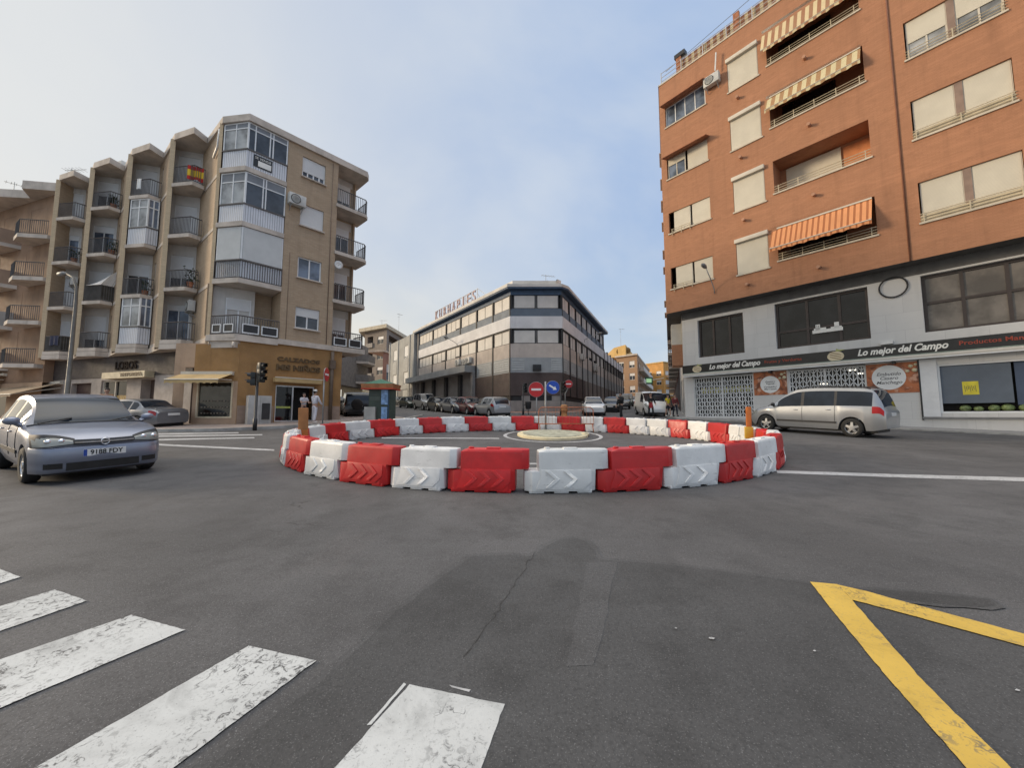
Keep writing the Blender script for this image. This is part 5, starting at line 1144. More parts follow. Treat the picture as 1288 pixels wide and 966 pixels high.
for i, (u, z, c_) in enumerate(((47.2, 10.9, WHITEM), (47.4, 8.3, ACG))):
    oo = MB(); n = 6
    for k in range(n): oo.quad(nf.p(u-.6+.2*k, z, .95+.02*(k % 2)), nf.p(u-.4+.2*k, z, .95+.02*((k+1) % 2)), nf.p(u-.4+.2*k, z+.9, .95+.02*((k+1) % 2)), nf.p(u-.6+.2*k, z+.9, .95+.02*(k % 2)))
    tag(oo.build('laundry', c_, loc=nf.p(u, z, .95)), ['white washing hung from an upper balcony on the right street', 'grey washing hung from a lower balcony on the right street'][i], 'laundry')
# ================================================================== cars
def interp(tab, x):                              # monotone cubic through the table
    n = len(tab)
    if x <= tab[0][0]: return tab[0][1]
    if x >= tab[-1][0]: return tab[-1][1]
    d = [(tab[i+1][1]-tab[i][1])/(tab[i+1][0]-tab[i][0]) for i in range(n-1)]
    mm = [d[0]]+[0 if d[i-1]*d[i] <= 0 else 2*d[i-1]*d[i]/(d[i-1]+d[i]) for i in range(1, n-1)]+[d[-1]]
    for i in range(n-1):
        if x <= tab[i+1][0]:
            h = tab[i+1][0]-tab[i][0]; t = (x-tab[i][0])/h; t2, t3 = t*t, t*t*t
            return (2*t3-3*t2+1)*tab[i][1]+(t3-2*t2+t)*h*mm[i]+(3*t2-2*t3)*tab[i+1][1]+(t3-t2)*h*mm[i+1]
def interp_lin(tab, x):
    if x <= tab[0][0]: return tab[0][1]
    for (a, va), (b, vb) in zip(tab, tab[1:]):
        if x <= b:
            t = (x-a)/(b-a); return va+(vb-va)*t
    return tab[-1][1]
def smooth_tab(tab, x, h=.07): return sum(interp(tab, x+d*h)*w for d, w in ((-1, .25), (-.5, .25), (0, 0), (.5, .25), (1, .25)))
_wheels = {}
def wheel_mesh(r, w=.2):
    if r in _wheels: return _wheels[r]
    ty = MB().lathe([(r*.62, -w/2+.01), (r*.90, -w/2), (r*.985, -w/2+.03), (r, -w/4), (r, w/4), (r*.985, w/2-.03), (r*.90, w/2), (r*.62, w/2-.01), (r*.62, -w/2+.01)], axis='y', n=28).mesh('tyre'); ty.materials.append(RUBBER)
    m = MB(); q = r*.64
    m.lathe([(q, -w/2+.02), (q, w/2-.02), (q*.9, w/2-.025), (q*.88, w/2-.07), (.0, w/2-.07)], axis='y', n=28)
    rm = MB()
    for s in (1,):
        for k in range(5):
            a = 2*math.pi*k/5; T = Matrix.Rotation(a, 4, 'Y')
            rm.hexa([T @ Vector(p) for p in ((-.045, -(w/2-.02), .03), (.045, -(w/2-.02), .03), (.045, -(w/2-.07), .03), (-.045, -(w/2-.07), .03), (-.033, -(w/2-.03), q*.93), (.033, -(w/2-.03), q*.93), (.033, -(w/2-.07), q*.93), (-.033, -(w/2-.07), q*.93))])
        rm.lathe([(.06, -(w/2-.012)), (.06, -(w/2-.06))], axis='y', n=14)
        rm.lathe([(q, -w/2+.015), (q*.93, -w/2+.02), (q*.93, -w/2+.06), (q, -w/2+.06), (q, -w/2+.015)], axis='y', n=28)
    rme = rm.mesh('rim', recalc=True); rme.materials.append(RIM)
    dk = MB().lathe([(q*.93, -w/2+.075), (q*.93, w/2-.02)], axis='y', n=20).mesh('wheel_disc'); dk.materials.append(BPLAST)
    _wheels[r] = (ty, rme, dk); return _wheels[r]
def put(me, name, parent, loc=(0, 0, 0), rz=0):
    o = bpy.data.objects.new(name, me); COL.objects.link(o); o.parent = parent; o.location = loc; o.rotation_euler = (0, 0, rz); PAR[o] = rootof(parent); return o
SPEC = {
 # x forward; top profile, belt line, half width, wheels, glass ranges, side windows
 'hatch': dict(top=[(-1.92, .78), (-1.88, .95), (-1.55, 1.34), (-1.2, 1.41), (-.5, 1.44), (.0, 1.40), (.18, 1.36), (.95, .93), (1.25, .885), (1.55, .82), (1.74, .755), (1.85, .69), (1.90, .60)],
   belt=[(-1.92, .72), (-1.75, .96), (-.6, .92), (.92, .88), (1.3, .84), (1.65, .75), (1.90, .54)], wid=[(-1.92, .62), (-1.8, .74), (-1.4, .815), (0, .825), (1.3, .825), (1.62, .795), (1.78, .735), (1.86, .68), (1.90, .62)],
   wh=(1.20, -1.29), r=.29, ws=(.93, .14), rw=(-1.52, -1.86), sw=[(-1.45, -.95), (-.88, -.12), (-.02, .62)], roof=.56, sill=.21, L=1.90),
 'saloon': dict(top=[(-2.2, .74), (-2.15, .92), (-1.75, 1.0), (-1.55, 1.02), (-.95, 1.34), (-.4, 1.41), (.1, 1.40), (.3, 1.36), (1.0, .98), (1.4, .90), (1.9, .74), (2.12, .60), (2.2, .48)],
   belt=[(-2.2, .70), (-2.1, .86), (-1.5, .92), (1.0, .86), (1.5, .80), (1.95, .66), (2.2, .44)], wid=[(-2.2, .66), (-2.05, .78), (-1.5, .85), (1.2, .85), (1.8, .78), (2.08, .64), (2.2, .50)],
   wh=(1.33, -1.30), r=.31, ws=(.96, .28), rw=(-.98, -1.5), sw=[(-1.2, -.85), (-.78, -.1), (0, .7)], roof=.56, sill=.2, L=2.2),
 'mpv': dict(top=[(-2.32, .80), (-2.28, 1.02), (-2.12, 1.42), (-1.95, 1.66), (-1.5, 1.70), (-.4, 1.73), (.2, 1.70), (.5, 1.60), (1.38, 1.05), (1.7, .96), (2.05, .80), (2.22, .62), (2.32, .46)],
   belt=[(-2.32, .78), (-2.2, 1.06), (-1.5, 1.07), (.5, 1.02), (1.4, .95), (1.75, .86), (2.1, .68), (2.32, .44)], wid=[(-2.32, .74), (-2.22, .82), (-1.9, .90), (1.2, .90), (1.75, .83), (2.12, .66), (2.32, .48)],
   wh=(1.42, -1.42), r=.325, ws=(1.34, .48), rw=(-1.97, -2.25), sw=[(-1.98, -.98), (-.9, .06), (.16, 1.0)], roof=.64, sill=.24, L=2.32),
 'suv': dict(top=[(-2.1, .85), (-2.07, 1.05), (-1.95, 1.6), (-1.75, 1.72), (-.5, 1.76), (.0, 1.74), (.2, 1.68), (.75, 1.14), (1.2, 1.08), (1.8, .98), (2.02, .82), (2.1, .6)],
   belt=[(-2.1, .84), (-2.0, 1.06), (.75, 1.02), (1.3, .98), (1.85, .86), (2.1, .56)], wid=[(-2.1, .80), (-1.95, .88), (1.5, .88), (1.9, .80), (2.1, .66)],
   wh=(1.3, -1.3), r=.36, ws=(.72, .2), rw=(-1.8, -2.04), sw=[(-1.7, -1.0), (-.92, -.1), (0, .55)], roof=.68, sill=.34, L=2.1),
 'van': dict(top=[(-2.05, .9), (-2.03, 1.1), (-1.98, 1.72), (-1.8, 1.82), (-.4, 1.84), (.4, 1.82), (.62, 1.72), (1.3, 1.12), (1.6, 1.02), (1.9, .86), (2.0, .66), (2.05, .5)],
   belt=[(-2.05, .88), (-1.9, 1.08), (1.1, 1.02), (1.5, .94), (1.85, .78), (2.05, .46)], wid=[(-2.05, .80), (-1.9, .85), (1.4, .85), (1.8, .78), (2.05, .62)],
   wh=(1.25, -1.3), r=.31, ws=(1.26, .6), rw=(-1.86, -2.0), sw=[(.1, .95)], roof=.70, sill=.24, L=2.05),
}
_paints = {}
def car_paint(name, col, metal=.4):
    if name in _paints: return _paints[name]
    m = car_mat(name, col, metal); _paints[name] = m; return m
def car(kind, label, loc, heading, paint, category='car', group=None, name='parked_car', scale=1, detail=1, plate=None, trim=False, braking=False, rack=False, plug=False):
    sp = SPEC[kind]; o = empty(name, loc, label, category, heading, True, group, scale); ident(o); L_ = sp['L']; xs = set()
    n = int(2*L_/.13)
    for i in range(n+1): xs.add(round(-L_+2*L_*i/n, 3))
    for a in (sp['ws']+sp['rw']): xs.add(a)
    for a, b in sp['sw']: xs |= {a, b}
    for w in sp['wh']:
        for k in range(-8, 9): xs.add(round(w+math.sin(k*math.pi/16)*(sp['r']+.055), 3))
    xs |= {L_-.03, L_-.09, -L_+.03, -L_+.08}
    xs = sorted(xs); X = [xs[0]]
    for x in xs[1:]:
        if x-X[-1] > .012: X.append(x)
    hard = set(list(sp['ws'])+list(sp['rw'])+[q for s in sp['sw'] for q in s])
    def section(x):
        zb, zt, w = smooth_tab(sp['belt'], x), smooth_tab(sp['top'], x), smooth_tab(sp['wid'], x, .1)
        zs = sp['sill']+max(0, abs(x)-(L_-.35))*.25
        arch = 0
        for q in sp['wh']:
            d = abs(x-q); ra = sp['r']+.055
            if d < ra: arch = max(arch, sp['r']+math.sqrt(ra*ra-d*d)*.98)
        za = max(zs, arch); zs0 = zs; zs = za
        g = max(0, min(1, (zt-zb-.06)/.3)); wr = sp['roof']+(w-.82)*.6 if w > .8 else sp['roof']*min(1, w/.8)
        zt = max(zt, zb+.05)
        P = [(0, zs), (w*(.90 if not arch else .985), zs), (w*(.975 if not arch else .998), zs+.24*(zb-zs)), (w, zs+.55*(zb-zs)), (w*.992, zs+.82*(zb-zs)), (w*.955, zb)]
        l = lambda a, b: a+(b-a)*g
        h = zt-zb
        P += [(l(w*.90, w*.94-(w*.94-wr)*.80), zb+h*l(.30, .80)), (l(w*.80, wr), zb+h*l(.58, .95)), (l(w*.42, wr*.55), zb+h*l(.90, .99)), (0, zt)]
        return P
    secs = [section(x) for x in X]; NR = 10
    def pos(i, j, s, k=0): y, z = secs[i][j]; return Vector((X[i]+k*.0, s*y, z))
    body, ws, rw = MB(), MB(), MB(); sgs = {}
    ctr = Vector((0, 0, .7))
    for i in range(len(X)-1):
        xm = (X[i]+X[i+1])/2
        for j in range(NR-1):
            for s in (1, -1):
                q = [pos(i, j, s), pos(i+1, j, s), pos(i+1, j+1, s), pos(i, j+1, s)]
                if s < 0: q.reverse()
                t = body
                if j >= 7 and sp['ws'][1] < xm < sp['ws'][0]: t = ws
                elif j >= 7 and sp['rw'][1] < xm < sp['rw'][0]: t = rw
                elif j == 5 and any(a < xm < b for a, b in sp['sw']): t = sgs.setdefault((s, [a < xm < b for a, b in sp['sw']].index(True)), MB())
                elif j == 5 and (trim or detail) and sp['sw'][0][0] < xm < sp['sw'][-1][1]: t = sgs.setdefault((s, 'pillar', int(xm > (sp['sw'][1][0]+sp['sw'][1][1])/2)), MB())
                t.add(q, [(0, 1, 2, 3)], True)
    for i, rev in ((0, True), (len(X)-1, False)):
        pts = [pos(i, j, 1) for j in range(NR)]+[pos(i, j, -1) for j in range(NR-2, 0, -1)]
        body.add(pts, [tuple(reversed(range(len(pts)))) if not rev else tuple(range(len(pts)))], False)
    def weld(mb, nm, mat, par, ang=48):
        me = mb.mesh(nm); bm = bmesh.new(); bm.from_mesh(me); bmesh.ops.remove_doubles(bm, verts=bm.verts, dist=1e-4); bmesh.ops.recalc_face_normals(bm, faces=bm.faces)
        bm.to_mesh(me); bm.free(); me.set_sharp_from_angle(angle=R(ang)); me.materials.append(mat); return put(me, nm, par)
    B = weld(body, 'body', paint, o)
    for mb, nm in ((ws, 'windscreen'), (rw, 'rear_window')):
        if mb.f: weld(mb, nm, CARGL, o)
    for kq, q in sgs.items(): weld(q, 'side_window' if len(kq) == 2 else 'window_pillar', CARGL if len(kq) == 2 else BPLAST, o)
    def sec_pt(x, j, s, out=.0, t=0):
        P = section(x); y, z = P[j]
        if t: y2, z2 = P[j+1]; y, z = y+(y2-y)*t, z+(z2-z)*t
        return Vector((x, s*(y+out), z))
    def patch(x0, x1, j0, j1, s, out, nx=6, nj=4):
        m = MB(); g = []
        for a in range(nx+1):
            x = x0+(x1-x0)*a/nx
            for b in range(nj+1):
                jj = j0+(j1-j0)*b/nj; j = min(int(jj), NR-2); p = sec_pt(x, j, s, 0, jj-j); d = Vector((max(0, (x-(L_-.6)))*.9 if x > 0 else min(0, (x+(L_-.6)))*.9, s*.8, .25 if jj > 5 else .05)).normalized(); g.append(p+d*out)
        for a in range(nx):
            for b in range(nj):
                k = a*(nj+1)+b; q = (k, k+nj+1, k+nj+2, k+1); m.add([g[z] for z in (q if s > 0 else q[::-1])], [(0, 1, 2, 3)], True)
        return m
    if sp['ws'][0]: MB().tube([sec_pt(sp['ws'][0]+.02, j, s, 0)+Vector((0, 0, .004)) for j, s in ((6, 1), (7, 1), (8, 1), (9, 1), (8, -1), (7, -1), (6, -1))], .018, 6).build('cowl', BPLAST, o)
    # lamps, plates, bumper details
    f = L_; zb_f = smooth_tab(sp['belt'], f-.15)
    for s in (1, -1):
        if kind != 'hatch' or not detail: weld(patch(f-.50, f-.05, 4.25, 6.8, s, .013), 'headlight', LAMP, o)
        weld(patch(-f+.05, -f+.34, 3.6, 4.95, s, .012), 'tail_light', emit_mat('brake_lamp', (.62, .012, .015), .07) if braking else TAIL, o)
        mb = MB(); x = sp['ws'][0]-.22; p = sec_pt(x, 5, s)
        mb.ball(p+Vector((0, s*.085, .10)), .075, .105, .07, 14, 8).bar(p+Vector((0, -s*.02, .02)), p+Vector((0, s*.05, .07)), .06); mr = weld(mb, 'wing_mirror', paint if detail else BPLAST, o)
    wf = smooth_tab(sp['wid'], f, .1)
    if detail:
        zl = smooth_tab(sp['belt'], f)
        fx = lambda y: f-1.9+interp([(0, 1.915), (.4, 1.912), (.62, 1.895), (.68, 1.86), (.735, 1.78), (.80, 1.60)], abs(y))
        def curved(y0, y1, z0, z1, out, lift=0, n=10, tz=0):
            m = MB()
            for i in range(n):
                a, b = y0+(y1-y0)*i/n, y0+(y1-y0)*(i+1)/n; c = lambda y: lift*(abs(y)/.7)**1.5
                m.hexa([Vector((fx(a)+out, a, z0+c(a))), Vector((fx(b)+out, b, z0+c(b))), Vector((fx(b)-.12, b, z0+c(b))), Vector((fx(a)-.12, a, z0+c(a))), Vector((fx(a)+out-tz, a, z1+c(a))), Vector((fx(b)+out-tz, b, z1+c(b))), Vector((fx(b)-.12, b, z1+c(b))), Vector((fx(a)-.12, a, z1+c(a)))])
            return m
        bmb = MB(); rows = [(.185, -.03), (.20, -.004), (.27, .014), (.33, .016), (.345, .026), (.42, .036), (.50, .034), (.56, .022), (.59, .0), (.60, -.03)]; ny = 30; g_ = []
        for a_ in range(ny+1):
            y = -.80+1.6*a_/ny
            for z, ot in rows: g_.append(Vector((fx(y)+ot*(1-.35*(abs(y)/.8)**4), y*(1+ot*.35), z)))
        for a_ in range(ny):
            for k_ in range(len(rows)-1): i0 = a_*len(rows)+k_; bmb.add([g_[i0], g_[i0+len(rows)], g_[i0+len(rows)+1], g_[i0+1]], [(0, 1, 2, 3)], True)
        bm_ = weld(bmb, 'front_bumper', paint, o)
        for s in (1, -1):
            def lamp(y0, y1, out, gz_, nm, mt, par):
                m = MB(); g = []; nn_ = 10; nk = 4
                for a_ in range(nn_+1):
                    t = a_/nn_; y = y0+(y1-y0)*t; z0 = .635-.035*t-gz_; z1 = .70+.095*math.sin(min(1, t*1.15)*1.57)-.02*t*t+gz_
                    for k_ in range(nk+1): u = k_/nk; g.append(Vector((fx(y)+out-.10*u*u*(.5+t), s*(y+.006*math.sin(u*3.1)), z0+(z1-z0)*u)))
                for a_ in range(nn_):
                    for k_ in range(nk): i0 = a_*(nk+1)+k_; m.add([g[q] for q in ((i0, i0+nk+1, i0+nk+2, i0+1) if s > 0 else (i0+1, i0+nk+2, i0+nk+1, i0))], [(0, 1, 2, 3)], True)
                return weld(m, nm, mt, par)
            hl_ = lamp(.37, .775, .030, 0, 'headlight', LAMP, o); lamp(.35, .79, .022, .014, 'headlight_surround', BPLAST, hl_)
            for yb in (.50, .64): MB().ball((fx(yb)-.005, s*yb, .685), .03, .045, .04, 12, 8).build('bulb_reflector', CHROME, hl_)
        curved(-.44, .44, .215, .335, .026, .0).build('lower_grille', DARK, bm_)
        gr = curved(-.37, .37, .605, .685, .022, .02, tz=.03).build('grille', BPLAST, o)
        curved(-.36, .36, .635, .66, .034, .02, tz=.0).build('chrome_bar', CHROME, gr)
        MB().lathe([(.050, -.012), (.062, 0), (.050, .012), (.040, 0), (.050, -.012)], axis='x', o=(f+.042, 0, .647), n=20).build('emblem_ring', CHROME, gr)
        MB().hexa([Vector(p) for p in ((f+.042, -.07, .637), (f+.052, -.07, .637), (f+.052, .07, .651), (f+.042, .07, .651), (f+.042, -.07, .643), (f+.052, -.07, .643), (f+.052, .07, .657), (f+.042, .07, .657))]).build('emblem_bolt', CHROME, gr)
        for s in (1, -1):
            MB().box(f-.30, f-.12, s*.42, s*.62, .25, .34).build('fog_lamp_recess', DARK, bm_) if False else None
            curved(.48 if s > 0 else -.68, .68 if s > 0 else -.48, .24, .325, .022, .02, 5).build('fog_lamp_recess', DARK, bm_)
        for s in (1, -1):
            mb = MB(); a = sp['ws'][0]
            mb.bar(Vector((a+.02, s*.42-.2, smooth_tab(sp['top'], a)+.0)), Vector((a-.14, s*.42+.22, smooth_tab(sp['top'], a-.14)+.015)), .02); mb.build('wiper', BPLAST, o)
    pz, px = (.475, f+.038) if detail else (smooth_tab(sp['belt'], f)-.02, f+.012)
    for xx, zz, s in ((px, pz, 1), (-f-.012, smooth_tab(sp['belt'], -f)-.06, -1)):
        pl = MB().box(min(xx, xx+s*.012), max(xx, xx+s*.012), -.26, .26, zz-.055, zz+.055).build('number_plate', PLATE, o)
        if plate and s > 0:
            T = Matrix.Translation((xx+.0145, .02, zz)) @ Matrix(((0, 0, 1, 0), (1, 0, 0, 0), (0, 1, 0, 0), (0, 0, 0, 1)))
            text_mb(plate, .105, .003, mat4=T, width=.40, bold=.002).build('plate_lettering', INK, pl)
            MB().box(xx+.0125, xx+.014, -.258, -.215, zz-.053, zz+.053).build('plate_band', PLBLUE, pl)
    if trim or detail:
        for s in (1, -1):
            mb = MB()
            for a, b in ((sp['wh'][1]+.45, sp['wh'][0]-.42),):
                k = 8
                for i in range(k):
                    x0, x1 = a+(b-a)*i/k, a+(b-a)*(i+1)/k; p, q = sec_pt(x0, 3, s, .012), sec_pt(x1, 3, s, .012); p.z = q.z = .48
                    mb.hexa([p+Vector((0, 0, -.03)), q+Vector((0, 0, -.03)), q+Vector((0, -s*.03, -.03)), p+Vector((0, -s*.03, -.03)), p+Vector((0, 0, .03)), q+Vector((0, 0, .03)), q+Vector((0, -s*.03, .03)), p+Vector((0, -s*.03, .03))])
            mb.build('side_strip', BPLAST, o)
            for a, b in sp['sw'][1:]:
                p = sec_pt(a+.16, 4, s, .014); MB().ball(p+Vector((0, 0, .015)), .085, .022, .018, 10, 6).build('door_handle', paint, o)
            mb = MB()
            for a in {sp['sw'][-1][1]+.05, sp['sw'][-1][0]-.05, sp['sw'][-2][0]-.03 if len(sp['sw']) > 1 else -.5}:
                pts = [sec_pt(a, j, s, .0025) for j in (2, 3, 4, 5)]; 
                if abs(a-sp['wh'][0]) > .42 and abs(a-sp['wh'][1]) > .42: mb.tube(pts, .006, 5)
            mb.build('door_seam', BPLAST, o)
    if rack:
        for s in (1, -1):
            MB().tube([Vector((x, s*(sp['roof']-.03), smooth_tab(sp['top'], x)+.035 if -1.8 < x < .2 else smooth_tab(sp['top'], x)-.02)) for x in (-1.9, -1.7, -1.2, -.6, 0, .35)], .018, 8).build('roof_rail', BPLAST, o)
    if plug: 
        MB().lathe([(.0, 0), (.33, 0), (.36, -.04), (.36, -.15), (.33, -.19), (0, -.19)], axis='x', o=(-f, .1, .95), n=20).build('spare_wheel', RUBBER, o)
    MB().box(-L_+.25, L_-.2, -.66, .66, sp['sill']-.07, sp['sill']+.3).build('underbody', BPLAST, o)
    ty, rm, dk = wheel_mesh(sp['r'])
    wy = smooth_tab(sp['wid'], 0)-.105
    for x in sp['wh']:
        for s in (1, -1):
            w = bpy.data.objects.new('wheel', dk); COL.objects.link(w); w.parent = o; w.location = (x, s*wy, sp['r']); w.rotation_euler = (0, 0, math.pi if s > 0 else 0); PAR[w] = o
            put(ty, 'tyre', w); put(rm, 'rim', w)
    return o
SILV = car_paint('silver_blue_paint', (.225, .245, .305), .5); DSIL = car_paint('dull_silver_paint', (.20, .21, .23), .5); CHAM = car_paint('champagne_paint', (.37, .385, .405), .5); SIL2 = car_paint('silver_paint', (.36, .37, .385), .5); DKG = car_paint('dark_grey_paint', (.06, .065, .072), .3); BLK = car_paint('black_paint', (.012, .013, .015), .1)
MAR = car_paint('maroon_paint', (.11, .012, .015), .2); WHT = car_paint('white_paint', (.66, .66, .65), 0); GRN = car_paint('dark_green_paint', (.03, .045, .035), .2); BLU = car_paint('blue_grey_paint', (.10, .115, .14), .4)
c = G(130, 603)
hd_ = R(-31)
car('hatch', 'silver blue small hatchback with chrome grille bar turning at the left edge of the road', (c.x-1.95*math.cos(hd_), c.y-1.95*math.sin(hd_), gz(c.y-1.95*math.sin(hd_))), hd_, SILV, name='hatchback_car', scale=(1.03, 1.03, 1.07), plate='9188 FDY')
rwp, fwp = Vector((12.34, 13.95)), Vector((10.84, 16.36)); dr = (fwp-rwp).normalized(); nn_ = Vector((dr.y, -dr.x))
ctr = (rwp+fwp)/2+nn_*.85
car('mpv', 'champagne silver people carrier with roof rails and lit tail lamp beside the food shop', (ctr.x, ctr.y, gz(ctr.y)), math.atan2(dr.y, dr.x), CHAM, 'people carrier', name='people_carrier', scale=(1, 1, 1.06), trim=True, detail=0, braking=True, rack=True)
p = G(166, 541); car('saloon', 'silver saloon seen from behind, parked by the left shops beyond the small hatchback', (p.x-.9, p.y+1.0, gz(p.y+1)), R(170), DSIL, name='saloon_car', detail=0, scale=(1, 1, .97))
LC = 'cars parked along the left street'
def lc(kind, px, Y, hd, paint, label, **k):
    p = onray(px, Y); return car(kind, label, p, R(hd), paint, group=k.pop('group', LC), detail=k.pop('detail', 0), **k)
lc('hatch', 618, 28.9, 118, SIL2, 'silver hatchback parked nearest the chamfered corner of the warehouse')
lc('hatch', 592, 31.8, -62, MAR, 'dark red car parked behind the silver hatchback')
lc('saloon', 573, 34.0, -60, BLU, 'blue grey saloon facing the road, left of the dark red car')
lc('hatch', 553, 37.5, -60, BLK, 'black hatchback between the blue grey saloon and the silver estate')
lc('suv', 536, 41.5, -58, SIL2, 'silver and dark off-road estate parked under the canopy')
lc('hatch', 515, 48, -55, GRN, 'dark green car just right of the kiosk')
lc('hatch', 505, 56, -55, BLK, 'farthest dark car beyond the kiosk')
lc('suv', 447, 27.4, 118, BLK, 'black off-road car with pale rear window left of the kiosk', plug=True)
lc('hatch', 429, 30.5, 118, DKG, 'dark car half hidden behind the corner of the mustard shop')
RC = 'cars parked along the right street'
lc('hatch', 746, 30.3, -98, WHT, 'white hatchback facing the barriers on the right street', group=RC)
lc('hatch', 769, 36.5, -108, BLK, 'black car behind the white hatchback', group=RC)
lc('suv', 783, 45, -108, DKG, 'grey car half hidden by the man in black', group=RC)
lc('van', 789, 56, -108, GRN, 'green grey car further up the right street', group=RC)
lc('hatch', 797, 68, -108, SIL2, 'silver car far up the right street on the left side', group=RC)
lc('hatch', 803, 80, -108, DKG, 'farthest dark car on the right street', group=RC)
lc('van', 818, 29.4, -96, WHT, 'white van with black bumper coming down the right street', group=RC, name='delivery_van')
p = onray(818, 27.28); 
lc('suv', 833, 40, -104, DKG, 'dark car behind the white van', group=RC)
lc('van', 826, 52, -104, WHT, 'white van parked further back on the right street', group=RC, name='delivery_van')

# ================================================================== ring of plastic barriers
def barrier_mesh(n_chev, mat):
    m = MB()
    def blk(x0, x1, z0, z1, yb, yt, e0, e1, ch):
        # plan-chamfered block: octagon outline at bottom and top
        def ring(z, y): return [Vector((x0+ch, -y, z)), Vector((x1-ch, -y, z)), Vector((x1, -y*.55, z)), Vector((x1, y*.55, z)), Vector((x1-ch, y, z)), Vector((x0+ch, y, z)), Vector((x0, y*.55, z)), Vector((x0, -y*.55, z))]
        v = ring(z0, yb)+ring(z1, yt)
        m.add(v, [tuple(reversed(range(8))), tuple(range(8, 16))]+[(i, (i+1) % 8, 8+(i+1) % 8, 8+i) for i in range(8)])
    xs_ = [0, .10, .195, .30, .87, .975, 1.07, 1.165]; zs_ = [.03, .33, .36, .62, .655]; yz = [.20, .166, .163, .137, .120]
    inside = lambda i, k: (i < 5 if k < 1 else (i < 5 or True) and (1 < i < 5) if k == 1 else i > 1)
    ef = lambda i, k: (.62 if i == 0 else .62 if (i == 7) else (.62 if i == 5 and k == 0 else 1))
    V_ = {}
    for s in (1, -1):
        for i, x_ in enumerate(xs_):
            for k, z_ in enumerate(zs_): V_[s, i, k] = Vector((x_, s*yz[k]*ef(i, k), z_-(.03 if k == 4 and i == 2 else 0)))
    for i in range(7):
        for k in range(4):
            if not inside(i, k): continue
            for s in (1, -1):
                q = [V_[s, i, k], V_[s, i+1, k], V_[s, i+1, k+1], V_[s, i, k+1]]; m.add(q if s < 0 else q[::-1], [(0, 1, 2, 3)])
            if i == 0 or not inside(i-1, k): m.quad(V_[1, i, k], V_[-1, i, k], V_[-1, i, k+1], V_[1, i, k+1])
            if i == 6 or not inside(i+1, k): m.quad(V_[-1, i+1, k], V_[1, i+1, k], V_[1, i+1, k+1], V_[-1, i+1, k+1])
            if k == 0 or not inside(i, k-1): m.quad(V_[1, i, k], V_[1, i+1, k], V_[-1, i+1, k], V_[-1, i, k])
            if k == 3 or not inside(i, k+1): m.quad(V_[-1, i, k+1], V_[-1, i+1, k+1], V_[1, i+1, k+1], V_[1, i, k+1])
    me = m.mesh('barrier', bevel=.014)
    bm = bmesh.new(); bm.from_mesh(me)
    x = MB()
    for a in (.06, .40, .72): x.box(a, a+.2, -.185, .185, 0, .05)
    x.box(.55, .75, -.06, .06, .65, .675)
    x.lathe([(.04, .0), (.04, .03)], o=(.32, 0, .65), n=12)
    # raised panel + chevrons on each sloping side
    for s in (-1, 1):
        fy = lambda z, o=0: s*(.20-.042*(z-.03)/.335+o)
        P = lambda x_, z, o: Vector((x_, fy(z, o), z))
        v = [P(x_, z, o_) for o_ in (-.004, .014) for x_, z in ((.15, .06), (.80, .06), (.915, .17), (.915, .352), (.22, .352), (.22, .26))]
        x.add(v, [tuple(range(6)), tuple(range(6, 12))]+[(i, (i+1) % 6, 6+(i+1) % 6, 6+i) for i in range(6)])
        for k in range(n_chev):
            cx = (.25, .44, .63)[k] if n_chev == 3 else (.28, .53)[k]
            w, th = .065, .030; a = .13
            for (za, zm, xa, xm) in ((.085, .215, cx, cx+a), (.335, .215, cx, cx+a)):
                q = [(xa, za), (xa+w, za), (xm+w, zm), (xm, zm)]
                v = [P(x_, z, -.004) for x_, z in q]+[P(x_, z, th) for x_, z in q]
                x.add(v, [(0, 1, 2, 3), (4, 5, 6, 7), (0, 1, 5, 4), (1, 2, 6, 5), (2, 3, 7, 6), (3, 0, 4, 7)])
    me2 = x.mesh('c', bevel=.006)
    bm.from_mesh(me2); bm.to_mesh(me); bm.free(); bpy.data.meshes.remove(me2)
    me.set_sharp_from_angle(angle=R(35)); me.materials.append(mat); return me
BW, BRD = barrier_mesh(2, WHTP), barrier_mesh(3, REDP)
EC, EA, EB = Vector((.47, 11.42)), 6.36, 5.30
def ell(px, near):
    d = ray(px, 520 if not near else 590); k = d.x/d.y            # x = k*y
    A = k*k/EA**2+1/EB**2; Bq = -2*k*EC.x/EA**2-2*EC.y/EB**2; Cq = EC.x**2/EA**2+EC.y**2/EB**2-1
    D = Bq*Bq-4*A*Cq
    y = (-Bq+(-1 if near else 1)*math.sqrt(max(D, 0)))/(2*A); return Vector((k*y, y))
def ang(p): return math.atan2((p.y-EC.y)/EB, (p.x-EC.x)/EA)
def onell(t): return Vector((EC.x+EA*math.cos(t), EC.y+EB*math.sin(t)))
near = [ell(x, True) for x in (368, 391, 434, 497, 566, 651)]; near2 = [ell(x, True) for x in (659, 748, 829, 896, 938, 966)]
far = [ell(x, False) for x in (936, 922, 896, 870, 845, 818, 792, 764, 736, 706, 677, 648, 619, 589, 560, 531, 501, 469, 436, 409, 386)]
def between(a, b, n):
    ta, tb = ang(a), ang(b)
    while tb < ta: tb += 2*math.pi
    return [onell(ta+(tb-ta)*i/n) for i in range(1, n)]
right = between(near2[-1], far[0], 4); left = between(far[-1], near[0], 5)
ORD = ['first', 'second', 'third', 'fourth', 'fifth', 'sixth', 'seventh', 'eighth', 'ninth', 'tenth', 'eleventh', 'twelfth', 'thirteenth', 'fourteenth', 'fifteenth', 'sixteenth', 'seventeenth', 'eighteenth', 'nineteenth', 'twentieth']
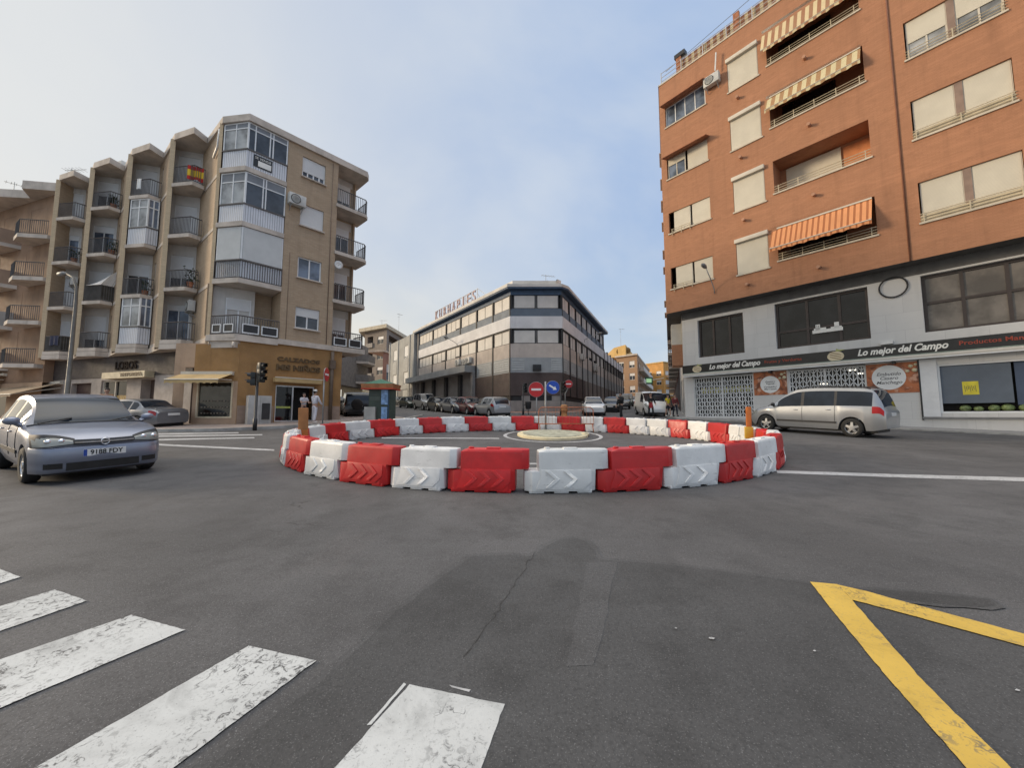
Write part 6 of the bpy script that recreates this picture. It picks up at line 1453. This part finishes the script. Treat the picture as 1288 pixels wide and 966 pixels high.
def put_barrier(a, b, red, label, jit=True):
    o = bpy.data.objects.new('barrier', BRD if red else BW); COL.objects.link(o)
    d = b-a; L_ = d.length
    rot = Matrix.Rotation(math.atan(SL), 3, 'X') @ Matrix.Rotation(math.atan2(d.y, d.x)+random.uniform(-.02, .02), 3, 'Z')
    o.location = (a.x, a.y, gz(a.y)+.004); o.rotation_euler = rot.to_euler(); o.scale = (L_*1.0, .95, 1.0 if a.y < 9 else .93)
    tag(o, label, 'barrier', 'ring of red and white plastic road barriers')
random.seed(2)
seg = list(zip(near, near[1:])); cols = [1, 0, 1, 0, 1]
for i, (a, b) in enumerate(seg):
    put_barrier(a, b, cols[i], ['red barrier with two slanted slots, at the left bend of the near arc', 'white barrier between the two leftmost red ones of the near arc', 'red barrier in the near arc, left of the white one before the widest red', 'white barrier of the near arc directly left of the widest red barrier', 'widest red barrier at the front, just left of the small gap'][i])
cols = [0, 1, 0, 1, 0]
for i, (a, b) in enumerate(zip(near2, near2[1:])):
    put_barrier(a, b, cols[i], ['front white barrier just right of the small gap', 'red barrier right of the front white one with a bright groove', 'white barrier with dark scribbles right of the front red one', 'tall looking red barrier at the right bend of the near arc', 'white barrier right of the red one at the right bend'][i])
rr = [near2[-1]]+right+[far[0]]; cols = [1, 0, 1, 0]
for i, (a, b) in enumerate(zip(rr, rr[1:])):
    put_barrier(a, b, cols[i], ['red barrier seen end on at the far right of the ring', 'white barrier behind the end-on red one at the right of the ring', 'red barrier right beside the orange post at the right of the ring', 'white barrier partly behind the orange post at the right of the ring'][i])
cols = [0, 1, 0, 1, 0, 0, 1, 0, 1, 0, 1, 0, 1, 0, 1, 0, 1, 0, 1, 0]
nR = nW = 0
for i in range(19, -1, -1):
    a, b = far[i], far[i+1]; cols[i]
    if cols[i]: nR += 1; lb = f'red barrier of the far arc, {ORD[nR-1]} red one counted from the left'
    else: nW += 1; lb = f'white barrier of the far arc, {ORD[nW-1]} white one counted from the left'
    put_barrier(a, b, cols[i], lb)
ll = [far[-1]]+left+[near[0]]; cols = [1, 0, 1, 1, 0]
cols = [1, 0, 0, 1, 0]
for i, (a, b) in enumerate(zip(ll, ll[1:])):
    put_barrier(a, b, cols[i], ['red barrier behind the orange board post at the left of the ring', 'white barrier just left of the orange board post', 'second white barrier left of the orange board post, further round the bend', 'red barrier seen end on at the far left of the ring', 'white barrier at the far left of the near arc'][i])

# ================================================================== street furniture
ORP = M('orange_plastic', (.52, .15, .025), .45, .15, 4, spk=.15); YEP = M('yellow_reflector', (.62, .40, .04), .4, .1); BRO = M('brown_orange_board', (.33, .135, .04), .55, .15, 4)
p = onray(383.5, ell(384, False).y-.6); z = gz(p.y)
def upright(label, p, h, w, mats, tilt=0):
    o = empty('delineator_post', (p.x, p.y, gz(p.y)), label, 'post', tilt=True, rz=tilt); ident(o)
    MB().box(-w/2, w/2, -.03, .03, .05, h).build('board', mats[0], o, bevel=.02); MB().box(-w*.9, w*.9, -.15, .15, 0, .07).build('foot', RUBBER, o, bevel=.015)
    return o
o = upright('tall brown orange board post rising behind the left barriers', p, 1.18, .24, [BRO], .3); MB().box(-.13, .13, -.036, -.03, .35, .6).build('reflector', ORP, o)
p = onray(939.5, ell(939, False).y-.7); o = upright('narrow orange post with yellow lower band among the right barriers', p, 1.2, .13, [ORP], -.3); MB().box(-.10, .10, -.045, .045, .35, .66).build('yellow_band', YEP, o, bevel=.01)
def hpole(o, p, h, r=.03, mat=GALV): return MB().tube([(p.x, p.y, gz(p.y)), (p.x, p.y, gz(p.y)+h)], r, 10).build('pole', mat, o)
def disc_sign(o, c, r, face, rz=0, name='sign_disc'):
    T = Matrix.Translation(c) @ Matrix.Rotation(rz, 4, 'Z') @ Matrix(((1, 0, 0, 0), (0, 0, -1, 0), (0, 1, 0, 0), (0, 0, 0, 1)))
    d = MB().lathe([(r, -.012), (r*1.02, 0), (r, .012)], mat=T, n=32).build(name, GALV, o)
    q = MB().lathe([(r*.985, .0125), (r*.985, .016)], mat=T, n=32).build('sign_face', face, d); return d, T
# central post with the blue arrow and the no-entry disc beside it
p = G(686.5, 542.2); top = HC+(523-480)/480*p.y-gz(p.y)
o = empty('traffic_sign', (p.x, p.y, gz(p.y)), 'round blue keep right sign with white arrow on the grey post of the island', 'traffic sign', group='traffic signs at the roundabout'); hpole(o, p, top, .038)
c = Vector((p.x+.31, p.y-.06, HC+(523-487.5)/480*p.y)); d, T = disc_sign(o, c, .285, BLUEP)
def flat(T, pts, z=.0175, t=.003): 
    m = MB(); n = len(pts); m.add([T @ Vector((x, y, z+t)) for x, y in pts]+[T @ Vector((x, y, z)) for x, y in pts], [tuple(range(n))]+[(i, i+n, (i+1) % n+n, (i+1) % n) for i in range(n)]); return m
ra = R(-32); rot = lambda pts: [(x*math.cos(ra)-y*math.sin(ra), x*math.sin(ra)+y*math.cos(ra)) for x, y in pts]
flat(T, rot([(-.18, -.035), (.05, -.035), (.05, -.10), (.19, 0), (.05, .10), (.05, .035), (-.18, .035)])).build('arrow', SIGNW, d)
MB().bar((p.x, p.y, c.z), (c.x, c.y, c.z), .03).build('sign_bracket', GALV, o)
p2 = Vector((p.x-.5, p.y+2.2, 0)); o = empty('traffic_sign', (p2.x, p2.y, gz(p2.y)), 'larger red no entry sign left of the blue arrow sign', 'traffic sign', group='traffic signs at the roundabout')
c = Vector(onray(674.5, p2.y, HC+(523-490)/480*p2.y)); d, T = disc_sign(o, c, .37, REDS); flat(T, [(-.235, -.05), (.235, -.05), (.235, .05), (-.235, .05)]).build('white_bar', SIGNW, d)
MB().tube([(c.x+.02, c.y+.04, gz(c.y)), (c.x+.02, c.y+.04, c.z+.2)], .03, 8).build('pole', GALV, o)
p = onray(711, 29.5); o = empty('traffic_sign', p, 'small distant red no entry sign on a bent pole at the warehouse corner', 'traffic sign', group='traffic signs at the roundabout')
c = onray(715.5, 29.4, HC+(523-483)/480*29.4); d, T = disc_sign(o, c, .31, REDS); flat(T, [(-.2, -.045), (.2, -.045), (.2, .045), (-.2, .045)]).build('white_bar', SIGNW, d)
MB().tube([p, (p.x, p.y, c.z-.75), (c.x, c.y+.05, c.z-.25), (c.x, c.y+.04, c.z+.1)], .035, 8).build('pole', GALV, o)
p = G(406, 533.5); p = onray(406.5, 19.3); o = empty('traffic_sign', p, 'round sign seen from its side on a grey post by the mustard shop', 'traffic sign', group='traffic signs at the roundabout'); th = HC+(523-464)/480*p.y-gz(p.y); hpole(o, p, th, .035)
c = Vector((p.x+.10, p.y+.02, HC+(523-471)/480*p.y)); d, T = disc_sign(o, c, .36, REDS, R(97)); flat(T, [(-.24, -.05), (.24, -.05), (.24, .05), (-.24, .05)]).build('white_bar', SIGNW, d)
# traffic lights
TLG = M('traffic_light_black', (.016, .018, .017), .45); LENS = glass_mat('signal_lens', (.05, .055, .05), .1)
def traffic_light(px, Y, ytop, label, yaw, side=True, r=.055, extra=False, s=1.0):
    p = onray(px, Y); o = empty('traffic_light', p, label, 'traffic light', group='traffic lights'); zt = HC+(523-ytop)/480*Y
    MB().tube([p, (p.x, p.y, gz(Y)+.5), (p.x, p.y, gz(Y)+.52), (p.x, p.y, zt-.1)], r, 12, rs=[r*1.5, r*1.5, r, r]).build('pole', BLACK, o)
    def head(cx, cz, yw, n=3):
        T = Matrix.Translation((cx.x, cx.y, cz)) @ Matrix.Rotation(yw, 4, 'Z') @ Matrix.Scale(s, 4)
        h = MB()
        for k in range(n):
            h.box(-.13, .13, -.09, .09, -.29*k-.28, -.29*k, T)
        hd = h.build('signal_head', TLG, o, bevel=.015)
        for k in range(n):
            Tl = T @ Matrix.Translation((0, -.09, -.29*k-.14)) @ Matrix.Rotation(math.pi/2, 4, 'X')
            MB().lathe([(.1, -.001), (.1, .012), (.0, .02)], mat=Tl, n=18).build('lens', LENS, hd)
            v = MB(); N_ = 14
            for i in range(N_):
                a, b = math.pi*(-.1+1.2*i/N_), math.pi*(-.1+1.2*(i+1)/N_)
                v.add([Tl @ Vector((.118*math.cos(a), .118*math.sin(a), 0)), Tl @ Vector((.118*math.cos(b), .118*math.sin(b), 0)), Tl @ Vector((.112*math.cos(b), .112*math.sin(b), .22 if 3 < i < 10 else .13)), Tl @ Vector((.112*math.cos(a), .112*math.sin(a), .22 if 3 < i < 10 else .13))], [(0, 1, 2, 3)], True)
            v.build('visor', BLACK, hd)
    head(Vector((p.x+.16*s, p.y)), zt, yaw)
    if extra: head(Vector((p.x-.18*s, p.y)), zt-.42*s, yaw-2.4, 2)
    return o
traffic_light(322, 16.6, 456, 'black traffic light on a black pole in front of the mustard shop', R(70), extra=True)
traffic_light(658, 30, 482, 'dark traffic light with a bin beside it at the left of the warehouse corner', R(20), s=.9, extra=False)
traffic_light(705.5, 29, 480, 'dark traffic light right beside the small distant no entry sign', R(40), s=1.0)
p = onray(664.5, 30); o = empty('litter_bin', p, 'dark litter bin hung beside the far traffic light pole', 'litter bin'); MB().lathe([(.16, .45), (.22, .55), (.25, 1.0), (.25, 1.05), (.2, 1.05)], o=p, n=16).build('bucket', BPLAST, o); MB().bar(p+Vector((-.4, 0, .8)), p+Vector((0, 0, .8)), .04).tube([p, p+Vector((0, 0, .5))], .03, 6).build('bracket', BLACK, o)
p = onray(709.5, 24); o = empty('bollard', p, 'orange plastic drum behind the rusty fence', 'bollard'); MB().lathe([(.27, 0), (.27, .08), (.2, .1), (.19, .5), (.22, .55), (.22, .85), (.15, .95), (0, .97)], o=p, n=18).build('drum', M('dull_orange', (.40, .18, .06), .6, .2, 3), o); MB().lathe([(.205, .5), (.235, .53), (.235, .6), (.225, .62)], o=p, n=18).build('drum_band', BRO, o)
# rusty pedestrian fence
RUST = M('rusty_orange_paint', (.38, .13, .06), .7, .3, 6)
p, q = G(677.5, 543.2), G(747, 543.6); f, w = fr2(p, q); o = empty('crowd_fence', p, 'rusty orange tubular fence standing across the far barriers', 'fence'); m = MB()
zb_ = gz(p.y); zt1, zt2 = HC+(523-512.5)/480*p.y, HC+(523-533)/480*p.y
m.tube([f.p(0, zt2, 0), f.p(.02, zt1-.1, 0), f.p(.12, zt1, 0), f.p(w-.12, zt1, 0), f.p(w-.02, zt1-.1, 0), f.p(w, zt2, 0), f.p(0, zt2, 0)], .02, 8); m.build('rail_loop', RUST, o)
m = MB()
for i in range(1, 16): m.tube([f.p(w*i/16, zt2, 0), f.p(w*i/16, zt1, 0)], .006, 5)
m.build('bars', RUST, o)
for u in (.05, w-.05): MB().tube([f.p(u, zb_+.01, -.25), f.p(u, zt2, 0), f.p(u, zb_+.01, .25)], .018, 8).build('leg', RUST, o)
# kiosk with a green pyramid roof
p = onray(481, 21.6); z0 = gz(p.y)+.12; o = empty('kiosk', p, 'dark green kiosk with green pyramid roof, orange fascia and blue posters', 'kiosk'); kf = Fr((p.x-.72, p.y-.3), (1, .12)); Z = lambda y: HC+(523-y)/480*21.4
DG = M('dark_green_enamel', (.045, .062, .045), .5, .15, 3)
MB().fbox(kf, .05, 1.15, z0, Z(489), -.9, 0).build('cabin', DG, o); kf2 = Fr(xy(kf.p(1.15, 0, .0)), (.75, .66))
MB().fbox(kf2, .002, .4, z0-.05, Z(489), -.5, .0).build('side_wall', DG, o); MB().fbox(kf, 1.10, 1.152, z0, Z(490), -.02, .04).build('poster_frame', M('blue_frame', (.02, .055, .10), .4), o)
m = MB(); m.fbox(kf, .72, 1.08, Z(509), Z(490.5), 0, .02); m.fbox(kf, .74, 1.06, Z(527), Z(512), 0, .02); m.build('blue_poster', M('pale_blue_poster', (.22, .36, .58), .4, .35, 5), o)
m = MB(); m.fbox(kf, .1, .68, Z(497), Z(496), 0, .03); m.fbox(kf, .1, .66, Z(504), Z(498.5), 0, .015); m.build('shutter', M('green_grey_shutter', (.075, .09, .07), .5), o)
MB().fbox(kf, -.12, .46, z0, Z(512), -.3, .25).build('side_cabinet', M('beige_cabinet', (.42, .40, .36), .6), o)
rc = kf.p(.62, 0, -.45); rw_ = 1.0
def sq(r, z): return [Vector((rc.x-r, rc.y-r*.8, z)), Vector((rc.x+r, rc.y-r*.8, z)), Vector((rc.x+r, rc.y+r*.8, z)), Vector((rc.x-r, rc.y+r*.8, z))]
m = MB(); m.hexa(sq(.86, Z(489.5))+sq(.92, Z(483))); m.build('roof_fascia', M('orange_fascia', (.42, .17, .07), .6, .2, 4), o)
MB().hexa(sq(.9, Z(490))+sq(.9, Z(488.6))).build('red_trim', M('red_trim', (.5, .05, .02), .5), o)
m = MB(); b_ = sq(.88, Z(483)); t_ = Vector((rc.x, rc.y, Z(476))); m.add(b_+[t_], [(0, 1, 4), (1, 2, 4), (2, 3, 4), (3, 0, 4)]); m.build('pyramid_roof', M('green_roof', (.05, .17, .10), .6, .15, 3), o)
p = onray(460, 22.5); o = empty('bollard', p, 'small grey cast bollard left of the kiosk', 'bollard'); MB().lathe([(.12, 0), (.14, .1), (.1, .2), (.1, .5), (.16, .56), (.16, .62), (.08, .7), (0, .8)], o=p, n=14).build('cast_post', M('cast_grey', (.22, .22, .22), .6), o)
# grey utility cabinet, black meter box
cb = Fr(xy(Lf.p(.3, 0, .75)), Lf.e); z0 = gz(18.3)+.12; o = empty('utility_cabinet', cb.p(.4, z0, 0), 'grey electrical cabinet with a black panel behind the traffic light pole', 'utility cabinet')
m = MB().fbox(cb, .0, 1.0, z0, z0+1.42, -.42, 0); m.build('cabinet', M('cabinet_grey', (.38, .375, .36), .6, .1, 3, spk=.2), o, bevel=.015); m = MB(); m.fbox(cb, .5, .505, z0+.05, z0+1.38, 0, .006); m.build('door_gap', BPLAST, o); MB().fbox(cb, .58, .92, z0+.25, z0+1.05, 0, .05).build('black_panel', BPLAST, o)
# curved street lamp behind the small hatchback
p = onray(83, 20.5); p.z = gz(20.5)+.1; ztop = HC+(523-338)/480*20.5; ztop = 9.4
o = empty('street_lamp', p, 'tall tapering grey street lamp with a curved top at the left', 'street lamp')
MB().tube([p, p+Vector((0, 0, 1.2)), p+Vector((0, 0, 1.25)), p+Vector((0, 0, 6.6)), p+Vector((-.05, 0, 7.4)), p+Vector((-.4, .1, 8.0)), p+Vector((-1.1, .3, 8.3))], .07, 12, rs=[.15, .15, .11, .075, .06, .05, .045]).build('pole', M('lamp_post_grey', (.13, .125, .115), .6, .15), o)
a = p+Vector((-1.0, .28, 8.28)); MB().tube([a, a+Vector((-.25, .07, .03)), a+Vector((-.6, .17, .02)), a+Vector((-.75, .2, 0))], .1, 10, rs=[.05, .12, .13, .04]).build('lamp_head', M('lamp_grey', (.20, .20, .20), .5), o)
# roof antennas on the tan and brown blocks
for i, (px, Y, h, lb) in enumerate(((90, 27, 2.4, 'aerial with two side arms above the stepped balconies'), (20, 29, 2.6, 'tall aerial on the old brown block'), (4, 29, 1.9, 'short aerial at the very left edge'))):
    d = ray(px, 215); t = Y/d.y; antenna((d.x*t, Y, 16.7), h+.8, lb, 6, i*1.0)
for i, px in enumerate((103, 113, 141, 152)):
    d = ray(px, 200); Y = 26.0-i*.5; t = Y/d.y; x = d.x*t; o = empty('roof_vent', (x, Y, 17.1), ['leftmost of four square roof pipe frames over the stepped balconies', 'second square roof pipe frame over the stepped balconies', 'third square roof pipe frame over the stepped balconies', 'rightmost of four square roof pipe frames over the stepped balconies'][i], 'roof frame', group='pipe frames on the tan roof')
    MB().tube([(x, Y, 17.0), (x, Y, 18.1+.0*i), (x+.5, Y-.1, 18.1), (x+.5, Y-.1, 17.7)], .03, 6).build('pipe', GALV, o)
d = ray(158, 195); t = 23.6/d.y; ac_unit(Fr((d.x*t, 23.6), (1, -.3)), 0, 17.15, 0, 'air conditioner standing on the roof edge of the tan block', .9, .65)
ac_unit(Lf, 2.15, 13.05, .02, 'air conditioner on the brick wall between the corner galleries and the windows', .85, .6)
ac_unit(SM[0][0], .55, 7.2, .0, 'white air conditioner above the lowest balcony door of the first bay', .7, .6, .3); ac_unit(SM[3][0], .55, 9.9, .0, 'white air conditioner on the fourth bay behind the street lamp', .7, .55, .3)
# flag, sheet and plants on the balconies
def cloth(name, p, q, top, h, mat, label, cat, folds=5, amp=.05, out=Vector((0, 0, 0))):
    p, q = Vector(p[:2]), Vector(q[:2]); n = 24; m = MB(); nr = 6; d = (q-p); nn = Vector((d.y, -d.x)).normalized(); g = []
    for i in range(n+1):
        for j in range(nr+1):
            u = i/n; b = p+d*u+nn*(.03+amp*math.sin(u*folds*6.28)*(.3+.7*j/nr))+Vector(out[:2])*(j/nr); g.append(Vector((b.x, b.y, top-h*j/nr*(1+.05*math.sin(u*9)))))
    for i in range(n):
        for j in range(nr): k = i*(nr+1)+j; m.add([g[k], g[k+1], g[k+nr+2], g[k+nr+1]], [(0, 1, 2, 3)], True)
    m2 = m; o = m2.build(name, mat, loc=(p.x, p.y, top-h)); return tag(o, label, cat)
fm_, t, b = new_mat('red_yellow_flag'); s = nd(t, 'ShaderNodeSeparateXYZ'); t.links.new(nd(t, 'ShaderNodeTexCoord').outputs['Generated'], s.inputs[0]); a1 = ramp(t, s.outputs[2], .27, .29); a2 = ramp(t, s.outputs[2], .71, .73); c1 = mixc(t, a1, (.45, .02, .015), (.75, .50, .03)); t.links.new(mixc(t, a2, c1, (.45, .02, .015)), b.inputs['Base Color']); b.inputs['Roughness'].default_value = .8
pp_ = pk[0]; qq_ = sr[0]; cloth('flag', pp_+Vector((-.34, .04)), pp_+(qq_-pp_)*.85+Vector((.04, 0)), 15.18, .78, fm_, 'red and yellow striped flag hung on the top balcony next to the corner', 'flag', 2, .04)
o = MB(); zt = LEV[1]; a, p_, b_ = fin[3]+Vector((.1, -.02)), pk[2]+Vector((0, .0)), sr[2]+Vector((.02, .02)); n = 8
for (q, r, h0, h1) in ((a, p_, .95, 1.5), (p_, b_, 1.5, 2.1)):
    for k in range(n):
        u, v = k/n, (k+1)/n; x0, x1 = q.lerp(r, u), q.lerp(r, v); z0, z1 = zt+h0+(h1-h0)*u, zt+h0+(h1-h0)*v
        w = Vector((.02*math.sin(k*2), -.05, 0)); o.add([Vector((x0.x, x0.y, zt+.95))+w, Vector((x1.x, x1.y, zt+.95))+w, Vector((x1.x+.3, x1.y+.2, z1+.12)), Vector((x0.x+.3, x0.y+.2, z0+.12))], [(0, 1, 2, 3)], True)
tag(o.build('sheet', WHITEM, loc=(p_.x, p_.y, zt+.95)), 'white sheet stretched as a sunshade over the dark screened balcony', 'sheet')
BLU_C = M('dark_blue_cloth', (.03, .035, .07), .85)
def plant(p, h, label, pot=TERRA, r=.28):
    o = empty('potted_plant', p, label, 'potted plant', group='plants on the balconies'); p = Vector(p)
    MB().lathe([(.11, 0), (.16, .28), (.17, .3), (.0, .28)], o=p, n=12).build('pot', pot, o); m = MB(); rnd = random.Random(label)
    for k in range(130):
        c = p+Vector((rnd.gauss(0, r*.5), rnd.gauss(0, r*.5), .3+rnd.random()*h)); a = rnd.random()*6.28; s = .07; d1 = Vector((math.cos(a), math.sin(a), rnd.uniform(-.5, .8)))*s; d2 = Vector((-math.sin(a), math.cos(a), rnd.uniform(-.3, .6)))*s*.5
        m.quad(c-d1, c-d2, c+d1, c+d2)
    m.build('leaves', GREEN, o)
q = (pk[0]*.55+sr[0]*.35+inn[0]*.1); plant((q.x, q.y, LEV[1]+.02), .75, 'bushy plant in a red pot on the second balcony next to the corner'); q = (pk[2]*.5+sr[2]*.5); plant((q.x-.2, q.y+.25, LEV[2]+.02), .6, 'dark plant on the third level balcony of the third bay')

for i, k, lb in ((1, 1, 'leafy plant on the second level balcony of the second bay'), (3, 2, 'plant on the third level balcony of the leftmost bay'), (2, 3, 'plant on the top balcony of the third bay')):
    q = pk[i]*.5+sr[i]*.4+sw[i]*.1; plant((q.x-.1, q.y+.2, LEV[k]+.02), .55, lb)
for i, k, mt, lb in ((3, 0, BLU_C, 'dark blue laundry on the lowest balcony of the leftmost bay'), (1, 3, WHITEM, 'small white towel over the top balcony rail of the second bay')):
    a_ = fin[i+1]+Vector((.15, -.05)); b_ = pk[i]; cloth('laundry', a_+(b_-a_)*.3, a_+(b_-a_)*(.9 if k == 0 else .55), LEV[k]+.98, .6, mt, lb, 'laundry', 2, .02)
# ================================================================== people
SKIN = M('skin', (.42, .25, .18), .6, .08, 8); HAIRD = M('dark_hair', (.018, .013, .010), .7, .2, 20)
def skin_mesh(name, nodes, edges, sub=2):
    me = bpy.data.meshes.new(name); me.from_pydata([n[0] for n in nodes], edges, []); ob = bpy.data.objects.new(name, me); COL.objects.link(ob)
    mod = ob.modifiers.new('skin', 'SKIN'); mod.use_smooth_shade = True; ly = me.skin_vertices[0].data if me.skin_vertices else None
    if ly is None: me.skin_vertices.new(); ly = me.skin_vertices[0].data
    for i, n in enumerate(nodes):
        r = n[1]; ly[i].radius = (r, r) if not isinstance(r, tuple) else r; ly[i].use_root = (i == 0)
    sb = ob.modifiers.new('sub', 'SUBSURF'); sb.levels = sub; sb.render_levels = sub
    bpy.context.view_layer.update(); m2 = bpy.data.meshes.new_from_object(ob.evaluated_get(bpy.context.evaluated_depsgraph_get())); bpy.data.objects.remove(ob); bpy.data.meshes.remove(me)
    m2.name = name; return m2
def person(px, Y, h, rz, label, top, legs, arms=((.1, .0), (.1, .0)), stride=.1, hair=HAIRD, hat=None, bag=None, shorts=False, dress=False, lift=0, shoes=BLACK, long_sleeve=True, bulk=1.0):
    p = onray(px, Y); p.z += lift
    o = empty('person', p, label, 'person', rz, group='people by the street'); ident(o); k = h/1.75
    V = lambda x, y, z: Vector((x*k, y*k, z*k))
    N, E = [], []
    def nd_(v, r, par=None):
        N.append((v, r*k if not isinstance(r, tuple) else (r[0]*k, r[1]*k)))
        if par is not None: E.append((par, len(N)-1))
        return len(N)-1
    pel = nd_(V(0, 0, .95), (.13, .10)); sp_ = nd_(V(0, 0, 1.12), (.125, .09), pel); ch = nd_(V(0, 0, 1.33), (.15, .10), sp_); nk = nd_(V(0, 0, 1.48), .052, ch); hd0 = nd_(V(0, -.015, 1.56), .065, nk); hd1 = nd_(V(0, -.02, 1.645), (.078, .095), hd0); hd2 = nd_(V(0, -.01, 1.70), (.06, .075), hd1)
    ns = nd_(V(0, -.112, 1.61), .013, hd1)
    paths = {}
    for s in (1, -1):
        st = stride*s
        hp = nd_(V(s*.095, 0, .90), .085, pel); kn = nd_(V(s*.105, -.02-st*.6, .50), .058, hp); an = nd_(V(s*.11, .02-st, .10), .036, kn); ft = nd_(V(s*.12, -.13-st, .035), .032, an); paths['leg', s] = [N[i][0] for i in (hp, kn, an, ft)]
        sh_ = nd_(V(s*.18, 0, 1.40), .055, ch); fwd, bend = arms[0 if s > 0 else 1]
        el = nd_(V(s*(.24), -.28*math.sin(fwd), 1.40-.28*math.cos(fwd)), .042, sh_)
        wr = N[el][0]+V(-s*.03*bend*2, -.25*math.sin(fwd+bend), -.25*math.cos(fwd+bend)); wr_i = nd_(wr, .028, el); dv = (wr-N[el][0]).normalized(); pm = nd_(wr+dv*.07*k, .030, wr_i)
        paths['arm', s] = [N[sh_][0], N[el][0], wr]
        sd_ = Vector((0, 1, 0)); sd_ = (sd_-dv*sd_.dot(dv)).normalized()
        for q in range(4):
            b0 = nd_(wr+dv*.11*k+sd_*(.022*(1.5-q))*k, .009, pm); nd_(N[b0][0]+dv*(.05+.012*(1.5-abs(q-1.5)))*k+Vector((-s*.015*k, 0, 0)), .008, b0)
        tb = nd_(wr+dv*.05*k-sd_*.05*k, .010, pm); nd_(N[tb][0]+dv*.04*k-sd_*.012*k, .009, tb)
        ear = nd_(V(s*.085, 0, 1.62), .014, hd1)
    me = skin_mesh('body', N, E, 1); me.materials.append(SKIN); put(me, 'body', o)
    # clothing: shirt and trousers as slightly larger skins
    g = 1.16*bulk
    S, SE = [(V(0, 0, .96), (.145*k*g, .115*k*g)), (V(0, 0, 1.12), (.14*k*g, .105*k*g)), (V(0, 0, 1.33), (.158*k*g, .112*k*g)), (V(0, 0, 1.455), .075*k)], [(0, 1), (1, 2), (2, 3)]
    for s in (1, -1):
        a, b, c_ = paths['arm', s]; i = len(S); S.append((a, .066*k*g)); SE.append((2, i)); e = b if long_sleeve else a.lerp(b, .7); S.append((e, .054*k*g)); SE.append((i, i+1))
        if long_sleeve: S.append((b.lerp(c_, .92), .042*k*g)); SE.append((i+1, i+2))
    me = skin_mesh('shirt', S, SE, 1); me.materials.append(top); put(me, 'shirt', o)
    S, SE = [(V(0, 0, .93), (.138*k*g, .112*k*g)), (V(0, 0, 1.0), (.128*k*g, .105*k*g))], [(0, 1)]
    for s in (1, -1):
        a, b, c_, d_ = paths['leg', s]; i = len(S); S += [(a, .096*k*bulk), (b if not shorts else a.lerp(b, .85), .07*k*bulk)]; SE += [(0, i), (i, i+1)]
        if not shorts: S.append((c_, .058*k*bulk)); SE.append((i+1, i+2))
    me = skin_mesh('trousers', S, SE, 1); me.materials.append(legs); put(me, 'trousers', o)
    for s in (1, -1):
        c_, d_ = paths['leg', s][2:]; MB().ball((c_+d_)/2+Vector((0, 0, -.01*k)), .045*k, .13*k, .045*k, 10, 6).build('shoe', shoes, o)
        MB().ball(V(s*.032, -.098, 1.645), .012*k, .008*k, .008*k, 8, 5).build('eye', BLACK, o)
    MB().box(-.025*k, .025*k, -.112*k, -.10*k, 1.572*k, 1.58*k).build('mouth', M('lips', (.3, .1, .09), .5), o)
    if hair: MB().ball(V(0, .015, 1.672), .093*k, .105*k, .085*k, 14, 8).build('hair', hair, o)
    if hat:
        MB().lathe([(.0, .13*k), (.07*k, .12*k), (.098*k, .06*k), (.102*k, 0)], o=V(0, 0, 1.68), n=16).build('cap', hat, o)
    if bag: q = paths['arm', -1][2]; MB().box(q.x-.03, q.x+.06, q.y-.2, q.y+.16, q.z-.42, q.z-.08).build('bag', bag, o, bevel=.03)
    return o
WCL = M('white_cotton', (.62, .61, .66), .85, .06, 4); GCL = M('pale_grey_tee', (.48, .48, .52), .85, .06, 4); NAVYC = M('navy_cotton', (.02, .022, .035), .85, .1); BLKC = M('black_cotton', (.012, .012, .014), .85, .2); YELC = M('yellow_tee', (.66, .52, .02), .8, .08); MARC = M('maroon_cotton', (.14, .02, .022), .8, .15); REDB = M('red_bag', (.35, .03, .04), .5); TANC = M('tan_shirt', (.34, .17, .08), .8, .1)
person(396, 19.6, 1.66, R(160), 'person in white clothes and white cap seen from behind outside the mustard shop', WCL, WCL, ((.3, .6), (.35, .5)), .08, hat=WHITEM, lift=.12, shoes=WHITEM)
person(382, 20.2, 1.55, R(60), 'person in pale tee and dark shorts standing in the shop doorway', GCL, NAVYC, ((.4, 1.2), (.4, 1.3)), .05, shorts=False, lift=.12, long_sleeve=False)
person(781, 25.0, 1.72, R(-70), 'person in black crossing before the right street, hand at the face', BLKC, BLKC, ((.5, 1.9), (.2, .3)), .12, bulk=1.35)
person(818.5, 25.6, 1.72, R(5), 'person in black with a red bag walking in front of the white van', BLKC, BLKC, ((.3, .6), (.5, .9)), .12, bag=REDB)
person(840, 27, 1.55, R(30), 'person in a bright yellow tee and dark shorts on the right pavement', YELC, NAVYC, ((.1, .2), (.2, .5)), .14, shorts=True, lift=.05, long_sleeve=False, shoes=WHITEM)
person(849, 26.9, 1.58, R(10), 'person in a maroon top and dark trousers beside the one in yellow', MARC, NAVYC, ((.1, .3), (.2, .4)), .1, lift=.05)
person(133, 17.6, 1.75, R(40), 'person in a tan shirt standing by the left shops beyond the hatchback', TANC, NAVYC, ((.2, .5), (.2, .6)), .05, lift=.12, long_sleeve=False)
